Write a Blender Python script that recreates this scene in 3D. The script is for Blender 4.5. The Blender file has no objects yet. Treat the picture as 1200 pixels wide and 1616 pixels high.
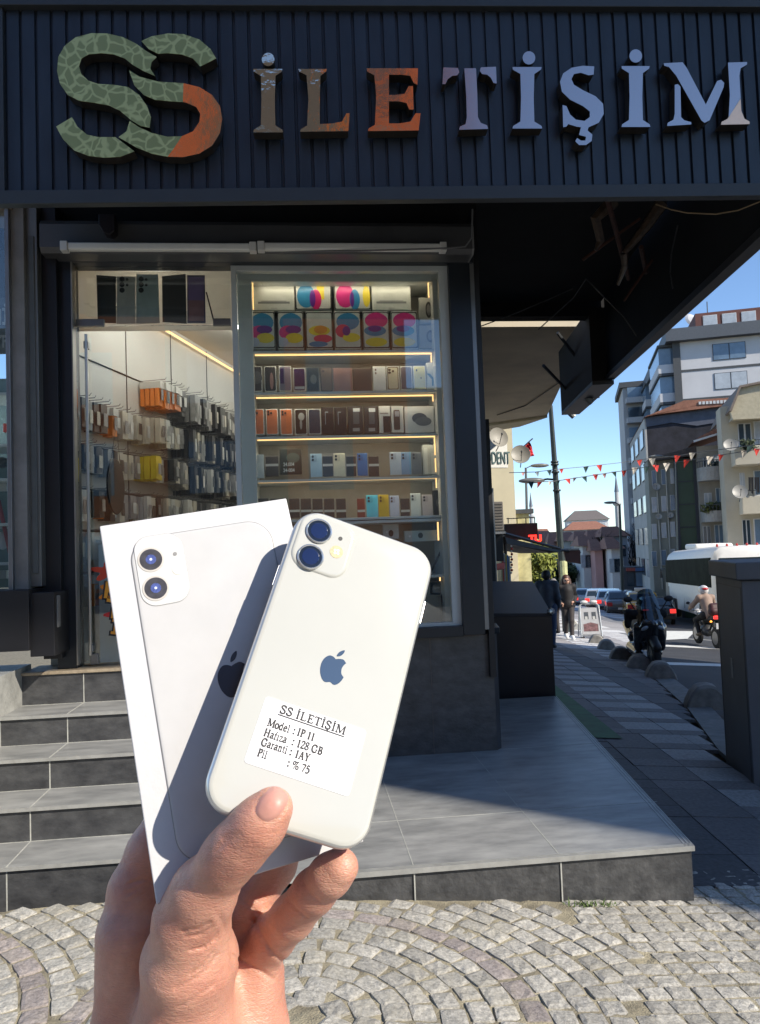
import bpy, bmesh, math, random
import numpy as np
from mathutils import Vector, Matrix

S = bpy.context.scene
COL = S.collection
rnd = random.Random(7)
PI = math.pi

# ------------------------------------------------------------------ camera
FPX = 1208.0
YAW, PIT, ROL = math.radians(5.9), math.radians(2.9), math.radians(2.1)
FW = np.array([math.sin(YAW)*math.cos(PIT), math.cos(YAW)*math.cos(PIT), math.sin(PIT)])
_r0 = np.array([math.cos(YAW), -math.sin(YAW), 0.0]); _u0 = np.cross(_r0, FW)
RT = math.cos(ROL)*_r0 - math.sin(ROL)*_u0
UP = math.cos(ROL)*_u0 + math.sin(ROL)*_r0
CAM = np.array([0.0, 0.0, 1.5])
cd = bpy.data.cameras.new('camera'); cam = bpy.data.objects.new('camera', cd); COL.objects.link(cam)
cd.sensor_fit = 'VERTICAL'; cd.sensor_height = 36.0; cd.lens = FPX/1616*36.0
cd.clip_start = 0.02; cd.clip_end = 3000
cam.matrix_world = Matrix(((RT[0], UP[0], -FW[0], 0), (RT[1], UP[1], -FW[1], 0), (RT[2], UP[2], -FW[2], 1.5), (0, 0, 0, 1)))
cd.dof.use_dof = False
S.camera = cam

# ------------------------------------------------------------------ light
SUNV = np.array([-1.15, 1.0, -1.08]); SUNV /= np.linalg.norm(SUNV)          # the way the sunlight travels
w = bpy.data.worlds.new('World'); S.world = w; w.use_nodes = True
nt = w.node_tree; nt.nodes.clear()
sky = nt.nodes.new('ShaderNodeTexSky'); sky.sky_type = 'NISHITA'; sky.sun_disc = False
sky.sun_elevation = math.asin(-SUNV[2]); sky.sun_rotation = math.atan2(-SUNV[0], -SUNV[1])
sky.air_density = 0.85; sky.dust_density = 0.0; sky.ozone_density = 4.2
bg = nt.nodes.new('ShaderNodeBackground'); bg.inputs['Strength'].default_value = 0.14
wo = nt.nodes.new('ShaderNodeOutputWorld')
nt.links.new(sky.outputs[0], bg.inputs[0]); nt.links.new(bg.outputs[0], wo.inputs[0])
sl = bpy.data.lights.new('sun', 'SUN'); sl.energy = 4.2; sl.angle = math.radians(0.55); sl.color = (1.0, 0.92, 0.80)
so = bpy.data.objects.new('sun', sl); COL.objects.link(so)
so.rotation_euler = Vector(SUNV).to_track_quat('-Z', 'Y').to_euler(); so.location = (8, -8, 12)
S.view_settings.view_transform = 'Standard'; S.view_settings.look = 'None'
S.view_settings.exposure = 0.62; S.view_settings.gamma = 1.0
S.cycles.use_denoising = True
S.cycles.max_bounces = 8; S.cycles.transparent_max_bounces = 16; S.cycles.sample_clamp_indirect = 6
S.cycles.caustics_reflective = False; S.cycles.caustics_refractive = False

# ------------------------------------------------------------------ geometry helpers
def ray(x, y): return RT*((x-600)/FPX) + UP*((808-y)/FPX) + FW
def PY(x, y, Y): d = ray(x, y); return CAM + d*(Y/d[1])
def PZ(x, y, Z): d = ray(x, y); return CAM + d*((Z-1.5)/d[2])
def PD(x, y, D): return CAM + ray(x, y)*D
def PP(x, y, o, n): d = ray(x, y); o = np.array(o); n = np.array(n); return CAM + d*(((o-CAM)@n)/(d@n))
def gz(x, y):
    return 0.08 - 0.085*max(x, 0) - 0.027*y
def G(x, y):
    d = ray(x, y)
    for b in (-.085, 0.0):
        P = CAM + d*((0.08-1.5)/(d[2]-b*d[0]+.027*d[1]))
        if (b < 0) == (P[0] >= 0): return P
    return P

def GG(x, y):
    lo, hi = 1.0, 400.0
    for _ in range(60):
        m = (lo+hi)/2; P = PD(x, y, m)
        if P[2] > gz(P[0], P[1]): lo = m
        else: hi = m
    return PD(x, y, hi)

MATS = {}
def lin(c):
    return tuple(((v/12.92) if v <= 0.04045 else ((v+0.055)/1.055)**2.4) for v in c)
def mat(name, col, rough=0.6, metal=0.0, var=0.12, scale=6.0, bump=0.0, bscale=40.0, spec=0.5, emit=None, estr=0.0,
        trans=0.0, sss=0.0, coat=0.0, stretch=None, col2=None, detail=6.0):
    if name in MATS: return MATS[name]
    m = bpy.data.materials.new(name); m.use_nodes = True; n = m.node_tree.nodes; l = m.node_tree.links
    p = n['Principled BSDF']; p.inputs['Roughness'].default_value = rough; p.inputs['Metallic'].default_value = metal
    p.inputs['Specular IOR Level'].default_value = spec; p.inputs['Coat Weight'].default_value = coat
    tc = n.new('ShaderNodeTexCoord'); src = tc.outputs['Object']
    if stretch:
        mp = n.new('ShaderNodeMapping'); mp.inputs['Scale'].default_value = stretch; l.new(src, mp.inputs[0]); src = mp.outputs[0]
    if var > 0 or col2:
        no = n.new('ShaderNodeTexNoise'); no.inputs['Scale'].default_value = scale; no.inputs['Detail'].default_value = detail
        no.inputs['Roughness'].default_value = 0.62
        l.new(src, no.inputs['Vector'])
        mr = n.new('ShaderNodeMapRange'); mr.inputs[1].default_value = 0.3; mr.inputs[2].default_value = 0.7
        l.new(no.outputs[0], mr.inputs[0])
        mx = n.new('ShaderNodeMix'); mx.data_type = 'RGBA'
        c2 = col2 if col2 else tuple(min(1, v*(1+var)) for v in col)
        c1 = col if col2 else tuple(v*(1-var) for v in col)
        mx.inputs[6].default_value = (*c1, 1); mx.inputs[7].default_value = (*c2, 1)
        l.new(mr.outputs[0], mx.inputs[0]); l.new(mx.outputs[2], p.inputs['Base Color'])
    else:
        p.inputs['Base Color'].default_value = (*col, 1)
    if bump > 0:
        nb = n.new('ShaderNodeTexNoise'); nb.inputs['Scale'].default_value = bscale; nb.inputs['Detail'].default_value = 5
        l.new(src, nb.inputs['Vector'])
        bp = n.new('ShaderNodeBump'); bp.inputs['Strength'].default_value = bump; bp.inputs['Distance'].default_value = 0.01
        l.new(nb.outputs[0], bp.inputs['Height']); l.new(bp.outputs[0], p.inputs['Normal'])
    if emit: p.inputs['Emission Color'].default_value = (*emit, 1); p.inputs['Emission Strength'].default_value = estr
    if trans: p.inputs['Transmission Weight'].default_value = trans
    if sss:
        p.inputs['Subsurface Weight'].default_value = sss
    MATS[name] = m; return m

def glass(name, tint=(0.85, 0.92, 0.9), refl=0.10):
    """thin pane: see-through with a fresnel mirror reflection"""
    if name in MATS: return MATS[name]
    m = bpy.data.materials.new(name); m.use_nodes = True; n = m.node_tree.nodes; l = m.node_tree.links; n.clear()
    o = n.new('ShaderNodeOutputMaterial'); t = n.new('ShaderNodeBsdfTransparent'); t.inputs[0].default_value = (*tint, 1)
    g = n.new('ShaderNodeBsdfGlossy'); g.inputs['Roughness'].default_value = 0.015; g.inputs[0].default_value = (1, 1, 1, 1)
    lw = n.new('ShaderNodeLayerWeight'); lw.inputs[0].default_value = 0.12
    mr = n.new('ShaderNodeMapRange'); mr.inputs[3].default_value = refl; mr.inputs[4].default_value = 0.9
    l.new(lw.outputs['Fresnel'], mr.inputs[0]); mx = n.new('ShaderNodeMixShader')
    l.new(mr.outputs[0], mx.inputs[0]); l.new(t.outputs[0], mx.inputs[1]); l.new(g.outputs[0], mx.inputs[2]); l.new(mx.outputs[0], o.inputs[0])
    MATS[name] = m; return m

class MB:
    def __init__(s): s.v = []; s.f = []; s.mi = []; s.cur = 0; s.cols = None
    def add(s, vs, fs):
        b = len(s.v); s.v += [tuple(float(c) for c in v) for v in vs]
        for f in fs: s.f.append(tuple(i+b for i in f)); s.mi.append(s.cur)
        return s
    def hexa(s, p):      # 8 points: bottom 0-3 ccw, top 4-7
        return s.add(p, [(3, 2, 1, 0), (4, 5, 6, 7), (0, 1, 5, 4), (1, 2, 6, 5), (2, 3, 7, 6), (3, 0, 4, 7)])
    def box(s, c, d, R=None):
        hx, hy, hz = d[0]/2, d[1]/2, d[2]/2
        ps = [(-hx, -hy, -hz), (hx, -hy, -hz), (hx, hy, -hz), (-hx, hy, -hz), (-hx, -hy, hz), (hx, -hy, hz), (hx, hy, hz), (-hx, hy, hz)]
        if R is not None: ps = [tuple(R @ Vector(p)) for p in ps]
        return s.hexa([(p[0]+c[0], p[1]+c[1], p[2]+c[2]) for p in ps])
    def box2(s, a, b):   # two corners
        x0, x1 = sorted((a[0], b[0])); y0, y1 = sorted((a[1], b[1])); z0, z1 = sorted((a[2], b[2]))
        return s.hexa([(x0, y0, z0), (x1, y0, z0), (x1, y1, z0), (x0, y1, z0), (x0, y0, z1), (x1, y0, z1), (x1, y1, z1), (x0, y1, z1)])
    def tube(s, pts, r, n=8, cap=True):
        P = [Vector(p) for p in pts]; rr = r if isinstance(r, (list, tuple)) else [r]*len(P)
        vs = []; fs = []; pn = None
        for i, p in enumerate(P):
            t = (P[min(i+1, len(P)-1)]-P[max(i-1, 0)]).normalized()
            if pn is None:
                a = Vector((0, 0, 1)) if abs(t.z) < 0.9 else Vector((1, 0, 0)); pn = t.cross(a).normalized()
            else:
                pn = (pn - t*pn.dot(t)).normalized()
            b = t.cross(pn)
            for k in range(n):
                an = 2*PI*k/n; vs.append(p+(pn*math.cos(an)+b*math.sin(an))*rr[i])
        for i in range(len(P)-1):
            for k in range(n):
                k2 = (k+1) % n; fs.append((i*n+k, i*n+k2, (i+1)*n+k2, (i+1)*n+k))
        if cap: fs.append(tuple(range(n))[::-1]); fs.append(tuple(range((len(P)-1)*n, len(P)*n)))
        return s.add(vs, fs)
    def cyl(s, a, b, r, n=12, r2=None): return s.tube([a, b], [r, r if r2 is None else r2], n)
    def lathe(s, c, prof, n=24, axis=None):
        """prof: list of (r, h) along axis"""
        ax = Vector(axis or (0, 0, 1)).normalized(); a = Vector((1, 0, 0)) if abs(ax.x) < 0.9 else Vector((0, 1, 0))
        u = ax.cross(a).normalized(); v = ax.cross(u); c = Vector(c); vs = []; fs = []
        for (r, h) in prof:
            for k in range(n):
                an = 2*PI*k/n; vs.append(c+ax*h+(u*math.cos(an)+v*math.sin(an))*r)
        for i in range(len(prof)-1):
            for k in range(n):
                k2 = (k+1) % n; fs.append((i*n+k, i*n+k2, (i+1)*n+k2, (i+1)*n+k))
        fs.append(tuple(range(n))[::-1]); fs.append(tuple(range((len(prof)-1)*n, len(prof)*n)))
        return s.add(vs, fs)
    def ell(s, c, r, n=12, m=8, R=None):
        vs = []; fs = []; c = Vector(c)
        for i in range(1, m):
            th = PI*i/m
            for k in range(n):
                an = 2*PI*k/n; q = Vector((r[0]*math.sin(th)*math.cos(an), r[1]*math.sin(th)*math.sin(an), r[2]*math.cos(th)))
                vs.append(c+(R@q if R is not None else q))
        t = Vector((0, 0, r[2])); t = R@t if R is not None else t
        vs.append(c+t); vs.append(c-t); a, b = len(vs)-2, len(vs)-1
        for i in range(m-2):
            for k in range(n):
                k2 = (k+1) % n; fs.append((i*n+k, (i+1)*n+k, (i+1)*n+k2, i*n+k2))
        for k in range(n):
            k2 = (k+1) % n; fs.append((a, k, k2)); fs.append((b, (m-2)*n+k2, (m-2)*n+k))
        return s.add(vs, fs)
    def prism(s, poly, fr, d0, d1):
        """poly: 2-D points; fr: (origin, u, v, w) frame; extrude from w=d0 to w=d1"""
        o, u, v, w_ = [Vector(q) for q in fr]; n = len(poly)
        ar = sum(poly[i][0]*poly[(i+1) % n][1]-poly[(i+1) % n][0]*poly[i][1] for i in range(n))
        if ar < 0: poly = poly[::-1]
        vs = [o+u*p[0]+v*p[1]+w_*d0 for p in poly]+[o+u*p[0]+v*p[1]+w_*d1 for p in poly]
        fs = [(i, (i+1) % n, n+(i+1) % n, n+i) for i in range(n)]
        b = len(s.v); s.add(vs, fs)
        s.add([], []); s.f.append(tuple(b+n+i for i in range(n))); s.mi.append(s.cur)
        s.f.append(tuple(b+n-1-i for i in range(n))); s.mi.append(s.cur)
        return s
    def quad(s, a, b, c, d): return s.add([a, b, c, d], [(0, 1, 2, 3)])
    def sheet(s, grid):
        h = len(grid); w_ = len(grid[0]); return s.add([p for r in grid for p in r], [(i*w_+j, i*w_+j+1, (i+1)*w_+j+1, (i+1)*w_+j) for i in range(h-1) for j in range(w_-1)])
    def build(s, name, m, parent=None, smooth=False, bevel=0.0, bseg=2, origin=None, kind=None, angle=40):
        me = bpy.data.meshes.new(name)
        o0 = Vector((0, 0, 0))
        if parent is not None:
            o0 = world_loc(parent)
        elif origin is not None: o0 = Vector(origin)
        elif s.v:
            a = np.array(s.v); mn = a.min(0); mxx = a.max(0); o0 = Vector(((mn[0]+mxx[0])/2, (mn[1]+mxx[1])/2, mn[2]))
        me.from_pydata([(v[0]-o0.x, v[1]-o0.y, v[2]-o0.z) for v in s.v], [], s.f)
        ms = m if isinstance(m, (list, tuple)) else [m]
        for q in ms: me.materials.append(q)
        if len(ms) > 1: me.polygons.foreach_set('material_index', s.mi)
        if s.cols:
            ca = me.color_attributes.new('tint', 'FLOAT_COLOR', 'POINT')
            ca.data.foreach_set('color', [c for q in s.cols for c in (q[0], q[1], q[2], 1.0)])
        me.update()
        bm = bmesh.new(); bm.from_mesh(me); bmesh.ops.recalc_face_normals(bm, faces=bm.faces); 
        big = [f for f in bm.faces if len(f.verts) > 4]
        if big: bmesh.ops.triangulate(bm, faces=big)
        bm.to_mesh(me); bm.free()
        if smooth:
            me.polygons.foreach_set('use_smooth', [True]*len(me.polygons))
            try: me.set_sharp_from_angle(angle=math.radians(angle))
            except Exception: pass
        o = bpy.data.objects.new(name, me); COL.objects.link(o)
        if parent is not None: o.parent = parent
        else: o.location = o0
        if bevel > 0:
            b = o.modifiers.new('bevel', 'BEVEL'); b.width = bevel; b.segments = bseg; b.limit_method = 'ANGLE'; b.angle_limit = math.radians(35)
            b.harden_normals = False
        if kind: o['kind'] = kind
        return o

def world_loc(o):
    v = Vector((0, 0, 0))
    while o is not None:
        v += o.location; o = o.parent
    return v
def tag(o, label, cat, group=None):
    o['label'] = label; o['category'] = cat
    if group: o['group'] = group
    return o
def thing(name, label, cat, loc, group=None):
    o = bpy.data.objects.new(name, None); COL.objects.link(o); o.location = Vector([float(c) for c in loc]); o.empty_display_size = 0.1
    return tag(o, label, cat, group)
def copy_tree(o, parent=None):
    c = o.copy(); COL.objects.link(c)
    if parent is not None: c.parent = parent
    for ch in list(o.children): copy_tree(ch, c)
    return c
def fr(o, u, v):
    u = Vector(u).normalized(); v = Vector(v).normalized(); return (Vector(o), u, v, u.cross(v))
def rrect(x0, y0, x1, y1, r, n=6):
    out = []
    for cx, cy, a in ((x1-r, y1-r, 0), (x0+r, y1-r, PI/2), (x0+r, y0+r, PI), (x1-r, y0+r, 1.5*PI)):
        for k in range(n+1):
            t = a+PI/2*k/n; out.append((cx+r*math.cos(t), cy+r*math.sin(t)))
    return out
def circ(cx, cy, r, n=24, ry=None): return [(cx+r*math.cos(2*PI*k/n), cy+(ry or r)*math.sin(2*PI*k/n)) for k in range(n)]
def spline(pts, n=6, closed=True):
    out = []; N = len(pts)
    for i in range(N if closed else N-1):
        g = (lambda k: pts[k % N]) if closed else (lambda k: pts[min(max(k, 0), N-1)])
        p0, p1, p2, p3 = g(i-1), g(i), g(i+1), g(i+2)
        for k in range(n):
            t = k/n; out.append(tuple(0.5*((2*p1[d])+(-p0[d]+p2[d])*t+(2*p0[d]-5*p1[d]+4*p2[d]-p3[d])*t*t+(-p0[d]+3*p1[d]-3*p2[d]+p3[d])*t**3) for d in (0, 1)))
    if not closed: out.append(tuple(pts[-1]))
    return out

_txt = {}
def text_mesh(s, size, frm, depth=0.0006, align='LEFT', spacing=1.0, bold=0.0, xs=1.0):
    """built-in font lettering laid in a frame, returned as MB"""
    cu = bpy.data.curves.new('t', 'FONT'); cu.body = s; cu.size = size; cu.align_x = align; cu.space_character = spacing; cu.offset = bold
    cu.resolution_u = 4; cu.extrude = depth/2
    ob = bpy.data.objects.new('t', cu); COL.objects.link(ob)
    me = bpy.data.meshes.new_from_object(ob)
    o, u, v, w_ = frm; mb = MB()
    mb.add([o+u*(q.co.x*xs)+v*q.co.y+w_*(q.co.z+depth/2) for q in me.vertices], [tuple(p.vertices) for p in me.polygons])
    bpy.data.objects.remove(ob); bpy.data.curves.remove(cu); bpy.data.meshes.remove(me)
    return mb

# ------------------------------------------------------------------ smooth-blended bodies (surface nets)
def cap_sd(P, a, b, ra, rb):
    a = np.array(a); b = np.array(b); ab = b-a; t = np.clip(((P-a)@ab)/max(ab@ab, 1e-12), 0, 1)
    q = P-(a+t[..., None]*ab) if False else P-a-t[..., None]*ab
    return np.sqrt((q*q).sum(-1))-(ra+(rb-ra)*t)
def smin(a, b, k):
    h = np.clip(0.5+0.5*(b-a)/k, 0, 1); return b*(1-h)+a*h-k*h*(1-h)
def surf_nets(field, lo, hi, h):
    lo = np.array(lo, float); hi = np.array(hi, float); n = np.ceil((hi-lo)/h).astype(int)+1
    D = np.empty(n, np.float32); ys = lo[1]+np.arange(n[1])*h; zs = lo[2]+np.arange(n[2])*h
    YY, ZZ = np.meshgrid(ys, zs, indexing='ij')
    B = 10
    for i in range(0, n[0], B):
        for j in range(0, n[1], B):
            for k_ in range(0, n[2], B):
                i1, j1, k1 = min(i+B, n[0]), min(j+B, n[1]), min(k_+B, n[2])
                cc = lo+np.array([(i+i1-1)/2, (j+j1-1)/2, (k_+k1-1)/2])*h
                dc = float(field(cc[None, None, None, :])[0, 0, 0])
                if abs(dc) > B*h*.87+.012*min(1, h*1000)+2*h: D[i:i1, j:j1, k_:k1] = dc; continue
                P = np.empty((i1-i, j1-j, k1-k_, 3)); P[..., 0] = (lo[0]+np.arange(i, i1)*h)[:, None, None]
                P[..., 1] = YY[j:j1, k_:k1]; P[..., 2] = ZZ[j:j1, k_:k1]
                D[i:i1, j:j1, k_:k1] = field(P)
    ins = D < 0
    c = [(a, b, d) for a in (0, 1) for b in (0, 1) for d in (0, 1)]
    sl_ = lambda A, o: A[o[0]:n[0]-1+o[0], o[1]:n[1]-1+o[1], o[2]:n[2]-1+o[2]]
    cnt = sum(sl_(ins, o).astype(np.int8) for o in c); act = (cnt > 0) & (cnt < 8)
    acc = np.zeros(act.shape+(3,), np.float32); k = np.zeros(act.shape, np.float32)
    for i, a in enumerate(c):
        for b in c[i+1:]:
            if sum(abs(a[j]-b[j]) for j in range(3)) != 1: continue
            da, db = sl_(D, a), sl_(D, b); x = (da < 0) != (db < 0)
            t = np.where(x, da/np.where(x, da-db, 1), 0)
            for j in range(3): acc[..., j] += np.where(x, a[j]+(b[j]-a[j])*t, 0)
            k += x
    idx = np.full(act.shape, -1, int); w_ = np.argwhere(act); idx[act] = np.arange(len(w_))
    V = lo+(w_+acc[act]/k[act][:, None])*h
    F = []
    for ax in range(3):
        o = [0, 0, 0]; o[ax] = 1
        A = ins[:n[0]-o[0], :n[1]-o[1], :n[2]-o[2]]; Bb = ins[o[0]:, o[1]:, o[2]:]
        e = np.argwhere(A != Bb); u, v = (ax+1) % 3, (ax+2) % 3
        e = e[(e[:, u] > 0) & (e[:, v] > 0) & (e[:, u] < n[u]-1) & (e[:, v] < n[v]-1)]
        def I(du, dv):
            q = e.copy(); q[:, u] -= du; q[:, v] -= dv; return idx[q[:, 0], q[:, 1], q[:, 2]]
        q = np.stack([I(1, 1), I(0, 1), I(0, 0), I(1, 0)], 1)
        fl = A[e[:, 0], e[:, 1], e[:, 2]]; q[~fl] = q[~fl][:, ::-1]; F.append(q)
    F = np.concatenate(F); F = F[(F >= 0).all(1)]
    return V, F
def body_mesh(name, prims, h, k, m, parent=None, pad=0.02, extra=None):
    """prims: (a, b, ra, rb[, k]) tapered capsules blended into one continuous surface"""
    A = np.array([p[0] for p in prims]+[p[1] for p in prims], float); R_ = np.array([p[2] for p in prims]+[p[3] for p in prims])
    lo = (A-R_[:, None]).min(0)-pad; hi = (A+R_[:, None]).max(0)+pad
    def fld(P):
        d = None
        for p in prims:
            s = cap_sd(P, p[0], p[1], p[2], p[3]); d = s if d is None else smin(d, s, p[4] if len(p) > 4 else k)
        if extra: d = extra(P, d)
        return d
    V, F = surf_nets(fld, lo, hi, h)
    mb = MB(); mb.v = [tuple(v) for v in V.tolist()]; mb.f = [tuple(f) for f in F.tolist()]; mb.mi = [0]*len(mb.f)
    o = mb.build(name, m, parent, smooth=True, angle=180)
    return o, fld
HRES = .00085
# ================================================================== FOREGROUND
# serif stroke lettering (own glyphs): name -> (advance, strokes (width, points, smooth))
T_, N_ = .21, .12
def _st(x, y0=0, y1=1, sw=.13, w_=T_):     # stem with serifs
    return [(w_, [(x, y0), (x, y1)], 0), (N_, [(x-sw, y0+.025), (x+sw, y0+.025)], 0), (N_, [(x-sw, y1-.025), (x+sw, y1-.025)], 0)]
GL = {
 'S': (.62, [(.1, [(.50, .74), (.44, .93), (.28, .98), (.13, .90), (.11, .74), (.22, .60), (.40, .46), (.50, .30), (.46, .10), (.28, .02), (.12, .08), (.07, .28)], 1), (.04, [(.51, .72), (.51, .99)], 0), (.04, [(.065, .01), (.065, .3)], 0)]),
 'I': (.42, _st(.21)), 'L': (.68, _st(.2)+[(N_, [(.2, .025), (.58, .025)], 0), (N_, [(.58, .0), (.61, .24)], 0)]),
 'E': (.70, _st(.2)+[(N_, [(.2, .025), (.58, .025)], 0), (N_, [(.58, .0), (.61, .24)], 0), (N_, [(.2, .975), (.56, .975)], 0), (N_, [(.565, 1.0), (.57, .80)], 0), (N_, [(.2, .52), (.44, .52)], 0), (N_, [(.445, .40), (.445, .64)], 0)]),
 'T': (.68, _st(.34, 0, 1)[:2]+[(N_, [(.05, .975), (.63, .975)], 0), (N_, [(.05, 1.0), (.035, .76)], 0), (N_, [(.63, 1.0), (.645, .76)], 0)]),
 'M': (.98, [(N_, [(.16, 0), (.16, 1)], 0), (T_, [(.2, .98), (.49, .06)], 0), (N_, [(.49, .04), (.8, .98)], 0), (T_, [(.83, 0), (.83, 1)], 0), (N_, [(.04, .025), (.29, .025)], 0), (N_, [(.7, .025), (.96, .025)], 0), (N_, [(.04, .975), (.22, .975)], 0), (N_, [(.8, .975), (.96, .975)], 0)]),
 'P': (.62, _st(.19)+[(N_, [(.19, .97), (.36, .97)], 0), (.1, [(.34, .965), (.47, .92), (.52, .76), (.47, .58), (.34, .51)], 1), (N_, [(.19, .5), (.36, .5)], 0)]),
 'H': (.82, _st(.19)+_st(.63)+[(N_, [(.19, .52), (.63, .52)], 0)]),
 'G': (.78, [(.11, [(.62, .70), (.56, .90), (.38, .98), (.2, .88), (.11, .66), (.11, .36), (.2, .12), (.38, .02), (.54, .06), (.63, .14)], 1), (.12, [(.64, .08), (.64, .42)], 0), (N_, [(.52, .425), (.76, .425)], 0), (.04, [(.64, .70), (.64, .98)], 0)]),
 'B': (.68, _st(.19)+[(N_, [(.19, .97), (.36, .97)], 0), (.09, [(.34, .965), (.47, .90), (.49, .74), (.43, .58), (.32, .53)], 1), (N_, [(.19, .52), (.38, .52)], 0), (.11, [(.34, .52), (.5, .44), (.545, .26), (.47, .08), (.33, .03)], 1), (N_, [(.19, .025), (.36, .025)], 0)]),
 'A': (.74, [(N_, [(.14, .02), (.36, .98)], 0), (T_, [(.38, .98), (.61, .02)], 0), (N_, [(.2, .34), (.5, .34)], 0), (N_, [(.03, .025), (.25, .025)], 0), (N_, [(.5, .025), (.74, .025)], 0)]),
 'Y': (.72, [(T_, [(.14, .98), (.38, .46)], 0), (N_, [(.39, .46), (.6, .98)], 0), (T_, [(.38, 0), (.38, .48)], 0), (N_, [(.26, .025), (.5, .025)], 0), (N_, [(.03, .975), (.28, .975)], 0), (N_, [(.5, .975), (.71, .975)], 0)]),
 '1': (.5, [(.11, [(.27, 0), (.27, .98)], 0), (N_, [(.14, .025), (.41, .025)], 0), (.05, [(.12, .84), (.27, .96)], 0)]),
 '2': (.52, [(.09, [(.08, .74), (.15, .92), (.27, .98), (.40, .90), (.42, .72), (.32, .48), (.06, .05)], 1), (.1, [(.06, .05), (.44, .05)], 0), (.04, [(.44, .03), (.48, .2)], 0)]),
 '8': (.52, [(.08, [(.26, .98), (.12, .88), (.12, .68), (.26, .52), (.42, .36), (.44, .14), (.26, .02), (.08, .14), (.1, .36), (.26, .52), (.40, .68), (.40, .88), (.26, .98)], 1)]),
 '7': (.52, [(.09, [(.06, .94), (.46, .94)], 0), (.08, [(.45, .94), (.2, 0)], 0), (.04, [(.06, .96), (.03, .78)], 0)]),
 '5': (.52, [(.09, [(.14, .94), (.44, .94)], 0), (.05, [(.15, .96), (.1, .56)], 0), (.1, [(.1, .56), (.28, .60), (.42, .48), (.44, .26), (.34, .06), (.14, .02), (.05, .07)], 1)]),
 '%': (.86, [(.05, [(.66, 1.0), (.2, 0)], 0), (.07, [(.2, .96), (.08, .88), (.08, .64), (.2, .54), (.32, .66), (.32, .86), (.2, .96)], 1), (.07, [(.64, .46), (.52, .36), (.52, .12), (.64, .04), (.76, .14), (.76, .36), (.64, .46)], 1), (.05, [(.24, .96), (.44, .90), (.66, .98)], 1)]),
 ':': (.3, [(.13, [(.15, -.02), (.15, .17)], 0), (.13, [(.15, .50), (.15, .69)], 0)]),
 'o': (.54, [(.1, [(.27, .66), (.12, .56), (.08, .33), (.13, .1), (.27, .02), (.41, .1), (.46, .33), (.42, .56), (.27, .66)], 1)]),
 'a': (.5, [(.08, [(.09, .52), (.15, .63), (.26, .66), (.36, .58), (.37, .42)], 1), (.12, [(.37, .5), (.37, .07)], 0), (.09, [(.37, .40), (.16, .3), (.08, .16), (.15, .04), (.27, .05), (.36, .13)], 1), (N_, [(.38, .03), (.49, .07)], 0)]),
 'e': (.5, [(N_, [(.1, .38), (.43, .38)], 0), (.09, [(.42, .38), (.38, .58), (.26, .66), (.13, .56), (.08, .34), (.15, .09), (.28, .03), (.44, .16)], 1)]),
 'd': (.56, [(.1, [(.36, .6), (.24, .66), (.12, .55), (.08, .33), (.13, .1), (.24, .02), (.36, .1)], 1), (.12, [(.40, .02), (.40, 1.0)], 0), (N_, [(.27, .975), (.40, .975)], 0), (N_, [(.40, .03), (.52, .05)], 0)]),
 'l': (.32, [(.12, [(.16, 0), (.16, 1.0)], 0), (N_, [(.04, .025), (.28, .025)], 0), (N_, [(.04, .97), (.16, .98)], 0)]),
 'i': (.32, [(.12, [(.16, 0), (.16, .66)], 0), (N_, [(.04, .025), (.28, .025)], 0), (N_, [(.05, .63), (.16, .64)], 0), (.13, [(.15, .84), (.15, .96)], 0)]),
 'ı': (.32, [(.12, [(.16, 0), (.16, .66)], 0), (N_, [(.04, .025), (.28, .025)], 0), (N_, [(.05, .63), (.16, .64)], 0)]),
 'f': (.36, [(.12, [(.16, 0), (.16, .72), (.21, .93), (.38, .97)], 0), (N_, [(.04, .025), (.3, .025)], 0), (N_, [(.05, .64), (.32, .64)], 0)]),
 'z': (.48, [(N_, [(.07, .64), (.42, .64)], 0), (.12, [(.38, .62), (.1, .04)], 0), (N_, [(.06, .025), (.43, .025)], 0), (.04, [(.06, .65), (.05, .5)], 0), (.04, [(.43, .0), (.46, .18)], 0)]),
 'r': (.38, [(.12, [(.15, 0), (.15, .66)], 0), (N_, [(.04, .025), (.27, .025)], 0), (N_, [(.03, .63), (.15, .64)], 0), (.08, [(.16, .46), (.24, .6), (.36, .62)], 1)]),
 'n': (.56, [(.12, [(.15, 0), (.15, .66)], 0), (N_, [(.04, .025), (.26, .025)], 0), (N_, [(.03, .63), (.15, .64)], 0), (.09, [(.15, .5), (.26, .64), (.38, .6), (.41, .45)], 1), (.12, [(.41, 0), (.41, .5)], 0), (N_, [(.3, .025), (.53, .025)], 0)]),
 't': (.34, [(.12, [(.15, .84), (.15, .12), (.2, .04), (.32, .08)], 0), (N_, [(.03, .64), (.3, .64)], 0)]),
}
GL['İ'] = (.42, GL['I'][1]+[(.14, [(.21, 1.12), (.21, 1.26)], 0)])
GL['Ş'] = (.62, GL['S'][1]+[(.06, [(.29, 0), (.29, -.08), (.36, -.13), (.34, -.23), (.22, -.25)], 0)])
def ribbon(mb, pts, wd, P):
    n = len(pts); L_ = []; R_ = []
    for i in range(n):
        a = pts[max(i-1, 0)]; b = pts[min(i+1, n-1)]; dx, dy = b[0]-a[0], b[1]-a[1]; m = math.hypot(dx, dy) or 1
        nx, ny = -dy/m*wd/2, dx/m*wd/2
        L_.append(P(pts[i][0]+nx, pts[i][1]+ny)); R_.append(P(pts[i][0]-nx, pts[i][1]-ny))
    mb.sheet([L_, R_])
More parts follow.
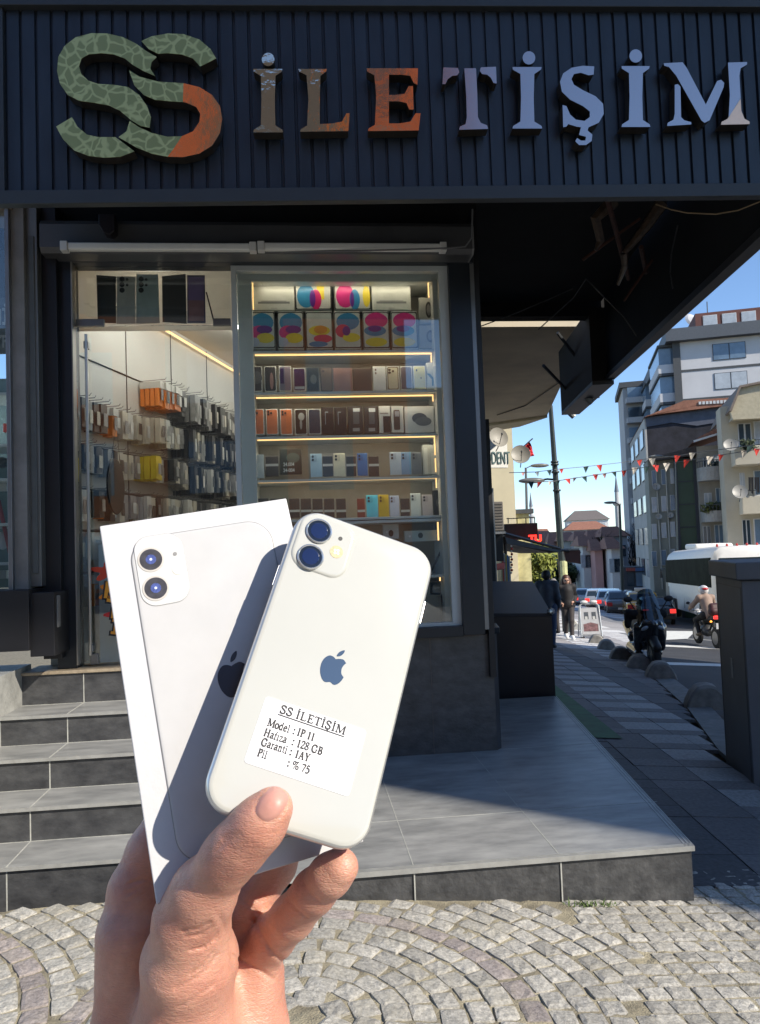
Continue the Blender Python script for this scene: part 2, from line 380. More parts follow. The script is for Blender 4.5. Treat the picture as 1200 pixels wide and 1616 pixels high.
def serif(mb, s, ox, oy, size, P, xs=1.0):
    x = ox
    for ch in s:
        if ch == ' ': x += .3*size*xs; continue
        adv, st = GL[ch]
        for wd, pts, sm in st:
            q = spline([(p[0], p[1]) for p in pts], 4, False) if sm else pts
            ribbon(mb, [(x+p[0]*size*xs, oy+p[1]*size) for p in q], wd*size*(.9 if wd in (T_, N_) else 1.75 if wd > .06 else 2.2), P)
        x += adv*size*xs
    return x
APPLE = spline([(0, .37), (.12, .42), (.27, .44), (.40, .35)], 5, False)+spline([(.40, .35), (.33, .23), (.30, .09), (.34, -.07), (.45, -.17)], 5, False)+spline([(.45, -.17), (.40, -.32), (.30, -.47), (.17, -.53), (.03, -.48), (-.13, -.53), (-.28, -.46), (-.41, -.25), (-.46, .02), (-.41, .26), (-.27, .42), (-.12, .43), (0, .37)], 5, False)
LEAF = spline([(.0, .49), (.03, .62), (.12, .73), (.23, .78), (.21, .65), (.12, .53)], 4)
def uniq(poly, e=1e-5):
    o = []
    for p in poly:
        if not o or math.hypot(p[0]-o[-1][0], p[1]-o[-1][1]) > e: o.append(p)
    if math.hypot(o[0][0]-o[-1][0], o[0][1]-o[-1][1]) < e: o.pop()
    return o

# ---- the phone
pr = Vector((0.92849804, 0.05421567, -0.3673582)); pdn = Vector((-0.3172151, -0.39848711, -0.86057109)); pw = -Vector((-0.19304394, 0.91557014, -0.35279648))
po = Vector((0.01164024, 0.36660276, 1.44650161)); PF = (po, pr, -pdn, pw)
def pl(x, y, off=0.0):
    q = PP(x, y, po+pw*off, pw)-np.array(po); q = Vector(q); return (q.dot(pr), -q.dot(pdn))
white_glass = mat('phone_white_glass', (.53, .53, .485), rough=.12, var=.03, scale=14, coat=.6, spec=.5)
alu = mat('satin_aluminium', (.74, .73, .70), rough=.34, metal=.75, var=.03)
white_card = mat('white_card', (.59, .59, .60), rough=.5, var=.035, scale=22, bump=.05, bscale=120)
ink = mat('black_ink', (.02, .02, .022), rough=.6, var=0)
black_gloss = mat('black_gloss_glass', (.008, .009, .013), rough=.05, var=0, coat=1)
blue_lens = mat('blue_lens_glass', (.012, .02, .075), rough=.04, var=0, coat=1, metal=.3)
steel_ring = mat('pale_steel_ring', (.72, .72, .70), rough=.22, metal=.8, var=0)
mirror = mat('mirror_chrome', (.40, .35, .30), rough=.08, metal=1, var=0)
PW, PL = .0757, .1509
ph = thing('smartphone', 'white smartphone held in front of its box, with a printed sticker on its back', 'smartphone', po)
hw, hl = PW/2, PL/2
mb = MB(); 
# aluminium band with rolled edges
rings = []
for w_, ins in ((-.0083, .0022), (-.0079, .0009), (-.0068, .0002), (-.0042, 0), (-.0016, .0002), (-.0005, .0009), (-.0001, .0020)):
    rings.append([po+pr*a+(-pdn)*b+pw*w_ for a, b in rrect(-hw+ins, -hl+ins, hw-ins, hl-ins, .0135-ins, 10)])
n_ = len(rings[0]); mb.add([p for r in rings for p in r], [(i*n_+k, i*n_+(k+1) % n_, (i+1)*n_+(k+1) % n_, (i+1)*n_+k) for i in range(len(rings)-1) for k in range(n_)]+[tuple(range(n_))])
mb.build('metal_frame', alu, ph, smooth=True, angle=50)
mb = MB()
rings = []
for w_, ins in ((-.0010, .0013), (-.0001, .0013), (.0003, .0020), (.0004, .0032)):
    rings.append([po+pr*a+(-pdn)*b+pw*w_ for a, b in rrect(-hw+ins, -hl+ins, hw-ins, hl-ins, .0130-ins, 10)])
mb.add([p for r in rings for p in r], [(i*n_+k, i*n_+(k+1) % n_, (i+1)*n_+(k+1) % n_, (i+1)*n_+k) for i in range(3) for k in range(n_)]+[tuple(range(3*n_, 4*n_))])
mb.build('back_glass', white_glass, ph, smooth=True, angle=40)
mb = MB(); mb.prism(rrect(-hw+.003, -hl+.003, hw-.003, hl-.003, .0115, 8), PF, -.0087, -.0081); mb.build('screen', black_gloss, ph)
cx0, cy0 = -hw+.0030, hl-.0030
mb = MB(); rings = []
for w_, ins in ((.0002, -.0006), (.0010, 0), (.0013, .0005), (.00135, .0016)):
    rings.append([po+pr*a+(-pdn)*b+pw*w_ for a, b in rrect(cx0+ins, cy0-.0300+ins, cx0+.0285-ins, cy0-ins, .0078-ins*.5, 8)])
n2 = len(rings[0]); mb.add([p for r in rings for p in r], [(i*n2+k, i*n2+(k+1) % n2, (i+1)*n2+(k+1) % n2, (i+1)*n2+k) for i in range(3) for k in range(n2)]+[tuple(range(3*n2, 4*n2))])
bump = mb.build('camera_bump', white_glass, ph, smooth=True, angle=50)
for (x, y) in ((503.5, 838.5), (490, 879)):
    a, b = pl(x, y, .0015); c = po+pr*a-pdn*b+pw*.0012
    ring = MB().lathe(c, [(.0068, 0), (.0068, .0009), (.0062, .0012), (.0058, .0009), (.0057, .0004)], 40, pw).build('lens_ring', steel_ring, bump, smooth=True, angle=30)
    MB().lathe(c, [(.0059, .0002), (.0058, .0008), (.0030, .0009)], 36, pw).build('lens_glass', black_gloss, bump, smooth=True, angle=30)
    MB().lathe(c, [(.0044, .00085), (.0042, .00098), (.0002, .0011)], 30, pw).build('lens_element', blue_lens, bump, smooth=True, angle=30)
a, b = pl(537.6, 850, .0014); MB().lathe(po+pr*a-pdn*b+pw*.0012, [(.0011, 0), (.0011, .0003)], 16, pw).build('microphone_hole', mat('dark_grille', (.05, .05, .05), var=0), bump)
a, b = pl(531.2, 871, .0014); c = po+pr*a-pdn*b+pw*.0012
fl = MB().lathe(c, [(.0034, 0), (.0034, .0003)], 28, pw).build('flash', mat('flash_cream', (.50, .42, .22), rough=.3, var=.25, scale=900), bump)
mb = MB()
for k in range(4): mb.lathe(c+pr*(.0011*math.cos(k*PI/2+.6))+pdn*(.0011*math.sin(k*PI/2+.6)), [(.0008, .0003), (.0007, .00045)], 10, pw)
mb.build('flash_led', mat('flash_led_white', (.9, .86, .7), rough=.25, var=0), fl)
ax, ay = pl(525.5, 1056); sc = .0133
mb = MB()
for poly in (APPLE, LEAF): mb.prism(uniq([(ax+p[0]*sc, ay+p[1]*sc) for p in poly]), PF, .0002, .00055)
mb.build('logo', mirror, ph)
for (u0, u1) in ((.0365, .0485),): MB().prism([(hw-.0004, u0), (hw+.0007, u0), (hw+.0007, u1), (hw-.0004, u1)], PF, -.0052, -.0030).build('side_button', alu, ph)
MB().prism([(-hw-.0006, .030), (-hw+.0004, .030), (-hw+.0004, .041), (-hw-.0006, .041)], PF, -.0052, -.0030).build('volume_button', alu, ph)
# the sticker
s00 = Vector(pl(420, 1099)+(0,)); s10 = Vector(pl(579, 1153)+(0,)); s11 = Vector(pl(549.6, 1257.8)+(0,)); s01 = Vector(pl(384.6, 1202.7)+(0,))
su = (s10-s00+s11-s01).normalized(); sv = Vector((-su.y, su.x, 0)); sc_ = (s00+s10+s11+s01)/4
sw_, sh_ = ((s10-s00).length+(s11-s01).length)/2, ((s01-s00).length+(s11-s10).length)/2
so3 = po+pr*sc_.x-pdn*sc_.y; s3u = pr*su.x-pdn*su.y; s3v = pr*sv.x-pdn*sv.y; SF = (so3, s3u, s3v, pw)
stk = MB().prism(rrect(-sw_/2, -sh_/2, sw_/2, sh_/2, .0016, 6), SF, .00042, .00062).build('sticker', mat('sticker_paper', (.80, .80, .82), rough=.5, var=.01), ph)
def sp(x, y):
    q = Vector(pl(x, y)+(0,))-sc_; return q.dot(su), q.dot(sv)
SPt = lambda a, b: so3+s3u*a+s3v*b+pw*.00085
z = lambda a, b: (380+a/5.4545, 1090+b/5.4545)
mb = MB()
x0, y0 = sp(*z(330, 190)); x1, y1 = sp(*z(893, 380)); tw = sum(GL[c][0] if c != ' ' else .3 for c in 'SS İLETİŞİM')
cap = .0037; xs_ = (x1-x0)/(tw*cap)
serif(mb, 'SS İLETİŞİM', x0, y0, cap, SPt, xs_)
ribbon(mb, [(x0-.0002, y0-.0009), (x1, y0-.0009)], .00042, SPt)
for (txt, a, b, cap2, endx) in (('Model', 222, 300, .0034, 415), ('Hafıza', 190, 388, .0034, 390), ('Garanti', 167, 470, .0034, 395), ('Pil', 135, 562, .0034, 218),
        (':', 440, 372, .0034, 462), (':', 432, 466, .0034, 454), (':', 412, 553, .0034, 434), (':', 392, 650, .0034, 414),
        ('IP 11', 478, 385, .0034, 628), ('128 GB', 473, 482, .0034, 700), ('1AY', 458, 572, .0034, 585), ('% 75', 435, 668, .0034, 585)):
    x0, y0 = sp(*z(a, b)); slope = math.tan(math.radians(17.6)); x1, _ = sp(*z(endx, b+(endx-a)*.31)); tw = sum(GL[c][0] if c != ' ' else .3 for c in txt)
    serif(mb, txt, x0, y0, cap2, SPt, min(1.25, (x1-x0)/(tw*cap2)))
mb.build('printing', ink, stk)

# ---- its box
br = Vector((0.96939554, 0.20647716, 0.13281337)); bdn = Vector((0.18328859, -0.24876886, -0.95106222)); bw = -Vector((-0.16333272, 0.9462987, -0.27900033))
bo = Vector((-0.03835913, 0.38795959, 1.43903832)); BW, BL = .09701, .17902; BF = (bo, br, -bdn, bw)
def blc(x, y, off=0.0):
    q = Vector(PP(x, y, bo+bw*off, bw)-np.array(bo)); return (q.dot(br), -q.dot(bdn))
bx = thing('phone_box', 'white cardboard phone box with a picture of the phone, held behind the smartphone', 'box', bo-bdn*(-BL/2))
MB().prism([(-BW/2, -BL/2), (BW/2, -BL/2), (BW/2, BL/2), (-BW/2, BL/2)], BF, -.014, 0).build('lid', white_card, bx, bevel=.0006, bseg=3)
MB().prism([(-BW/2+.0006, -BL/2+.0006), (BW/2-.0006, -BL/2+.0006), (BW/2-.0006, BL/2-.0006), (-BW/2+.0006, BL/2-.0006)], BF, -.024, -.0142).build('tray', white_card, bx, bevel=.0005)
pa, pb = blc(197, 905), blc(256, 1300); pc = blc(300, 832)
ox0 = -BW/2+.0125; oy1 = BL/2-.010
pic = MB(); rings = []
for w_, ins in ((.00005, -.0001), (.00045, .0001), (.00062, .0007), (.00066, .0018)):
    rings.append([bo+br*a-bdn*b+bw*w_ for a, b in rrect(ox0+ins, -BL/2+.012+ins, BW/2-.0125-ins, oy1-ins, .0125-ins, 10)])
n3 = len(rings[0]); pic.add([p for r in rings for p in r], [(i*n3+k, i*n3+(k+1) % n3, (i+1)*n3+(k+1) % n3, (i+1)*n3+k) for i in range(3) for k in range(n3)]+[tuple(range(3*n3, 4*n3))])
pico = pic.build('printed_phone', mat('printed_phone_white', (.56, .56, .56), rough=.3, var=.03, scale=60, coat=.2), bx, smooth=True, angle=60)
mb = MB(); ringA = rrect(ox0-.00035, -BL/2+.012-.00035, BW/2-.0125+.00035, oy1+.00035, .0128, 10); ringB = rrect(ox0+.0001, -BL/2+.0121, BW/2-.0126, oy1-.0001, .0124, 10)
mb.add([bo+br*a-bdn*b+bw*.0001 for a, b in ringA]+[bo+br*a-bdn*b+bw*.0005 for a, b in ringB], [(k, (k+1) % n3, n3+(k+1) % n3, n3+k) for k in range(n3)])
mb.build('outline', mat('print_grey', (.30, .30, .30), rough=.5, var=0), pico)
c0 = blc(209, 853); c1 = blc(301, 950)
mb = MB(); mb.prism(rrect(c0[0], c1[1]+.001, c1[0]+.0008, c0[1]+.0006, .0075, 8), BF, .0006, .0010); mb.build('printed_camera', mat('printed_camera_white', (.62, .62, .61), rough=.3, var=.01), pico, bevel=.0003, bseg=3)
ra_ = rrect(c0[0]-.0002, c1[1]+.0008, c1[0]+.0010, c0[1]+.0008, .0077, 8); rb_ = rrect(c0[0]+.0002, c1[1]+.0012, c1[0]+.0006, c0[1]+.0004, .0073, 8); nq = len(ra_)
MB().add([bo+br*a-bdn*b+bw*.00075 for a, b in ra_]+[bo+br*a-bdn*b+bw*.00102 for a, b in rb_], [(k, (k+1) % nq, nq+(k+1) % nq, nq+k) for k in range(nq)]).build('printed_edge', mat('print_pale_grey', (.36, .36, .36), rough=.5, var=0), pico)
for (x, y) in ((238.5, 884), (246.3, 929)):
    a, b = blc(x, y); c = bo+br*a-bdn*b+bw*.0010
    lr = MB().lathe(c, [(.0066, 0), (.0065, .00025), (.0058, .0003)], 36, bw).build('printed_ring', mat('printed_ring_grey', (.55, .52, .48), rough=.4, var=0), pico, smooth=True)
    MB().lathe(c, [(.0056, .0002), (.0055, .0004)], 32, bw).build('printed_lens', mat('printed_dark', (.055, .055, .065), rough=.3, var=.3, scale=300), lr)
    MB().lathe(c, [(.0026, .0003), (.0025, .0005)], 24, bw).build('printed_iris', mat('printed_blue', (.07, .10, .30), rough=.3, var=.4, scale=900), lr)
    MB().lathe(c, [(.0007, .0004), (.0007, .0006)], 12, bw).build('printed_glint', mat('printed_pale', (.6, .68, .9), var=0), lr)
a, b = blc(276.5, 875); MB().lathe(bo+br*a-bdn*b+bw*.0010, [(.0010, 0), (.0010, .0002)], 14, bw).build('printed_dot', mat('print_mid', (.25, .25, .25), var=0), pico)
a, b = blc(281, 899); MB().lathe(bo+br*a-bdn*b+bw*.0010, [(.0028, 0), (.0028, .0002)], 20, bw).build('printed_flash', mat('print_cream', (.80, .77, .66), var=.05), pico)
ax, ay = blc(369, 1071); sc = .0168
mb = MB()
for poly in (APPLE, LEAF): mb.prism(uniq([(ax+p[0]*sc, ay+p[1]*sc) for p in poly]), BF, .00055, .0008)
mb.build('logo', mat('logo_dark_foil', (.045, .045, .052), rough=.25, metal=.4, var=0), pico)

# ---- the hand
skin = bpy.data.materials.new('skin'); skin.use_nodes = True
n = skin.node_tree.nodes; l = skin.node_tree.links; p = n['Principled BSDF']
tc = n.new('ShaderNodeTexCoord')
def _noise(scale, det=4, st=None, rough=.6):
    q = n.new('ShaderNodeTexNoise'); q.inputs['Scale'].default_value = scale; q.inputs['Detail'].default_value = det; q.inputs['Roughness'].default_value = rough
    if st:
        mp = n.new('ShaderNodeMapping'); mp.inputs['Scale'].default_value = st; mp.inputs['Rotation'].default_value = (.3, .9, .2); l.new(tc.outputs['Object'], mp.inputs[0]); l.new(mp.outputs[0], q.inputs['Vector'])
    else: l.new(tc.outputs['Object'], q.inputs['Vector'])
    return q
a_ = _noise(28, 3); b_ = _noise(260, 4, rough=.7)
cr = n.new('ShaderNodeValToRGB'); cr.color_ramp.elements[0].position = .32; cr.color_ramp.elements[0].color = (.54, .195, .115, 1)
cr.color_ramp.elements[1].position = .68; cr.color_ramp.elements[1].color = (.70, .345, .225, 1)
l.new(a_.outputs[0], cr.inputs[0])
mx = n.new('ShaderNodeMix'); mx.data_type = 'RGBA'; mx.blend_type = 'MULTIPLY'; mx.inputs[0].default_value = .35
l.new(cr.outputs[0], mx.inputs[6]); l.new(b_.outputs[0], mx.inputs[7]); 
br2 = n.new('ShaderNodeBrightContrast'); br2.inputs[1].default_value = .06; l.new(mx.outputs[2], br2.inputs[0]); l.new(br2.outputs[0], p.inputs['Base Color'])
p.inputs['Roughness'].default_value = .42; p.inputs['Subsurface Weight'].default_value = .35; p.inputs['Subsurface Radius'].default_value = (1, .28, .12); p.inputs['Subsurface Scale'].default_value = .008
vo = n.new('ShaderNodeTexVoronoi'); vo.inputs['Scale'].default_value = 900; vo.feature = 'DISTANCE_TO_EDGE'
mp2 = n.new('ShaderNodeMapping'); mp2.inputs['Scale'].default_value = (.5, 1, 1.3); l.new(tc.outputs['Object'], mp2.inputs[0]); l.new(mp2.outputs[0], vo.inputs['Vector'])
c_ = _noise(420, 3, (.35, 1.0, 1.6))
ad0 = n.new('ShaderNodeMath'); ad0.operation = 'MULTIPLY_ADD'; ad0.inputs[1].default_value = .5
l.new(vo.outputs[0], ad0.inputs[0]); l.new(c_.outputs[0], ad0.inputs[2])
v2 = n.new('ShaderNodeTexVoronoi'); v2.inputs['Scale'].default_value = 430; v2.feature = 'DISTANCE_TO_EDGE'; l.new(mp2.outputs[0], v2.inputs['Vector'])
mn = n.new('ShaderNodeMath'); mn.operation = 'MINIMUM'; mn.inputs[1].default_value = .12; l.new(v2.outputs[0], mn.inputs[0])
ad = n.new('ShaderNodeMath'); ad.operation = 'MULTIPLY_ADD'; ad.inputs[1].default_value = 1.3; l.new(mn.outputs[0], ad.inputs[0]); l.new(ad0.outputs[0], ad.inputs[2])
bp = n.new('ShaderNodeBump'); bp.inputs['Strength'].default_value = .6; bp.inputs['Distance'].default_value = .0007; l.new(ad.outputs[0], bp.inputs['Height']); l.new(bp.outputs[0], p.inputs['Normal'])

def K(x, y, D): return tuple(PD(x, y, D))
def chain(pts, k):
    return [(K(*a[:3]), K(*b[:3]), a[3], b[3], k) for a, b in zip(pts, pts[1:])]
H_ = []
# palm mass and wrist
H_ += chain([(300, 1522, .356, .0215), (292, 1640, .362, .0225), (285, 1800, .372, .0265), (280, 1960, .380, .028)], .012)
H_ += chain([(205, 1480, .385, .0165), (208, 1640, .388, .0185), (225, 1830, .392, .024)], .012)
H_ += chain([(402, 1535, .386, .0150), (396, 1640, .382, .0175), (370, 1800, .385, .024)], .010)
H_ += chain([(330, 1470, .398, .0135), (330, 1600, .386, .0190), (320, 1760, .388, .026)], .010)
# index metacarpal and finger going up behind the box
H_ += chain([(210, 1460, .389, .0155), (218, 1405, .394, .0142), (243, 1345, .399, .0132), (272, 1285, .4035, .0115), (305, 1215, .4055, .0100), (330, 1165, .4050, .0090)], .005)
# middle finger
H_ += chain([(352, 1478, .396, .0125), (392, 1432, .394, .0110), (436, 1366, .401, .0100), (462, 1300, .4065, .0092), (476, 1240, .4070, .0084)], .004)
# little finger curling forward under the phone
H_ += chain([(405, 1512, .388, .0125), (432, 1478, .378, .0106), (462, 1447, .366, .0100), (496, 1407, .3545, .0097), (522, 1381, .3475, .0092), (537, 1368, .3445, .0083)], .0035)
# thumb
H_ += chain([(300, 1510, .352, .0205), (303, 1450, .346, .0160), (322, 1408, .3385, .0135), (362, 1352, .3275, .0108), (383, 1330, .3235, .0104), (410, 1300, .3205, .0100), (431, 1274, .3192, .0083)], .007)
NAIL = [(428.5+math.cos(math.radians(-52))*math.cos(t)*30.5-math.sin(math.radians(-52))*math.sin(t)*21.5, 1270+math.sin(math.radians(-52))*math.cos(t)*30.5+math.cos(math.radians(-52))*math.sin(t)*21.5) for t in [.9+i*(2*PI-1.8)/20 for i in range(21)]]
cre = [(NAIL, .0006, 2.4), ([(205, 1395), (225, 1388), (243, 1390)], .0010, 3.0), ([(198, 1412), (222, 1400), (240, 1396)], .0006, 2.5), ([(200, 1425), (225, 1412), (236, 1402)], .0005, 2.5),
       ([(346, 1446), (352, 1458), (358, 1480), (366, 1508), (369, 1560), (368, 1620)], .0006, 4.5),
       ([(402, 1452), (414, 1475), (432, 1505), (450, 1520)], .0009, 3.5),
       ([(366, 1508), (386, 1518), (412, 1532), (432, 1545)], .0010, 3.0), ([(378, 1416), (392, 1428), (404, 1438)], .0008, 3.0),
       ([(340, 1344), (352, 1336), (366, 1334)], .0005, 2.4), ([(346, 1334), (358, 1326), (373, 1325)], .0006, 2.4), ([(352, 1324), (364, 1317), (379, 1317)], .0005, 2.4),
       ([(276, 1560), (306, 1545), (328, 1528), (342, 1506)], .0009, 2.4), ([(300, 1500), (322, 1494), (338, 1482), (344, 1470)], .0010, 2.4), ([(294, 1478), (318, 1474), (336, 1462)], .0008, 2.2),
       ([(300, 1538), (322, 1522), (338, 1500)], .0008, 2.2), ([(480, 1395), (492, 1412), (502, 1420)], .0005, 2.5), ([(455, 1420), (470, 1436), (484, 1447)], .0007, 2.2),
       ([(282, 1590), (312, 1572), (338, 1552)], .0007, 2.2), ([(286, 1470), (312, 1466), (332, 1455)], .0008, 2.2)]
def hand_extra(P, d):
    q = P-CAM; zc = q@FW; X = 600+FPX*(q@RT)/zc; Y = 808-FPX*(q@UP)/zc
    near = (np.abs(d) < .004)&(zc > .1)
    x = X[near]; y = Y[near]; add = np.zeros(x.shape)
    front = None
    for pts, dep, wd in cre:
        best = np.full(x.shape, 1e9)
        for a, b in zip(pts, pts[1:]):
            ax_, ay_ = a; bx_, by_ = b; dx, dy = bx_-ax_, by_-ay_; t = np.clip(((x-ax_)*dx+(y-ay_)*dy)/(dx*dx+dy*dy), 0, 1)
            best = np.minimum(best, (x-ax_-t*dx)**2+(y-ay_-t*dy)**2)
        add += dep*np.exp(-best/(wd*wd))
    d = d.copy(); d[near] += add
    return d
prs = thing('person', 'left hand and forearm of a person holding the white phone and its box', 'person', K(300, 1700, .37))
hand, hfld = body_mesh('hand', H_, HRES, .008, skin, prs, pad=.006, extra=hand_extra)
sm = hand.modifiers.new('smooth', 'SMOOTH'); sm.factor = .5; sm.iterations = 2
# thumbnail: a shell riding on the thumb
nl = MB(); nc = (428.5, 1270.0); nu = Vector((math.cos(math.radians(-52)), math.sin(math.radians(-52)))); nv = Vector((-nu.y, nu.x)); rows = []
for i in range(15):
    row = []
    for j in range(13):
        s_ = -1+2*i/14; t_ = -1+2*j/12
        ln = 29; wd = 20.5*(1-.10*max(0, -s_)); 
        rr_ = (abs(s_)**3.0+abs(t_)**3.0)**(1/3.0) or 1; mxv = max(abs(s_), abs(t_)) or 1; s2, t2 = s_*mxv/rr_, t_*mxv/rr_
        x = nc[0]+nu.x*s2*ln+nv.x*t2*wd; y = nc[1]+nu.y*s2*ln+nv.y*t2*wd
        D = .300
        for _ in range(60):
            q = np.array([PD(x, y, D)]); e = hfld(q)[0]
            D += max(min(e*.8, .002), -.002)
            if abs(e) < 2e-5 or D > .36: break
        off = .00028*(1-.95*mxv**6)
        row.append(tuple(PD(x, y, D)-ray(x, y)*off))
    rows.append(row)
nl.sheet(rows); nl.build('thumbnail', mat('nail', (.60, .29, .235), rough=.42, var=.10, scale=120, sss=.15, spec=.35), prs, smooth=True, angle=180)
# ================================================================== GROUND AND STOREFRONT
YF = 5.27
tile_dark = mat('charcoal_stone_tile', (.030, .031, .034), rough=.42, var=0, col2=(.085, .086, .088), scale=9, bump=.2, bscale=40, stretch=(1, 1, 1.6), detail=12)
tile_rough = mat('slate_riser_tile', (.030, .031, .033), rough=.5, var=0, col2=(.090, .090, .090), scale=14, detail=12, bump=.7, bscale=26)  # rough tile, its colour darkened for the shade on risers
tile_top = mat('grey_veined_tile', (.175, .178, .175), rough=.42, var=0, col2=(.37, .37, .355), scale=4.5, bump=.06, bscale=20, stretch=(.7, 1.9, 1), detail=13)
grout = mat('pale_grout', (.42, .42, .38), rough=.8, var=.2, scale=30)
nosing = mat('step_nosing', (.36, .36, .34), rough=.4, var=.15, scale=20, metal=.2)
anthra = mat('anthracite_frame', (.016, .020, .026), rough=.36, var=.15, scale=3, metal=.3)
blackp = mat('black_paint', (.006, .006, .008), rough=.5, var=.3, scale=4)
alu_grey = mat('grey_aluminium_trim', (.22, .22, .22), rough=.35, metal=.6, var=.1, scale=8)
white_lam = mat('white_laminate', (.62, .64, .62), rough=.35, var=.04)
warm_led = mat('warm_led', (1, .7, .35), var=0, emit=(1.0, .56, .20), estr=1.3)
cool_led = mat('cool_led', (1, 1, 1), var=0, emit=(1.0, .97, .9), estr=9.0)
shop_glass = glass('shop_window_glass', (.93, .965, .955), .07)

# the ground: one sheet to the horizon, the sidewalk and road laid over it
def sheet_on_ground(name, poly_rows, dz, m, kind='structure', parent=None):
    mb = MB(); mb.sheet([[(x, y, gz(x, y)+dz) for x, y in r] for r in poly_rows]); return mb.build(name, m, parent, kind=kind)
xs = [-900, -300, -80, -20, -4, -1, -.001, .8, 2, 4, 8, 16, 30, 60, 150, 400, 900]; ys = [-300, -80, -30, -10, -4, 0, 2, 4, 8, 16, 30, 60, 120, 300, 900]
mb = MB()
def gz2(x, y):
    r = math.hypot(x, y); return gz(x, y)-.25 if r < 130 else gz(x*130/r, y*130/r)-.25-(r-130)*.012
mb.sheet([[(x, y, gz2(x, y)) for x in xs] for y in ys])
asphalt = mat('asphalt', (.040, .041, .044), rough=.8, var=.25, scale=1.5, bump=.4, bscale=160)
mb.build('ground', mat('earth_mortar', (.20, .175, .12), rough=.95, var=.35, scale=14, bump=.7, bscale=120), kind='structure', origin=(0, 0, 0))

# sett paving, stone by stone, laid in fans
def stone(mb, c, ang, a, b, h, tint, soft=.012):
    """c centre xy, a/b half sizes; irregular dressed block with a rounded, rough top"""
    ca, sa = math.cos(ang), math.sin(ang); z0 = gz(c[0], c[1]); tl, tw = rnd.uniform(-.022, .022), rnd.uniform(-.022, .022)
    jit = [(rnd.uniform(-.006, .006), rnd.uniform(-.006, .006)) for _ in range(4)]
    def P(u, v, z_):
        w4 = [(1-u)*(1-v)/4, (1+u)*(1-v)/4, (1+u)*(1+v)/4, (1-u)*(1+v)/4]
        jx = sum(w*q[0] for w, q in zip(w4, jit)); jy = sum(w*q[1] for w, q in zip(w4, jit))
        x = u*a+jx; y = v*b+jy; X = c[0]+x*ca-y*sa; Y = c[1]+x*sa+y*ca
        return (X, Y, gz(X, Y)+z_+(tl*x+tw*y if z_ > -.02 else 0))
    vs = []; N = 7; st = [-1, -.93, -.62, 0, .62, .93, 1]
    for i in range(N):
        for j in range(N):
            u, v = st[i], st[j]; e = max(abs(u), abs(v))
            rr = 1-.07*(abs(u)**4)*(abs(v)**4)
            zz = h-(.030 if e == 1 else (.0028 if e > .9 else 0))+(rnd.uniform(-.0030, .0030) if e < .9 else rnd.uniform(-.0015, .0005))
            vs.append(P(u*rr, v*rr, zz))
    mb.add(vs, [(i*N+j, (i+1)*N+j, (i+1)*N+j+1, i*N+j+1) for i in range(N-1) for j in range(N-1)])
    mb.cols += [tint]*len(vs)
mb = MB(); mb.cols = []
A_, RA = (-.04, 2.56), .78
mo = MB(); NX, NY = 150, 60; mo.sheet([[(-2.8+6.2*i/NX, 1.25+2.355*j/NY, gz(-2.8+6.2*i/NX, 1.25+2.355*j/NY)-.0035+rnd.uniform(-.004, .0035)) for i in range(NX+1)] for j in range(NY+1)])
mo.build('joint_sand', mat('joint_sand', (.16, .14, .10), rough=.95, var=0, col2=(.44, .39, .27), scale=9, bump=.8, bscale=140), kind='structure', origin=(0, 0, 0)); B_, RB = (-2.134, 2.43), 1.28
occ = []
def tint_grey():
    g = rnd.uniform(.34, .52); return (g*1.02, g*.975, g*.87)
def tint_red():
    g = rnd.uniform(.29, .38); return (g*1.05, g*.92, g*.86)
def left_zone(x, y):
    return (math.hypot(x-B_[0], y-B_[1])-RB) < (math.hypot(x-A_[0], y-A_[1])-RA)
def rings(C, R0, inside, red_r):
    r = .06
    while r < 3.6:
        stepr = .094+rnd.uniform(-.003, .005); rm = r+stepr/2; isred = abs(rm-red_r) < stepr*.5
        al = (.125 if isred else .108); nst = max(3, int(2*PI*rm/al)); ph0 = rnd.uniform(0, 6.28); t = 0
        while t < 2*PI-.3*al/rm:
            da = al/rm*rnd.uniform(.82, 1.2)
            am = ph0+t+da/2; x = C[0]+rm*math.cos(am); y = C[1]+rm*math.sin(am); t += da
            if not (-2.7 < x < 3.3 and 1.3 < y < 3.62): continue
            if not inside(x, y): continue
            if x > 1.165+.10*math.sin(y*9): continue
            if y > 3.415 and x > -.4: continue
            stone(mb, (x, y), am, stepr/2-.0028, rm*da/2-.0028, rnd.uniform(.0015, .0065), tint_red() if isred else tint_grey())
        r += stepr
rings(A_, 0, lambda x, y: not left_zone(x, y), RA)
rings(B_, 0, left_zone, RB)
y = 1.2; row = 0
while y < 3.75:
    x = 1.10+rnd.uniform(0, .05)
    while x < 3.4:
        wdt = rnd.uniform(.088, .115)
        cx, cy = x+wdt/2, y+.05+.10*(x-1.2)*.35
        if cx > 1.175+.10*math.sin(cy*9): stone(mb, (cx, cy), .035, wdt/2-.002, .040, rnd.uniform(.001, .0035), tint_grey())
        x += wdt
    y += .084
granite = bpy.data.materials.new('granite_setts'); granite.use_nodes = True; n = granite.node_tree.nodes; l = granite.node_tree.links; p = n['Principled BSDF']
at = n.new('ShaderNodeAttribute'); at.attribute_name = 'tint'; tc = n.new('ShaderNodeTexCoord')
no = n.new('ShaderNodeTexNoise'); no.inputs['Scale'].default_value = 70; no.inputs['Detail'].default_value = 8; no.inputs['Roughness'].default_value = .75; l.new(tc.outputs['Object'], no.inputs['Vector'])
mr = n.new('ShaderNodeMapRange'); mr.inputs[1].default_value = .36; mr.inputs[2].default_value = .64; mr.inputs[3].default_value = .55; mr.inputs[4].default_value = 1.25; l.new(no.outputs[0], mr.inputs[0])
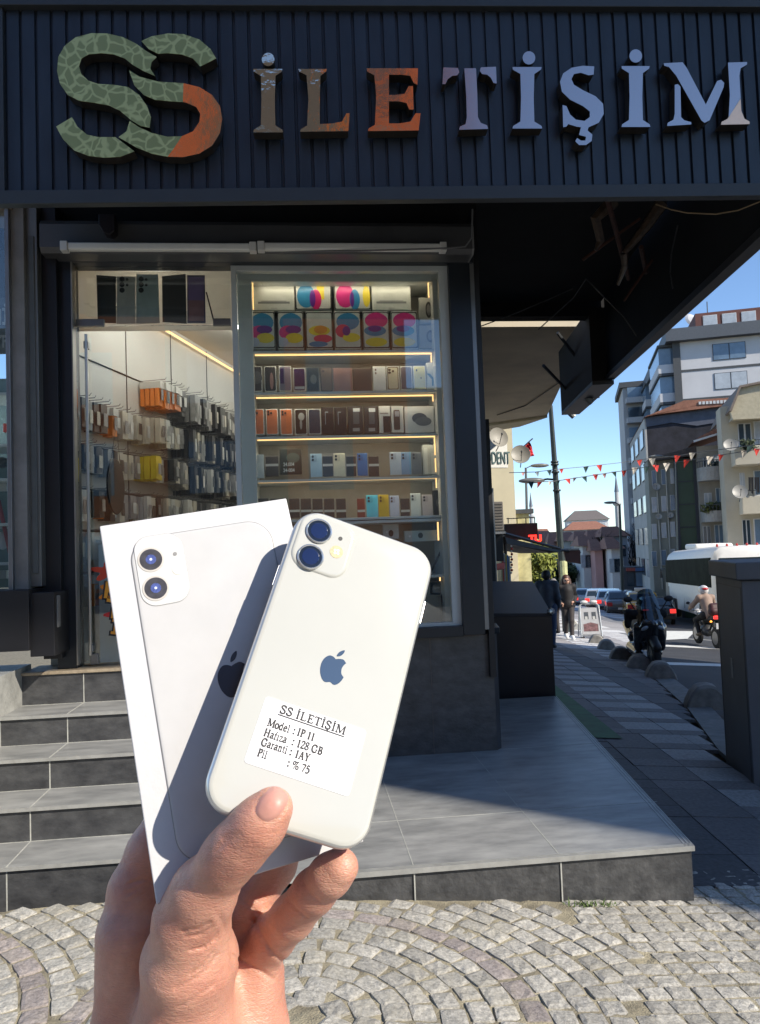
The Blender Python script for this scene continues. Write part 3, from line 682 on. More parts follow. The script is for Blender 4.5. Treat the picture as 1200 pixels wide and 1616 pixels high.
vm = n.new('ShaderNodeVectorMath'); vm.operation = 'SCALE'; l.new(at.outputs['Color'], vm.inputs[0]); l.new(mr.outputs[0], vm.inputs['Scale'])
# sand and dust lying between and over the stones
n3_ = n.new('ShaderNodeTexNoise'); n3_.inputs['Scale'].default_value = 3.2; n3_.inputs['Detail'].default_value = 6; l.new(tc.outputs['Object'], n3_.inputs['Vector'])
mr3 = n.new('ShaderNodeMapRange'); mr3.inputs[1].default_value = .5; mr3.inputs[2].default_value = .75; mr3.inputs[4].default_value = .5; l.new(n3_.outputs[0], mr3.inputs[0])
mxs = n.new('ShaderNodeMix'); mxs.data_type = 'RGBA'; mxs.inputs[7].default_value = (.42, .38, .28, 1); l.new(mr3.outputs[0], mxs.inputs[0]); l.new(vm.outputs[0], mxs.inputs[6]); l.new(mxs.outputs[2], p.inputs['Base Color'])
p.inputs['Roughness'].default_value = .72
b1 = n.new('ShaderNodeTexNoise'); b1.inputs['Scale'].default_value = 55; b1.inputs['Detail'].default_value = 7; b1.inputs['Roughness'].default_value = .7; l.new(tc.outputs['Object'], b1.inputs['Vector'])
bp = n.new('ShaderNodeBump'); bp.inputs['Strength'].default_value = .9; bp.inputs['Distance'].default_value = .008; l.new(b1.outputs[0], bp.inputs['Height']); l.new(bp.outputs[0], p.inputs['Normal'])
mb.build('cobblestone_paving', granite, kind='structure', origin=(0, 0, 0))

# sidewalk slabs beside the shop, following the street
SD = Vector((.158, .987, 0)); SC = Vector((.987, -.158, 0))
K0 = Vector((1.75, 3.44, 0))                         # platform's street corner
kerbpts = [(2.45, 1.2), (2.95, 3.0), (3.45, 4.8), (4.05, 6.8), (5.0, 9.2), (6.45, 13.6), (7.65, 16.6), (9.0, 19.6), (10.6, 23), (14.5, 31), (19, 40), (26, 55), (34, 72), (52, 110)]
def kx(y):
    for a, b in zip(kerbpts, kerbpts[1:]):
        if a[1] <= y <= b[1]: return a[0]+(b[0]-a[0])*(y-a[1])/(b[1]-a[1])
    return kerbpts[0][0] if y < kerbpts[0][1] else kerbpts[-1][0]
paving_m = bpy.data.materials.new('paving_slabs'); paving_m.use_nodes = True; n = paving_m.node_tree.nodes; l = paving_m.node_tree.links; p = n['Principled BSDF']
at = n.new('ShaderNodeAttribute'); at.attribute_name = 'tint'; tc = n.new('ShaderNodeTexCoord'); no = n.new('ShaderNodeTexNoise'); no.inputs['Scale'].default_value = 40; no.inputs['Detail'].default_value = 8; l.new(tc.outputs['Object'], no.inputs['Vector'])
mr = n.new('ShaderNodeMapRange'); mr.inputs[1].default_value = .3; mr.inputs[2].default_value = .7; mr.inputs[3].default_value = .7; mr.inputs[4].default_value = 1.25; l.new(no.outputs[0], mr.inputs[0])
vm = n.new('ShaderNodeVectorMath'); vm.operation = 'SCALE'; l.new(at.outputs['Color'], vm.inputs[0]); l.new(mr.outputs[0], vm.inputs['Scale']); l.new(vm.outputs[0], p.inputs['Base Color']); p.inputs['Roughness'].default_value = .7
bp = n.new('ShaderNodeBump'); bp.inputs['Strength'].default_value = .4; bp.inputs['Distance'].default_value = .004; l.new(no.outputs[0], bp.inputs['Height']); l.new(bp.outputs[0], p.inputs['Normal'])
mb = MB(); mb.cols = []
yy = 3.62; r = 0
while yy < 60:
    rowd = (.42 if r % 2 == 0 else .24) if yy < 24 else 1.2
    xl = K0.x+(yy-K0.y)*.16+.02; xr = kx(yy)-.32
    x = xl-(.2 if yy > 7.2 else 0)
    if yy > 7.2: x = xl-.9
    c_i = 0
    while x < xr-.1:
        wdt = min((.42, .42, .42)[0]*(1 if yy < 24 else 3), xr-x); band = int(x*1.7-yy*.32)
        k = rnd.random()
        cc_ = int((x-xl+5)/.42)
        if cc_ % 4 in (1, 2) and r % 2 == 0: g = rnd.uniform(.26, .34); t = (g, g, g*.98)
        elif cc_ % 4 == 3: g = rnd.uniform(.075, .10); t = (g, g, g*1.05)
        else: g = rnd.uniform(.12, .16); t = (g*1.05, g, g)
        if yy > 17: t = tuple(min(.6, v*2.3) for v in t)  # slabs past here lightened, sunlight painted into their tint
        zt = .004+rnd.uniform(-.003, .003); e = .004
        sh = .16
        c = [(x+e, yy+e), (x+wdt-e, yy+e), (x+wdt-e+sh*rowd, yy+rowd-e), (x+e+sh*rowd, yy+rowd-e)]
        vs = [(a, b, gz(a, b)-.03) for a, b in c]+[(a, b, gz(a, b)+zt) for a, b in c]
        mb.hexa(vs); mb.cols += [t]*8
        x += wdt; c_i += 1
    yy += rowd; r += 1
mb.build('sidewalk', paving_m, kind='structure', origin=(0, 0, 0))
mb = MB(); rowsA = []
for (x, y) in kerbpts: rowsA.append([(x-.30, y, gz(x, y)-.03), (x-.30, y, gz(x, y)+.012), (x, y, gz(x, y)+.012), (x+.02, y, gz(x, y)-.10)])
mb.sheet(rowsA); mb.build('kerb', mat('kerb_concrete', (.19, .19, .18), rough=.8, var=.25, scale=8, bump=.3), kind='structure', origin=(0, 0, 0))
mb = MB(); mb.sheet([[(kx(y)+.02+(40*t if y > 3 else 30*t), y, gz(kx(y)+40*t, y)-.115) for t in (0, .05, .2, .5, 1)] for y in (-30, 1.2, 3.0, 4.8, 6.8, 9.2, 13.6, 16.6, 19.6, 23, 31, 40, 55, 72, 110, 200)])
mb.sheet([[(x, y, gz(x, y)-.006) for x in (-12, -6, -3.2)] for y in (-30, -10, 3.4)])
mb.build('road', asphalt, kind='structure', origin=(0, 0, 0))
mb = MB()
mb.sheet([[(x, y, gz(x, y)+.006) for x in (-40, -8, -2.75)] for y in (-12, 0, 3.9)]); mb.sheet([[(x, y, gz(x, y)-.001) for x in (-2.75, 0, 3.3)] for y in (-12, -3, 1.32)])
mb.build('plaza_paving', mat('sett_far', (.30, .295, .27), rough=.8, var=.4, scale=16, bump=.8, bscale=18), kind='structure', origin=(0, 0, 0))
# road paint, a painted band of sunlight and the green strip
mb = MB()
for (a, b, wd_) in (((5.2, 15.2), (22, 16.2), .42), ((8.0, 20.6), (14.6, 19.6), .5), ((10.3, 24.6), (17, 22.4), .12)):
    for i in range(12):
        t0, t1 = i/12, (i+1)/12; P0 = (a[0]+(b[0]-a[0])*t0, a[1]+(b[1]-a[1])*t0); P1 = (a[0]+(b[0]-a[0])*t1, a[1]+(b[1]-a[1])*t1)
        mb.quad(*[(q[0], q[1]+s_, gz(q[0], q[1])-.108) for q, s_ in ((P0, 0), (P1, 0), (P1, wd_), (P0, wd_))])
cq = [GG(936, 1010), GG(1085, 1003), GG(1098, 992), GG(950, 990)]; mb.add([(q_[0], q_[1], gz(q_[0], q_[1])-.100) for q_ in cq], [(0, 1, 2, 3)])  # pale quad, sunlight on the asphalt painted as a white band
mb.build('road_markings_and_sun', mat('road_paint_and_sun', (.62, .62, .58), rough=.7, var=.15, scale=10), kind='structure', origin=(0, 0, 0))
a = PZ(876, 1095, -.28); mb = MB(); g0 = [G(880, 1098), G(918, 1098)]
mb.add([(2.33, 7.05, gz(2.33, 7.05)+.014), (2.95, 7.05, gz(2.95, 7.05)+.014), (4.0, 13.8, gz(4.0, 13.8)+.014), (3.55, 13.8, gz(3.55, 13.8)+.014)], [(0, 1, 2, 3)])
mb.build('green_strip', mat('green_paint', (.03, .12, .045), rough=.7, var=.3, scale=6), kind='structure')

# ---- entrance steps
XL, XS1 = -1.80, -.30
steps = thing('entrance_steps', 'grey tiled entrance steps climbing to the glass shop door', 'steps', (-1.05, 4.4, 0))
ST = [(3.82, .09), (4.14, .26), (4.45, .43), (4.78, .60), (5.13, .80)]
tops = [s_[0] for s_ in ST]+[5.42]
for i, (y, z_) in enumerate(ST):
    zb = ST[i-1][1] if i else -.15
    XLs = -3.2 if i < 2 else (XL-.9 if i == 2 else XL)
    if i < 4: XLs = XL
    MB().box2((XLs, y, zb-.0), (XS1, y+.02, z_-.012)).build('riser', tile_dark, steps)  # risers darker in colour than treads, partly standing in for shade
    if i < 4:
        MB().box2((XLs, y-.012, z_-.012), (XS1, tops[i+1]+.0, z_)).build('tread', tile_top, steps, bevel=.002)
        MB().box2((XLs, y-.018, z_-.016), (XS1, y-.0125, z_+.002)).build('nosing', nosing, steps)
    gm = MB()
    for gx in (-1.42, -.82):
        gm.box2((gx-.003, y-.0015, zb+.001), (gx+.003, y, z_-.016))
        if i < 4: gm.box2((gx-.003, y-.011, z_), (gx+.003, tops[i+1], z_+.0012))
    if i < 4: gm.box2((XLs, tops[i+1]-.006, z_), (XS1, tops[i+1]-.0005, z_+.0014))
    gm.build('grout', grout, steps)
MB().box2((XL, 3.9, -.15), (XS1, 5.25, .07)).build('core', tile_dark, steps)
sill_m = mat('worn_sill', (.36, .29, .20), rough=.7, var=.35, scale=18, bump=.4)
MB().box2((XL, 5.115, .788), (XS1-.1, 5.45, .808)).build('door_sill', sill_m, steps, bevel=.004)
side_wall = MB().box2((XL-.5, 3.55, -.15), (XL, 5.3, .84)).build('stair_side_wall', mat('side_wall_tile', (.30, .30, .28), rough=.6, var=.3, scale=7, bump=.4), origin=(XL-.2, 4.4, 0)); tag(side_wall, 'pale grey tiled side wall at the left end of the entrance steps', 'wall')
for (a, b) in (((XL, 5.10, .6), (XL+.004, 5.135, .84)), ((XL, 4.765, .43), (XL+.004, 4.79, .61))): pass

# ---- platform in front of the window
plat = thing('raised_platform', 'raised grey tiled platform below the shop window at the street corner', 'platform', (.9, 4.8, 0))
pf = [(-.10, 3.445), (1.75, 3.44), (2.30, 6.95), (2.30, 7.02), (-.10, 7.02)]
def polybox(poly, z0, z1):
    mb = MB(); mb.prism(poly, fr((0, 0, 0), (1, 0, 0), (0, 1, 0)), z0, z1); return mb
polybox([(-.10, 3.445), (1.75, 3.44), (2.30, 7.02), (-.10, 7.02)], .078, .09).build('deck', tile_top, plat, bevel=.003)
polybox([(-.092, 3.453), (1.742, 3.448), (2.29, 7.0), (-.092, 7.0)], -.6, .0775).build('riser_tiles', tile_rough, plat)
mb = MB()
mb.box2((-.10, 3.433, .070), (1.752, 3.4385, .093)); mb.box2((-.10, 3.449, .0905), (1.752, 3.456, .0925)); mb.box2((-.10, 3.462, .0905), (1.752, 3.469, .0925)); 
for o_ in (0, .018, .036):
    x0, x1 = 1.752-o_, 2.305-o_; mb.add([(x0-.004, 3.445, .0905), (x0+.002, 3.445, .0905), (x1+.002, 7.0, .0905), (x1-.004, 7.0, .0905), (x0-.004, 3.445, .0925), (x0+.002, 3.445, .0925), (x1+.002, 7.0, .0925), (x1-.004, 7.0, .0925)], [(0, 1, 2, 3), (4, 5, 6, 7), (0, 1, 5, 4), (1, 2, 6, 5), (2, 3, 7, 6), (3, 0, 4, 7)])
mb.build('nosing', nosing, plat)
mb = MB()
for gx in (.45, 1.12): mb.box2((gx-.003, 3.444, -.5), (gx+.003, 3.4535, .066))
for gx in (.45, 1.12): mb.box2((gx-.002, 3.475, .0902), (gx+.002, 5.3, .0912))
for gy in (4.05, 5.3, 6.3): mb.box2((-.05, gy-.002, .0902), (1.86+(gy-4)*.15, gy+.002, .0912))
mb.build('grout', grout, plat)
MB().box2((-.52, 3.62, -.2), (-.12, 5.2, .07)).build('side_block', tile_dark, plat)

# weeds by the platform foot
mb = MB()
for _ in range(150):
    cx = rnd.choice([1.18, 1.30, 1.26])+rnd.gauss(0, .035); cy = 3.405+rnd.uniform(-.035, .012); a = rnd.uniform(0, 6.28); L_ = rnd.uniform(.012, .04); z0 = gz(cx, cy)+.002
    dx, dy = math.cos(a)*L_*.6, math.sin(a)*L_*.6; w_ = .0025
    mb.add([(cx-w_*math.sin(a), cy+w_*math.cos(a), z0), (cx+w_*math.sin(a), cy-w_*math.cos(a), z0), (cx+dx, cy+dy, z0+L_*.6)], [(0, 1, 2)])
mb.build('weeds', mat('weed_green', (.10, .16, .03), rough=.7, var=.3, scale=60), kind='stuff')

# ---- the shop building: plinth, walls, interior room
shop = thing('shop_building', 'dark corner phone shop building with glass front above the steps', 'building', (0, 5.3, 0))
MB().box2((XS1-.12, 5.285, .0), (1.305, 5.42, .885)).build('plinth', tile_dark, shop)
mb = MB()
for gx in (.25, .86): mb.box2((gx-.002, 5.282, .09), (gx+.002, 5.2855, .88))
mb.box2((XS1, 5.282, .8845), (1.30, 5.30, .892)); mb.build('plinth_joints', mat('dark_joint', (.12, .10, .09), rough=.7, var=.2), shop)
# side return of the plinth, canted corner
mb = MB(); mb.prism([(1.3055, 5.285), (1.345, 5.33), (1.345+.16*1.65, 7.0), (1.2, 7.0), (1.2, 5.4)], fr((0, 0, 0), (1, 0, 0), (0, 1, 0)), -.3, .885); mb.build('plinth_side', mat('side_tile_blue', (.045, .047, .055), rough=.4, var=.2, scale=5), shop)
mb = MB(); mb.prism([(1.235, 5.27), (1.37, 5.33), (1.42, 5.62), (1.26, 5.65)], fr((0, 0, 0), (1, 0, 0), (0, 1, 0)), .888, .93); mb.build('corner_ledge', anthra, shop, bevel=.006)
# anthracite surround
fm = MB()
fm.box2((-1.60, 5.20, .81), (-1.475, 5.36, 3.60)); fm.box2((-1.60, 5.195, 3.50), (1.262, 5.36, 3.61)); fm.box2((1.085, 5.20, .90), (1.235, 5.36, 3.50)); fm.box2((XS1-.16, 5.205, .893), (1.085, 5.35, .965))
fm.build('anthracite_surround', anthra, shop, bevel=.003)
MB().box2((1.2355, 5.215, .93), (1.268, 5.36, 3.60)).build('corner_trim', alu_grey, shop, bevel=.003)
MB().box2((1.269, 5.24, .6), (1.31, 5.6, 3.9)).build('corner_post', blackp, shop)
MB().box2((-1.478, 5.19, .83), (-1.470, 5.26, 3.5)).build('frame_edge', mat('frame_edge_grey', (.30, .28, .25), rough=.4, metal=.5, var=.1), shop)
# window glass, door glass
MB().box2((-.395, 5.275, .965), (1.085, 5.283, 3.50)).build('window_glass', shop_glass, shop)
mb = MB(); mb.box2((-.43, 5.25, .95), (-.395, 5.31, 3.50)); mb.box2((-.395, 5.25, 3.462), (1.085, 5.31, 3.50)); mb.box2((1.02, 5.25, .965), (1.085, 5.31, 3.462)); mb.box2((-.395, 5.25, .965), (1.02, 5.31, .99))
mb.build('window_frame', mat('pale_window_frame', (.42, .45, .44), rough=.4, var=.06), shop, bevel=.002)
door = thing('glass_door', 'frameless glass shop door with a long steel handle, standing above the steps', 'door', (-1.1, 5.28, .81))
MB().box2((-1.47, 5.270, .82), (-.435, 5.280, 3.09)).build('door_glass', shop_glass, door)
MB().cyl((-1.402, 5.232, .885), (-1.395, 5.232, 3.02), .011, 12).build('door_handle', mat('brushed_steel', (.55, .52, .46), rough=.28, metal=.9, var=.1, stretch=(8, 8, .5)), door)
mb = MB()
for c in ((-1.40, .93), (-1.398, 2.95)): mb.box((c[0], 5.25, c[1]), (.03, .045, .05))
mb.box((-1.385, 5.272, .855), (.05, .03, .07)); mb.build('handle_bracket', alu_grey, door, bevel=.003)
mb = MB(); mb.box2((-1.468, 5.262, 3.085), (-1.285, 5.290, 3.135)); mb.build('patch_fitting', mat('patch_steel', (.20, .20, .19), rough=.35, metal=.8, var=.1), door, bevel=.004)
MB().box2((-.56, 5.262, 3.085), (-.44, 5.290, 3.135)).build('patch_fitting', MATS['patch_steel'], door, bevel=.004)
MB().box2((-1.47, 5.270, 3.10), (-.435, 5.280, 3.50)).build('transom_glass', shop_glass, shop)

# colourful burst sticker with lettering low on the glass
stc = thing('burst_sticker', 'colourful comic burst sticker with orange lettering low on the glass door', 'sticker', (-1.05, 5.262, 1.2))
cols_ = [(.55, .05, .02), (.02, .35, .05), (.75, .22, .02), (.03, .10, .5), (.6, .03, .03), (.04, .3, .10), (.8, .4, .02), (.05, .2, .6)]
for k in range(8):
    mb = MB(); cx, cz = -1.29+.15*(k % 2)+.02*k, 1.43-k*.07; mb.prism([(cx+(.085+.035*math.sin(5*t_*2*PI+k))*math.cos(t_*2*PI), cz+(.055+.02*math.sin(5*t_*2*PI+k))*math.sin(t_*2*PI)) for t_ in [i/30 for i in range(30)]], fr((0, 5.266-k*.0004, 0), (1, 0, 0), (0, 0, 1)), 0, .0003)
    mb.build('burst', mat('burst%d' % k, cols_[k], rough=.4, var=.1), stc)
for s_, x, z_, h in (('KATI', -1.325, 1.26, .12), ('TI', -1.315, 1.13, .14), ('İKİ', -1.28, 1.02, .10)):
    text_mesh(s_, h*1.25, fr((x-.004, 5.2615, z_-.004), (1, 0, -.15), (.15, 0, 1)), .0004, bold=.012).build('lettering_edge', MATS['black_ink'], stc)
    text_mesh(s_, h*1.25, fr((x, 5.2605, z_), (1, 0, -.15), (.15, 0, 1)), .0004, bold=.004).build('lettering', mat('burst_orange', (.85, .35, .03), rough=.4, var=.1), stc)

# interior room
room = thing('shop_interior', 'bright shop interior seen through the glass front', 'room', (0, 7, .8))
wallm = mat('cream_wall', (.58, .56, .52), rough=.5, var=.05, scale=2)
WD = Vector((.285, .958, 0)); W0 = Vector((-1.62, 5.40, 0)); WN = Vector((.958, -.285, 0))      # the goods wall
W1 = W0+WD*3.6
MB().add([W0+Vector((0, 0, .8)), W1+Vector((0, 0, .8)), W1+Vector((0, 0, 3.72)), W0+Vector((0, 0, 3.72)), W0-WN*.1+Vector((0, 0, .8)), W1-WN*.1+Vector((0, 0, .8)), W1-WN*.1+Vector((0, 0, 3.72)), W0-WN*.1+Vector((0, 0, 3.72))], [(0, 1, 2, 3), (4, 5, 6, 7), (0, 1, 5, 4), (1, 2, 6, 5), (2, 3, 7, 6), (3, 0, 4, 7)]).build('slat_wall', wallm, room)
MB().box2((-1.75, 5.38, .70), (1.31, 8.6, .795)).build('floor', mat('shop_floor', (.30, .29, .27), rough=.25, var=.1, scale=2), room)
MB().box2((-1.75, 5.38, 3.60), (1.31, 8.6, 3.70)).build('ceiling', mat('shop_ceiling', (.50, .46, .40), rough=.6, var=.04), room)
MB().box2((-1.0, 8.6, .7), (1.31, 8.7, 3.70)).build('back_wall', wallm, room)
MB().box2((1.255, 5.66, .8), (1.30, 8.6, 3.62)).build('side_wall', wallm, room)
MB().box2((1.17, 5.66, .8), (1.25, 7.1, 3.62)).build('partition', wallm, room)
rails = MB(); zrails = [1.42, 1.72, 2.02, 2.34, 2.66, 2.98]
for z_ in zrails:
    a = W0+WN*.004+Vector((0, 0, z_)); b = W1+WN*.004+Vector((0, 0, z_)); rails.tube([a, b], .007, 4)
rails.build('rail', mat('rail_dark', (.05, .05, .05), rough=.4, var=0), room)
mb = MB()
for t in (.1, .9, 1.7, 2.5, 3.3): mb.tube([W0+WD*t+WN*.003+Vector((0, 0, .9)), W0+WD*t+WN*.003+Vector((0, 0, 3.58))], .004, 4)
mb.build('panel_joint', MATS['rail_dark'], room)
mb = MB(); mb.tube([W0+WD*.02+WN*.05+Vector((0, 0, 3.52)), W0+WD*3.5+WN*.05+Vector((0, 0, 3.52))], .010, 6); tag(mb.build('led_strip', warm_led), 'long warm glowing LED strip along the top of the goods wall inside', 'LED strip')
for i, (x, y) in enumerate(((-.75, 6.2), (-.45, 7.0), (-.15, 7.9), (.5, 8.3), (.7, 6.9), (.9, 7.8), (-1.05, 5.8))):
    cl = thing('ceiling_light', ('round ceiling light inside the shop, %s from the door' % ('second', 'third', 'fourth', 'fifth', 'sixth', 'seventh', 'first')[i]), 'ceiling light', (x, y, 3.6), 'round ceiling lights in the shop')
    MB().lathe((x, y, 3.6), [(.085, -.012), (.085, 0)], 20).build('diffuser', cool_led, cl)
    MB().lathe((x, y, 3.6), [(.10, -.008), (.10, 0)], 20).build('rim', white_lam, cl)
    la = bpy.data.lights.new('ceiling_lamp', 'POINT'); la.energy = 4.2; la.shadow_soft_size = .08; la.color = (1, .96, .90)
    lo = bpy.data.objects.new('lamp_light', la); COL.objects.link(lo); lo.parent = cl; lo.location = (0, 0, -.08)
def wallbox(mb, t, z_, off, w_, h, d):
    """box hung on the goods wall: t along it, off out from it"""
    c = W0+WD*t+WN*(off+d/2); p8 = []
    for zz in (z_, z_+h):
        for a, b in ((-w_/2, -d/2), (w_/2, -d/2), (w_/2, d/2), (-w_/2, d/2)): p8.append(c+WD*a+WN*b+Vector((0, 0, zz)))
    return mb.hexa(p8)
# packages hanging on the goods wall
pk = {'white': (mat('pack_white', (.62, .60, .56), rough=.4, var=.05), 'white'), 'orange': (mat('pack_orange', (.75, .20, .03), rough=.4, var=.08), 'orange'), 'grey': (mat('pack_grey', (.30, .29, .28), rough=.4, var=.2, scale=20), 'grey'),
      'black': (mat('pack_black', (.035, .033, .035), rough=.3, var=.3, scale=20), 'black'), 'cream': (mat('pack_cream', (.58, .52, .42), rough=.4, var=.1), 'cream'), 'brown': (mat('pack_brown', (.20, .13, .08), rough=.4, var=.2), 'brown'),
      'yellow': (mat('pack_yellow', (.75, .55, .03), rough=.4, var=.05), 'yellow'), 'teal': (mat('pack_teal', (.10, .45, .50), rough=.4, var=.05), 'teal'), 'clear': (mat('pack_clear', (.5, .53, .53), rough=.12, var=.1), 'clear')}
ORD = 'first second third fourth fifth sixth seventh eighth ninth tenth eleventh twelfth thirteenth fourteenth fifteenth sixteenth seventeenth eighteenth nineteenth'.split()
for tn, ty in (('twenty', 'twentieth'), ('thirty', 'thirtieth'), ('forty', 'fortieth'), ('fifty', 'fiftieth')): ORD += [ty]+[tn+'-'+q_ for q_ in ORD[:9]]
ROW = ['bottom', 'second lowest', 'third lowest', 'third highest', 'second highest', 'top']
pack_n = 0
for ri, z_ in enumerate(zrails):
    t = .12; idx = 0
    while t < 3.3:
        near = t < .75
        if ri == 5: kind = ('orange' if t < 1.5 else rnd.choice(['black', 'grey', 'black']))
        elif t < .6: kind = rnd.choice(['clear', 'white', 'black', 'orange', 'grey', 'cream'])
        elif t < 2.1: kind = rnd.choice(['white', 'cream', 'cream', 'grey', 'white', 'grey', 'black'])
        else: kind = rnd.choice(['black', 'black', 'brown', 'grey', 'cream', 'black'])
        if ri == 3 and .95 < t < 1.1: kind = 'yellow'
        if ri == 1 and .9 < t < 1.05: kind = 'teal'
        if ri == 5 and t < .95: t += .5; continue
        wdt = rnd.uniform(.062, .085) if t < 1.6 else rnd.uniform(.05, .068); h = rnd.uniform(.21, .26) if t > 1.6 else rnd.uniform(.17, .22); dpt = rnd.uniform(.12, .24) if t > .9 else rnd.uniform(.05, .12)
        idx += 1; pack_n += 1
        pt = W0+WD*t+WN*.02
        o = thing('hanging_package', '%s accessory package, %s from the door on the %s rail of the goods wall' % (pk[kind][1], ORD[idx-1], ROW[ri]), 'package', (pt.x, pt.y, z_), 'packages hanging on the goods wall')
        m_ = pk[kind][0]
        nsl = 2 if dpt < .12 else 4; mbp = MB()
        for q in range(nsl): wallbox(mbp, t+rnd.uniform(-.003, .003), z_-h-.02+rnd.uniform(-.004, .004), .02+q*dpt/nsl, wdt, h, dpt/nsl*.8)
        mbp.build('carton', m_, o)
        if kind != 'clear':
            fm_ = MB(); wallbox(fm_, t, z_-h*.78-.02, .022+dpt, wdt*.62, h*.46, .002); fm_.build('print', pk[rnd.choice(['black', 'grey', 'white'] if kind in ('orange', 'white', 'cream', 'yellow') else ['white', 'cream', 'grey'])][0], o)
        if kind == 'orange': tm = MB(); wallbox(tm, t, z_-h*.28-.018, .018, wdt+.002, h*.28, dpt+.006); tm.build('header', pk['white'][0], o)
        hk = MB(); hk.tube([W0+WD*t+Vector((0, 0, z_)), W0+WD*t+WN*(dpt+.05)+Vector((0, 0, z_)), W0+WD*t+WN*(dpt+.06)+Vector((0, 0, z_+.015))], .003, 4); hk.build('hook', alu_grey, o)
        t += wdt+rnd.uniform(.004, .014)
# round black mirror with a cord
c = PY(183, 768, 5.42); mir = thing('hanging_mirror', 'oval black mirror hanging from a thin cord beside the goods wall', 'mirror', c)
MB().lathe(c, [(.190, -.006), (.195, 0), (.190, .006), (.002, .0065)], 40, (.998, -.06, 0)).build('disc', mat('mirror_black', (.004, .004, .006), rough=.4, var=0, spec=.2), mir, smooth=True)
top = PY(184, 670, 5.42); MB().tube([Vector(c)+Vector((-.03, 0, .18)), top, Vector(c)+Vector((.03, 0, .18))], .0025, 5).build('cord', MATS['rail_dark'], mir)
# low white display base behind the door
cb = thing('display_cabinet', 'low white cabinet inside the shop behind the steel door handle', 'cabinet', (-1.1, 5.6, .8))
mb = MB(); mb.box2((-1.40, 5.46, .80), (-.62, 5.86, 1.62)); mb.build('body', mat('white_cabinet', (.50, .54, .54), rough=.3, var=.05), cb, bevel=.004)
MB().box2((-1.41, 5.45, 1.624), (-.61, 5.87, 1.645)).build('top', white_lam, cb)
# poster over the door
ts = bpy.data.materials.new('poster_sheet'); ts.use_nodes = True; n = ts.node_tree.nodes; l = ts.node_tree.links; p = n['Principled BSDF']; p.inputs['Base Color'].default_value = (.80, .76, .70, 1); p.inputs['Roughness'].default_value = .5
tb = n.new('ShaderNodeBsdfTranslucent'); tb.inputs[0].default_value = (.8, .74, .66, 1); mxs = n.new('ShaderNodeMixShader'); mxs.inputs[0].default_value = .5
l.new(p.outputs[0], mxs.inputs[1]); l.new(tb.outputs[0], mxs.inputs[2]); l.new(mxs.outputs[0], n['Material Output'].inputs[0]); MATS['poster_sheet'] = ts
poster = thing('phone_poster', 'wide poster of phone backs and a stylus above the glass door', 'poster', PY(250, 470, 5.40))
q = lambda x, y: (lambda P: (P[0], P[2]))(PY(x, y, 5.395))
pfr = fr((0, 5.395, 0), (1, 0, 0), (0, 0, 1))
a, b = q(118, 428), q(372, 521); MB().prism([(a[0], b[1]), (b[0], b[1]), (b[0], a[1]), (a[0], a[1])], pfr, -.006, 0).build('sheet', mat('poster_sheet', (.80, .76, .70), rough=.5, var=.05), poster)
zz = lambda x, y: q(120+x/4.615, 420+y/4.615)
def pq(pts, d, col, nm='picture'):
    MB().prism([zz(*p) for p in pts], pfr, d, d+.0015).build(nm, mat('pos_%02d%02d%02d' % tuple(int(c*99) for c in col), col, rough=.5, var=.12, scale=8), poster)
pq([(150, 65), (293, 75), (293, 415), (160, 412)], 0, (.045, .042, .04)); pq([(297, 75), (435, 75), (435, 420), (297, 420)], 0, (.42, .41, .38)); pq([(440, 60), (600, 62), (612, 415), (440, 420)], .0004, (.34, .39, .38))
pq([(628, 75), (800, 57), (808, 420), (632, 408)], .002, (.06, .055, .055)); pq([(810, 66), (940, 66), (945, 415), (812, 415)], .0004, (.10, .09, .16)); pq([(818, 80), (932, 80), (935, 250), (820, 250)], .002, (.22, .15, .30)); pq([(820, 250), (935, 250), (935, 400), (822, 400)], .002, (.30, .16, .18))
pq([(945, 190), (955, 188), (1015, 418), (1004, 418)], .0006, (.07, .06, .06), 'stylus')
for cx_ in (337, 476): 
    for cy_, r_ in ((95, 19), (135, 19), (176, 19)): MB().prism([zz(cx_+r_*math.cos(k*PI/9), cy_+r_*math.sin(k*PI/9)) for k in range(18)], pfr, .002, .0032).build('camera_dot', MATS['black_ink'], poster)
    for cy_ in (98, 138): MB().prism([zz(cx_+37+10*math.cos(k*PI/6), cy_+10*math.sin(k*PI/6)) for k in range(12)], pfr, .002, .0032).build('camera_dot', MATS['black_ink'], poster)
# ================================================================== WINDOW SHELVES
YS = 5.50       # front of the goods
cab = thing('display_shelving', 'white lit display shelving filled with phone boxes behind the window', 'shelf', (.35, 5.7, .95))
zq = lambda x, y: (360+x/3, 420+y/3)
def sh(x, y, Y=YS): P = PY(*zq(x, y), Y); return P[0], P[2]
XA, XB = -.40, 1.13
MB().box2((XA, 5.74, .93), (XB, 5.77, 3.50)).build('back_panel', mat('shelf_back', (.32, .31, .285), rough=.5, var=.2, scale=3), cab)
mb = MB(); mb.box2((XA, 5.40, .93), (XA+.10, 5.74, 3.50)); mb.box2((XB-.13, 5.40, .93), (XB, 5.74, 3.50)); mb.box2((XA+.10, 5.40, 3.44), (XB-.13, 5.74, 3.50))
mb.build('carcass', white_lam, cab, bevel=.002)
levels = []
for k, yv in enumerate((398, 592, 800, 1003, 1192)):
    x, z_ = sh(560, yv, 5.42); levels.append(z_)
    MB().box2((XA+.10, 5.42, z_-.018), (XB-.13, 5.74, z_)).build('shelf_board', white_lam, cab, bevel=.002)
x, z0 = sh(560, 75, 5.43); zs = [z0]+[sh(560, yv, 5.43)[1] for yv in (418, 618, 815, 1013)]
for z_ in (2.02-.05, 1.62, 1.28): pass
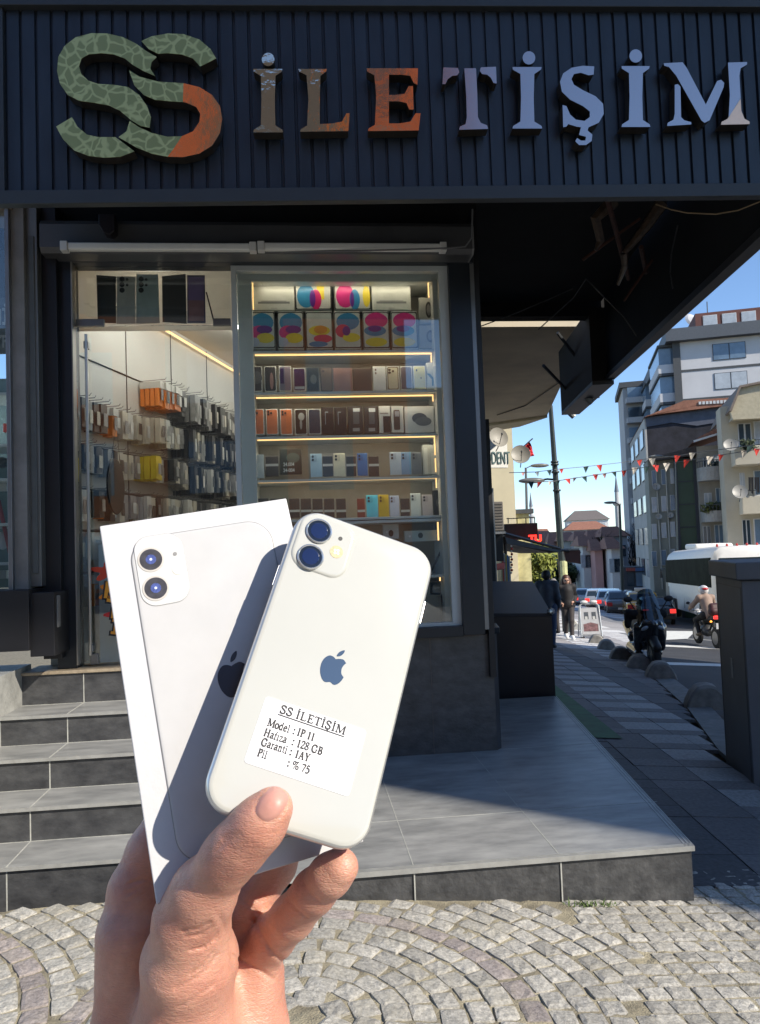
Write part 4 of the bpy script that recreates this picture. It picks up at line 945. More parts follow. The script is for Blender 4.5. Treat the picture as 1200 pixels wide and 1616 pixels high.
for z_ in zs: MB().box2((XA+.11, 5.425, z_-.005), (XB-.15, 5.432, z_+.005)).build('led', warm_led, cab)
for (yv0, yv1) in ((80, 150), (420, 455), (610, 640), (805, 895), (910, 975), (1005, 1050)):
    z1 = sh(985, yv0, 5.43)[1]; z2 = sh(985, yv1, 5.43)[1]; MB().box2((XB-.158, 5.424, z2), (XB-.150, 5.431, z1)).build('led', warm_led, cab)
MB().box2((XA+.105, 5.424, zs[0]-.20), (XA+.112, 5.431, zs[0])).build('led', warm_led, cab)
for z_ in zs:
    la = bpy.data.lights.new('shelf_led', 'AREA'); la.shape = 'RECTANGLE'; la.size = 1.2; la.size_y = .02; la.energy = .8; la.color = (1, .82, .6)
    lo = bpy.data.objects.new('shelf_led_light', la); COL.objects.link(lo); lo.parent = cab; lo.location = Vector(((XA+XB)/2, 5.44, z_-.012))-Vector(cab.location); lo.rotation_euler = (math.radians(20), 0, 0)
mcache = {}
def gm_(col, rough=.35):
    k = 'goods_%03d_%03d_%03d' % tuple(int(c*255) for c in col)
    return mat(k, col, rough=rough, var=.10, scale=12)
WH = (.60, .62, .60)
def goods(name, label, cat, x0, y0, x1, y1, col=WH, art=(), d=.05, grp=None, face=None, Y=YS):
    """a boxed item by its four edges in the shelf view; art: (kind, u0, v0, u1, v1, colour) printed on its front"""
    a = PY(*zq((x0+x1)/2, y1), Y); sx0, sz0 = sh(x0, (y0+y1)/2, Y)[0], a[2]; sx1 = sh(x1, (y0+y1)/2, Y)[0]; sz1 = PY(*zq((x0+x1)/2, y0), Y)[2]
    o = thing(name, label, cat, ((sx0+sx1)/2, Y+d/2, sz0), grp)
    MB().box2((sx0+.0015, Y, sz0), (sx1-.0015, Y+d, sz1)).build('carton' if name.endswith('box') else 'body', gm_(col), o, bevel=.002)
    W_, Hh = sx1-sx0, sz1-sz0; f_ = fr((sx0, Y, sz0), (1, 0, 0), (0, 0, 1)); off = .0006
    bymat = {}
    for it in art:
        kd, u0, v0, u1, v1, c = it; off += .0006
        u0, u1, v0, v1 = u0*W_, u1*W_, v0*Hh, v1*Hh
        if kd == 'r': poly = [(u0, v0), (u1, v0), (u1, v1), (u0, v1)]
        elif kd == 'rr': poly = rrect(u0, v0, u1, v1, min(.010, (u1-u0)*.2), 4)
        else: poly = circ((u0+u1)/2, (v0+v1)/2, (u1-u0)/2, 20, (v1-v0)/2)
        poly = [(min(max(p[0], .002), W_-.002), min(max(p[1], .002), Hh-.002)) for p in poly]
        poly = uniq(poly, 1e-6)
        MB().prism(poly, f_, off-.0004, off).build('picture', gm_(c), o)
    return o
BLU, PNK, YEL, PUR, LIL, ORG = (.03, .22, .42), (.62, .03, .22), (.75, .60, .05), (.12, .02, .25), (.45, .5, .62), (.7, .28, .04)
CR = (.56, .58, .54)
def laptop_art(): return [('r', .12, .25, .88, .33, (.22, .23, .23)), ('r', .2, .33, .8, .37, (.35, .36, .36)), ('r', .42, .06, .58, .08, (.3, .3, .3))]
goods('laptop_box', 'white laptop box at the left end of the top shelf', 'box', 118, 88, 315, 208, CR, laptop_art(), .07)
goods('tablet_box', 'landscape tablet box with blue and crimson discs on the top shelf', 'box', 318, 86, 490, 207, WH, [('rr', .0, .0, 1, 1, (.01, .01, .012)), ('rr', .03, .05, .97, .95, CR), ('e', .05, .08, .55, 1.0, BLU), ('r', .6, .4, .8, .95, YEL), ('e', .42, .0, .72, .8, (.55, .02, .15)), ('e', .40, .1, .56, .78, PUR)], .05)
goods('tablet_box', 'landscape tablet box with a pink and a blue disc on the top shelf', 'box', 503, 86, 676, 207, WH, [('rr', .0, .0, 1, 1, (.01, .01, .012)), ('rr', .03, .05, .97, .95, CR), ('e', .05, .08, .55, 1.0, PNK), ('e', .78, .1, .98, .95, YEL), ('e', .42, .0, .70, .8, BLU), ('e', .44, .1, .54, .72, PUR)], .05)
goods('laptop_box', 'white laptop box right of the pink disc tablet box', 'box', 680, 84, 866, 208, CR, laptop_art(), .07)
goods('accessory_box', 'small white box with a dark computer mouse picture, top right of the shelves', 'box', 905, 150, 985, 270, (.38, .39, .37), [('e', .38, .2, .75, .85, (.04, .04, .04)), ('e', .45, .3, .68, .75, (.2, .2, .2))], .05)
goods('accessory_box', 'small pale box with a cable picture below the mouse box', 'box', 905, 282, 992, 388, (.34, .35, .34), [('e', .4, .25, .85, .8, (.10, .10, .10)), ('e', .48, .35, .75, .7, (.25, .25, .25))], .05)
def tab(x0, x1, nm, arts): goods('tablet_box', 'upright tablet box %s on the tablet row' % nm, 'box', x0, 214, x1, 392, WH, [('rr', .0, .02, 1, .98, (.01, .01, .012)), ('rr', .035, .05, .965, .95, CR)]+arts, .05, 'upright tablet boxes on the tablet row')
a1 = [('e', .08, .45, .95, .95, BLU), ('e', .05, .25, .75, .62, PNK), ('e', .3, .4, .9, .62, PUR), ('e', .3, .15, .96, .42, YEL), ('e', .04, .06, .4, .3, LIL)]
tab(98, 223, 'with a blue top at the far left end', a1); tab(235, 359, 'with a blue top, second from the left', a1)
tab(369, 496, 'with a pale top and orange middle', [('e', .1, .35, .9, .62, YEL), ('e', .3, .4, .8, .62, ORG), ('e', .28, .16, .97, .38, (.62, .04, .12)), ('e', .1, .05, .8, .2, BLU)])
tab(504, 630, 'with a blue top and red middle', [('e', .08, .5, .95, .95, BLU), ('e', .04, .3, .6, .65, (.62, .04, .12)), ('e', .3, .18, .96, .42, YEL), ('e', .3, .35, .6, .6, PUR)])
a2 = [('e', .08, .55, .95, .96, PNK), ('e', .04, .34, .88, .62, BLU), ('e', .2, .45, .7, .62, PUR), ('e', .08, .06, .9, .3, YEL)]
tab(639, 764, 'with a pink top, second from the right', a2); tab(773, 897, 'with a pink top at the far right end', a2)
# phone boxes
def phb(x0, x1, y0, y1, lab, body, shell=WH, extra=(), name='phone_box', d=.05):
    goods(name, lab, 'box', x0, y0, x1, y1, shell, [('rr', .07, .03, .93, .97, body)]+list(extra), d)
CAMD = [('e', .14, .80, .36, .90, (.03, .03, .03)), ('e', .14, .68, .36, .78, (.03, .03, .03)), ('e', .42, .74, .60, .84, (.03, .03, .03))]
phb(105, 163, 474, 594, 'dark graphite phone box at the left end of the second shelf', (.05, .05, .055), extra=[('e', .1, .3, 1, .8, (.10, .10, .11))])
phb(172, 230, 474, 594, 'black phone box with a pink swirl on the second shelf', (.03, .03, .035), extra=[('e', .45, .08, .75, .75, (.30, .18, .16))])
phb(241, 301, 472, 592, 'deep purple and grey phone box on the second shelf', (.16, .15, .20), extra=[('r', .12, .3, .4, .9, (.03, .01, .07))])
phb(309, 368, 482, 592, 'midnight purple phone box beside the dark case on the second shelf', (.03, .02, .08), extra=[('r', .12, .08, .9, .2, (.30, .36, .40))])
phb(372, 432, 480, 592, 'black and green phone box without a white rim on the second shelf', (.03, .035, .033), (.06, .07, .065), [('e', .3, .3, .8, .7, (.12, .13, .12))])
phb(438, 496, 480, 592, 'bronze phone box on the second shelf', (.16, .12, .085), (.05, .04, .035), CAMD[:1])
phb(498, 590, 482, 592, 'wide box with a painted pinkish reflection, middle of the second shelf', (.26, .15, .12), (.24, .15, .13))  # pink blur of a reflection painted into the box colour
phb(592, 682, 484, 592, 'wide dark brown box in the middle of the second shelf', (.08, .065, .06), (.10, .08, .07))
phb(686, 748, 474, 588, 'plain white phone box with two small lenses on the second shelf', (.58, .60, .60), extra=[('e', .16, .80, .30, .90, (.05, .05, .05)), ('e', .16, .66, .30, .76, (.05, .05, .05))])
phb(751, 812, 474, 588, 'gold phone box with a dark border on the second shelf', (.10, .085, .06), extra=[('rr', .14, .07, .86, .93, (.50, .46, .34))]+CAMD)
phb(817, 873, 474, 586, 'grey purple phone box right of the gold one', (.12, .11, .13))
phb(878, 938, 472, 584, 'pale yellow phone box on the second shelf', (.55, .53, .22), extra=[('e', .2, .76, .34, .86, (.05, .05, .04)), ('e', .55, .45, .65, .52, (.05, .05, .04))])
o = goods('phone_box', 'white phone box with a blue letter Y at the right end of the second shelf', 'box', 940, 456, 1003, 584, (.50, .54, .52), [], .05)
P0 = sh(948, 565); text_mesh('Y', .125, fr((P0[0], YS-.001, P0[1]), (1, 0, 0), (0, 0, 1)), .0005, bold=.003).build('lettering', gm_((.10, .22, .34)), o)
for k, (x0, x1) in enumerate(((112, 172), (180, 238), (247, 306))):
    phb(x0, x1, 676, 798, 'orange phone box, %s from the left on the third shelf' % ORD[k], (.55, .17, .07), extra=[('rr', .10, .72, .56, .95, (.42, .13, .055)), ('e', .14, .84, .30, .93, (.02, .02, .02)), ('e', .14, .74, .30, .83, (.02, .02, .02)), ('e', .36, .79, .52, .88, (.02, .02, .02))])
phb(316, 375, 676, 798, 'black phone box with a pale ribbon picture on the third shelf', (.02, .02, .02), extra=[('e', .3, .55, .8, .85, (.35, .36, .34)), ('e', .4, .2, .6, .6, (.3, .3, .28))])
phb(380, 441, 676, 796, 'navy phone box with a white rim on the third shelf', (.03, .045, .075))
for k, (x0, x1) in enumerate(((443, 502), (504, 562))): goods('phone_box', ('black phone box with a thin silver line, left of the pair on the third shelf', 'black phone box with a thin silver line, right of the pair on the third shelf')[k], 'box', x0, 668, x1, 794, (.022, .024, .028), [('r', .30, .35, .34, .82, (.4, .42, .44)), ('r', .30, .80, .55, .83, (.4, .42, .44))], .05, 'pair of black boxes with a silver line')
for k, (x0, x1) in enumerate(((568, 640), (644, 712))): goods('phone_box', ('dark phone box with a white label, just left of another on the third shelf', 'dark phone box with a white label, next to the black and white box')[k], 'box', x0, 664, x1, 792, (.035, .038, .042), [('r', .35, .35, .75, .92, (.10, .11, .12)), ('r', .36, .80, .80, .93, (.55, .57, .58)), ('r', .3, .08, .75, .2, (.3, .3, .3))], .05)
goods('phone_box', 'white and black box split diagonally on the third shelf', 'box', 715, 662, 771, 790, (.50, .51, .50), [('r', .35, .0, 1, .62, (.03, .03, .03)), ('r', .1, .7, .8, .75, (.2, .2, .2))], .05)
goods('phone_box', 'white box showing a black phone on the third shelf', 'box', 773, 662, 832, 788, (.45, .46, .45), [('rr', .2, .1, .7, .85, (.05, .05, .05)), ('r', .3, .6, .65, .8, (.3, .3, .32))], .05)
goods('phone_box', 'wide white box with a slanted dark phone picture on the third shelf', 'box', 836, 664, 978, 788, (.50, .51, .50), [('e', .25, .35, .75, .75, (.08, .08, .09)), ('e', .35, .25, .9, .6, (.12, .12, .13))], .05)
goods('phone_box', 'narrow pale box at the right end of the third shelf', 'box', 982, 645, 1008, 786, (.40, .43, .41), [('r', .2, .1, .8, .3, (.3, .3, .3))], .05)
# standing second-hand phones with price labels (fourth and fifth shelves)
def phone(x0, x1, y0, y1, lab, col, dual=True):
    o = goods('display_phone', lab, 'phone', x0, y0, x1, y1, col, [('rr', .08, .66, .56, .95, tuple(c*.8 for c in col)), ('e', .13, .82, .32, .93, (.02, .02, .03)), ('e', .13, .68, .32, .79, (.02, .02, .03))], .009)
    return o
phone(120, 172, 892, 1004, 'pale blue grey phone standing at the left end of the fourth shelf', (.40, .47, .50)); phone(390, 446, 888, 998, 'light blue phone standing in the middle of the fourth shelf', (.32, .46, .58))
phone(500, 556, 886, 995, 'cream phone standing on the fourth shelf', (.55, .54, .42)); phone(612, 662, 885, 992, 'deep blue phone standing on the fourth shelf', (.06, .17, .42))
phone(766, 822, 880, 988, 'silver blue phone left of a blue one on the fourth shelf', (.42, .50, .58)); phone(820, 868, 880, 986, 'sky blue phone right of a silver one on the fourth shelf', (.20, .34, .52)); phone(870, 918, 880, 986, 'grey phone on the right of the fourth shelf', (.16, .17, .18))
goods('glass_box', 'pale stepped glass box at the right end of the fourth shelf', 'box', 922, 845, 1002, 985, (.42, .46, .44), [('r', .1, .0, .3, .9, (.55, .6, .58)), ('r', .5, .0, .7, .7, (.5, .55, .53))], .05)
o = goods('phone_box', 'large dark box with white mirrored numbers on the fourth shelf', 'box', 245, 866, 350, 985, (.04, .045, .045), [('rr', .03, .03, .97, .97, (.035, .04, .038)), ('e', .3, .45, .9, .85, (.09, .12, .11))], .05)
for k, (tx, yv) in enumerate((('400-42', 975), ('004-54', 947))):
    P0 = sh(262, yv); text_mesh('24-004' if k == 0 else '24.004', .036, fr((P0[0], YS-.003, P0[1]), (1, 0, 0), (0, 0, 1)), .0004, bold=.0008, xs=.8).build('lettering', gm_((.6, .62, .6)), o)
phone(655, 711, 1084, 1190, 'bright cyan phone standing on the fifth shelf', (.10, .50, .66)); phone(713, 763, 1082, 1190, 'gold phone with a black camera band on the fifth shelf', (.50, .36, .05)); phone(766, 812, 1086, 1188, 'pale lilac phone beside the gold phone', (.42, .48, .60))
phone(864, 915, 1075, 1183, 'white phone standing on the right of the fifth shelf', (.55, .60, .58)); phone(919, 970, 1082, 1180, 'pale pink phone on the right of the fifth shelf', (.50, .46, .46))
goods('camera_box', 'black box with a round camera picture at the right end of the fifth shelf', 'box', 974, 1060, 1030, 1180, (.02, .02, .022), [('e', .2, .3, .8, .7, (.10, .10, .10)), ('e', .38, .42, .62, .58, (.55, .55, .55))], .05)
for k, (x0, x1) in enumerate(((178, 240), (448, 498), (560, 608), (666, 716))): goods('price_stand', 'dark phone with a pale price strip, %s from the left on the fourth shelf' % ORD[k], 'phone', x0, 900, x1, 995, (.06, .055, .055), [('r', .0, .50, 1, .62, (.5, .5, .48))], .03)
for k, (x0, x1) in enumerate(((125, 195), (200, 270), (290, 340), (345, 395), (400, 450), (455, 505), (512, 560), (612, 650), (818, 862))): goods('price_stand', 'dark phone with a pale price strip, %s from the left on the fifth shelf' % ORD[k], 'phone', x0, 1100, x1, 1192, (.05, .052, .055) if k != 7 else (.2, .06, .05), [('r', .0, .30, 1, .42, (.45, .47, .46))], .03)
# lower compartments
zl = lambda x, y: ((560+x/5-360)*3, (780+y/5-420)*3)
lows = [('watch_box', 'tall white box with a dark watch picture below the phones', 222, 235, 350, 352, (.42, .42, .40), [('e', .35, .15, .65, .6, (.03, .03, .03)), ('e', .2, .4, .3, .55, (.6, .6, .6))]),
        ('watch_box', 'long white box with a round watch picture in the lower compartment', 392, 285, 675, 372, (.36, .42, .41), [('e', .38, .3, .52, .8, (.04, .05, .05)), ('e', .12, .4, .18, .6, (.6, .62, .6))]),
        ('earbuds_box', 'white earbuds box, left of the pair on the lowest lit shelf', 590, 690, 697, 795, (.50, .52, .49), [('rr', .25, .15, .75, .75, (.16, .17, .17)), ('r', .25, .5, .75, .56, (.35, .36, .35))]),
        ('earbuds_box', 'white earbuds box, right of the pair on the lowest lit shelf', 703, 690, 808, 795, (.48, .50, .47), [('rr', .25, .15, .75, .75, (.13, .14, .14)), ('r', .25, .5, .75, .56, (.35, .36, .35))])]
for nm, lb, x0, y0, x1, y1, c, art in lows:
    a_, b_ = zl(x0, y0), zl(x1, y1); goods(nm, lb, 'box', a_[0], a_[1], b_[0], b_[1], c, art, .06)
for yv in (195, 640):
    z_ = sh(*zl(500, yv), 5.42)[1]; MB().box2((.2, 5.42, z_-.02), (XB-.13, 5.73, z_)).build('shelf_board', white_lam, cab, bevel=.002)
z1, z2 = sh(*zl(770, 215), 5.43)[1], sh(*zl(770, 360), 5.43)[1]; MB().box2((XB-.16, 5.424, z2), (XB-.150, 5.431, z1)).build('led', warm_led, cab)
z1, z2 = sh(*zl(770, 650), 5.43)[1], sh(*zl(770, 680), 5.43)[1]; MB().box2((XB-.16, 5.424, z2), (XB-.150, 5.431, z1)).build('led', warm_led, cab)
a = sh(*zl(640, 622), 5.45); tripod = thing('phone_tripod', 'dark folding tripod leaning in the lower window compartment', 'tripod', (a[0], 5.5, a[1]))
mb = MB(); T0 = Vector((a[0]+.10, 5.52, a[1]+.24))
for dx, dy in ((-.10, .03), (.04, -.05), (.09, .06)): mb.tube([T0, (a[0]+.08+dx, 5.52+dy, a[1])], .008, 6)
mb.build('leg', MATS['rail_dark'], tripod); MB().tube([T0, T0+Vector((-.02, 0, .12))], [.012, .016], 8).build('head', alu_grey, tripod)
MB().box2((.25, 5.50, .965), (XB-.14, 5.60, 1.26)).build('drawer_front', mat('drawer_grey', (.17, .18, .165), rough=.25, var=.15, scale=4), cab)

# ================================================================== SIGN, SHUTTER, NEIGHBOUR
SO = np.array((2.96, 4.06, 0)); SDn = np.array((.99890, -.0470, 0)); SNn = np.array((-.0470, -.9989, 0))   # faces the street
def sg(x, y, off=0.0):
    P = PP(x, y, SO+SNn*off, SNn); q = P-SO; return (float(q@SDn), float(P[2]))
SFR = (Vector(SO), Vector(SDn), Vector((0, 0, 1)), Vector(SNn))
navy = mat('navy_cladding', (.018, .025, .036), rough=.42, var=.32, scale=5, metal=.15, bump=.05, bscale=60, stretch=(1.5, 1.5, .35))
sign = thing('shop_sign', 'long dark slatted fascia sign with metal letters over the shop front', 'sign', (0, 4.2, 3.4))
u_l = sg(3, 150)[0]; u_r = .02; zb0 = sg(600, 310)[1]; ztop = sg(600, 9)[1]
def sbox(u0, z0, u1, z1, d0, d1): return MB().prism([(u0, z0), (u1, z0), (u1, z1), (u0, z1)], SFR, d0, d1)
sbox(u_l-.05, zb0+.03, u_r, ztop+.6, -.12, -.06).build('backing', navy, sign)
rib = MB(); u = u_l+.01
BF0 = (Vector(SO)+Vector((0, 0, zb0+.06)), Vector(SDn), Vector(SNn), Vector((0, 0, 1)))
while u < u_r-.02:
    rib.prism([(u, -.059), (u+.072, -.059), (u+.069, -.043), (u+.003, -.043)], BF0, 0, ztop-zb0-.055)
    u += .0845
rib.build('slats', navy, sign)
b = sbox(u_l-.10, zb0-.02, u_r+.03, zb0+.058, -.055, .0); b.build('bottom_rail', mat('rail_navy', (.028, .032, .036), rough=.5, var=.1), sign, bevel=.004)
sbox(u_l-.10, ztop, u_r+.03, ztop+.18, -.10, .0).build('top_rail', MATS['rail_navy'], sign, bevel=.004)
sbox(u_l-.10, zb0+.058, u_l-.0, ztop, -.10, -.02).build('end_post', MATS['rail_navy'], sign, bevel=.004)
sbox(u_l-.12, ztop+.18, u_r+.03, ztop+.9, -.2, -.05).build('upper_cladding', navy, sign)
ltr_side = mat('letter_side_metal', (.10, .085, .07), rough=.3, metal=.8, var=.1)
ltr = mat('polished_letter_metal', (.42, .35, .33), rough=.2, metal=1, var=0, bump=.0)
gold = mat('mirror_letter_metal', (.80, .66, .52), rough=.03, metal=1, var=0, bump=.35, bscale=7)
gm2 = bpy.data.materials.new('painted_green_reflection'); gm2.use_nodes = True; n = gm2.node_tree.nodes; l = gm2.node_tree.links; p = n['Principled BSDF']  # green reflection painted in as a cell pattern on the letter faces
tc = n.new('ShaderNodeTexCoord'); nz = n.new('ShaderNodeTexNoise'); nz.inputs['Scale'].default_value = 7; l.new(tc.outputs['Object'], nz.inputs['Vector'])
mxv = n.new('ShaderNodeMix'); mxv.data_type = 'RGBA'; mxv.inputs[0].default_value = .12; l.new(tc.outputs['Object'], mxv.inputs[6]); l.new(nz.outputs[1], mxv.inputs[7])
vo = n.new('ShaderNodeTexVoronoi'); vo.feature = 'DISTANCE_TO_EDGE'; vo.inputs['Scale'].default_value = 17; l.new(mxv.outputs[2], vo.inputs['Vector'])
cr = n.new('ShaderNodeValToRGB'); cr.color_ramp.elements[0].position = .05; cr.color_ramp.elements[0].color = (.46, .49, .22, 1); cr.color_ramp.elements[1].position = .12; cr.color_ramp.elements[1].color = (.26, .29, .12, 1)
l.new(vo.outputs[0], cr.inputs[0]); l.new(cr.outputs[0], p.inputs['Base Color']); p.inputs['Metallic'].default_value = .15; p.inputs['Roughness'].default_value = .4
orange_m = mat('orange_reflection_face', (.95, .50, .28), rough=.10, metal=.9, var=0, bump=.3, bscale=7)  # orange reflection painted into the metal tint
def letter(polys, m, name='letter', z2=2.0, ox=0, oy=0, deep=.045, lift=.02):
    side = MB(); face = MB()
    for poly in polys:
        pp = [sg(ox+x/z2, oy+y/z2, .045) for x, y in poly]; pp = uniq(pp, 1e-4)
        side.prism(pp, SFR, -.028, .0435); 
        cxp = sum(q[0] for q in pp)/len(pp)
        face.prism(pp, SFR, .0436, .0465)
    o = side.build(name, ltr_side, sign); face.build('face', m, o); return o
P1 = [(490, 240), (475, 217), (479, 197), (495, 180), (460, 160), (430, 138), (390, 118), (340, 106), (290, 105), (240, 118), (205, 145), (185, 180), (181, 225), (190, 265), (215, 300), (250, 318), (300, 325), (345, 333), (380, 350), (415, 380), (445, 398), (473, 403), (477, 370), (465, 335), (440, 300), (405, 275), (360, 268), (310, 265), (280, 255), (258, 235), (250, 210), (258, 185), (280, 172), (320, 168), (360, 172), (395, 185), (420, 205), (455, 225)]
P2 = [(178, 400), (228, 370), (245, 400), (275, 425), (310, 433), (365, 433), (395, 455), (425, 478), (380, 495), (330, 498), (280, 492), (235, 475), (200, 440)]
P3 = [(447, 130), (480, 115), (530, 106), (580, 108), (630, 125), (665, 155), (683, 185), (633, 210), (610, 185), (575, 172), (530, 168), (500, 170), (470, 155)]
P4a = [(408, 222), (440, 242), (500, 258), (580, 263), (578, 322), (540, 320), (490, 315), (455, 300), (425, 270)]
P4b = [(580, 263), (630, 275), (670, 300), (695, 335), (702, 375), (695, 420), (670, 460), (630, 485), (580, 496), (530, 495), (552, 465), (575, 430), (610, 415), (630, 385), (633, 360), (620, 338), (590, 325), (578, 322)]
P4c = [(375, 433), (400, 415), (410, 382), (440, 402), (480, 420), (530, 432), (575, 430), (552, 465), (530, 495), (480, 485), (430, 465)]
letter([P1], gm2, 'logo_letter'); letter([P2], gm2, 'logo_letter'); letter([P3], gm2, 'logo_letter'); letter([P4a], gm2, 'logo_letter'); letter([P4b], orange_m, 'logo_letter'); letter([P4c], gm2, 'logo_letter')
def I_(x0, x1, yt, yb, sw, fl=0):      # serif stem
    m = (x0+x1)/2; return [(x0, yt), (x1, yt), (x1-2, yt+8), (m+sw/2+4, yt+22), (m+sw/2+2, (yt+yb)/2), (m+sw/2+4, yb-22), (x1, yb-8), (x1+2, yb), (x0, yb), (x0+2, yb-8), (m-sw/2-2, yb-22), (m-sw/2, (yt+yb)/2), (m-sw/2-2, yt+22), (x0+1, yt+8)]
dot = lambda cx, cy, r: [(cx+r*math.cos(k*PI/10), cy+r*1.05*math.sin(k*PI/10)) for k in range(20)]
letter([I_(800, 892, 218, 418, 40), dot(847, 188, 20)], gold)
letter([[(942, 218), (1033, 218), (1030, 226), (1012, 240), (1010, 300), (1010, 392), (1050, 390), (1080, 384), (1094, 358), (1104, 358), (1100, 414), (948, 416), (950, 408), (970, 396), (974, 310), (968, 238), (945, 226)]], gold)
letter([[(1157, 216), (1320, 216), (1318, 268), (1306, 262), (1296, 240), (1268, 236), (1228, 236), (1228, 300), (1252, 300), (1278, 296), (1290, 272), (1304, 272), (1306, 346), (1292, 346), (1284, 326), (1260, 320), (1228, 320), (1228, 390), (1262, 390), (1296, 384), (1312, 358), (1328, 358), (1322, 412), (1162, 414), (1164, 406), (1184, 394), (1188, 300), (1182, 238), (1160, 226)]], mat('orange_reflection_letter', (.92, .46, .25), rough=.10, metal=.9, var=0, bump=.3, bscale=7))  # orange reflection tinted into this letter's face
O2 = dict(ox=600)
letter([[(200, 213), (246, 215), (250, 228), (244, 238), (228, 240), (214, 250), (206, 266), (197, 266)], [(266, 216), (303, 216), (307, 300), (309, 370), (318, 388), (338, 396), (341, 407), (250, 410), (252, 400), (270, 392), (274, 370), (272, 300)], [(318, 213), (366, 211), (368, 264), (358, 262), (350, 246), (338, 236), (322, 234), (315, 224)]], ltr, **O2)
letter([I_(418, 510, 212, 406, 38), dot(470, 183, 20)], ltr, **O2)
letter([[(676, 210), (640, 208), (605, 214), (578, 232), (568, 258), (574, 290), (600, 315), (640, 335), (662, 352), (662, 370), (645, 382), (618, 378), (600, 362), (588, 335), (576, 332), (578, 402), (588, 400), (594, 392), (620, 400), (634, 402), (628, 426), (650, 432), (648, 444), (634, 444), (622, 436), (616, 446), (628, 458), (650, 458), (668, 445), (670, 425), (655, 412), (658, 402), (690, 388), (706, 360), (704, 328), (680, 304), (640, 285), (612, 268), (604, 250), (612, 234), (634, 230), (658, 238), (674, 236)]], ltr, **O2)
letter([I_(762, 851, 209, 401, 38), dot(807, 177, 20)], ltr, **O2)
letter([[(895, 200), (955, 197), (968, 215), (1028, 330), (1064, 256), (1076, 252), (1086, 262), (1084, 276), (1040, 380), (1024, 388), (1014, 380), (935, 240), (912, 212), (897, 208)], [(930, 268), (940, 266), (948, 274), (950, 370), (960, 380), (982, 386), (982, 393), (906, 398), (908, 388), (926, 378), (930, 360)]], ltr, **O2)
letter([[(1098, 198), (1158, 196), (1158, 204), (1138, 216), (1134, 240), (1138, 310), (1116, 345), (1100, 372), (1104, 300)]], ltr, **O2)
letter([[(1138, 312), (1140, 350), (1150, 375), (1166, 384), (1166, 392), (1076, 394), (1078, 385), (1096, 376), (1116, 346)]], orange_m, **O2)  # lower stem in orange, a painted reflection

# canopy soffit and street-side fascia behind the sign
can = thing('canopy', 'black unfinished canopy void over the pavement beside the shop', 'canopy', (2, 7, 3.5))
canopy_blk = mat('canopy_black', (.006, .006, .007), rough=.9, var=.4, scale=3)  # near-black colour for the canopy's soffit, panel, beam and walls
E0 = Vector((2.96, 4.05, 0)); E1 = E0+SD*4.9
MB().prism([(-2.4, 4.45), (2.9, 4.15), (E1.x, E1.y), (1.3, E1.y+.3), (1.3, 5.3), (-2.4, 5.3)], fr((0, 0, 0), (1, 0, 0), (0, 1, 0)), 4.45, 4.6).build('soffit', canopy_blk, can)
mb = MB(); a, b = E0, E1; N2 = SC*.10
fasc = mat('fascia_brown', (.035, .033, .034), rough=.5, var=.2)
mb.hexa([a+Vector((0, 0, 3.47)), a+N2+Vector((0, 0, 3.47)), b+N2+Vector((0, 0, 3.47)), b+Vector((0, 0, 3.47)), a+Vector((0, 0, 3.53)), a+N2+Vector((0, 0, 3.53)), b+N2+Vector((0, 0, 3.53)), b+Vector((0, 0, 3.53))]).build('fascia_edge', fasc, can)
a2, b2 = a+SC*.03, b+SC*.03
MB().hexa([a2+Vector((0, 0, 3.53)), a2+SC*.06+Vector((0, 0, 3.53)), b2+SC*.06+Vector((0, 0, 3.53)), b2+Vector((0, 0, 3.53)), a2+Vector((0, 0, 5.2)), a2+SC*.06+Vector((0, 0, 5.2)), b2+SC*.06+Vector((0, 0, 5.2)), b2+Vector((0, 0, 5.2))]).build('fascia_panel', canopy_blk, can)
MB().box2((1.3, E1.y+.05, 4.28), (E1.x+.16, E1.y+.25, 5.2)).build('end_beam', canopy_blk, can)
MB().box2((1.0, 5.36, 3.6), (1.34, 8.9, 4.5)).build('upper_wall', canopy_blk, can)
MB().box2((-2.4, 5.30, 3.62), (1.32, 5.45, 4.5)).build('head_wall', canopy_blk, can)
rust = mat('rusty_steel', (.045, .016, .010), rough=.8, var=.4, scale=20)
mb = MB()
for (pa_, pb_, D0, D1, r_) in (((958, 250), (992, 440), 4.9, 6.2, .018), ((1012, 330), (1020, 430), 6.0, 6.6, .02), ((920, 350), (1010, 345), 5.6, 5.6, .012), ((985, 415), (1030, 410), 6.3, 6.3, .012)):
    mb.tube([PD(pa_[0]*1.0, pa_[1]+60, D0), PD(pb_[0], pb_[1], D1)], r_, 6)
mb.build('steel_bracing', rust, can)
mb = MB()
for (pa_, pb_, D0, D1, r_) in (((1045, 320), (985, 400), 5.5, 5.6, .05), ((985, 400), (975, 450), 5.6, 5.7, .03)): mb.tube([PD(*pa_, D0), PD((pa_[0]+pb_[0])/2+6, (pa_[1]+pb_[1])/2-4, (D0+D1)/2), PD(*pb_, D1)], [r_, r_*.8, r_*.4], 7)
MB().tube([PD(968, 318, 5.2), PD(940, 345, 5.2), PD(948, 380, 5.3), PD(940, 395, 5.3)], [.05, .04, .03, .01], 6).build('torn_foil', mat('torn_foil', (.05, .035, .025), rough=.35, var=.5, scale=30), can)
mb.build('torn_foil', mat('torn_foil', (.05, .035, .025), rough=.35, var=.5, scale=30), can)
wire = thing('loose_wire', 'pale loose wire sagging below the corner of the sign', 'wire', PD(1120, 335, 4.6))
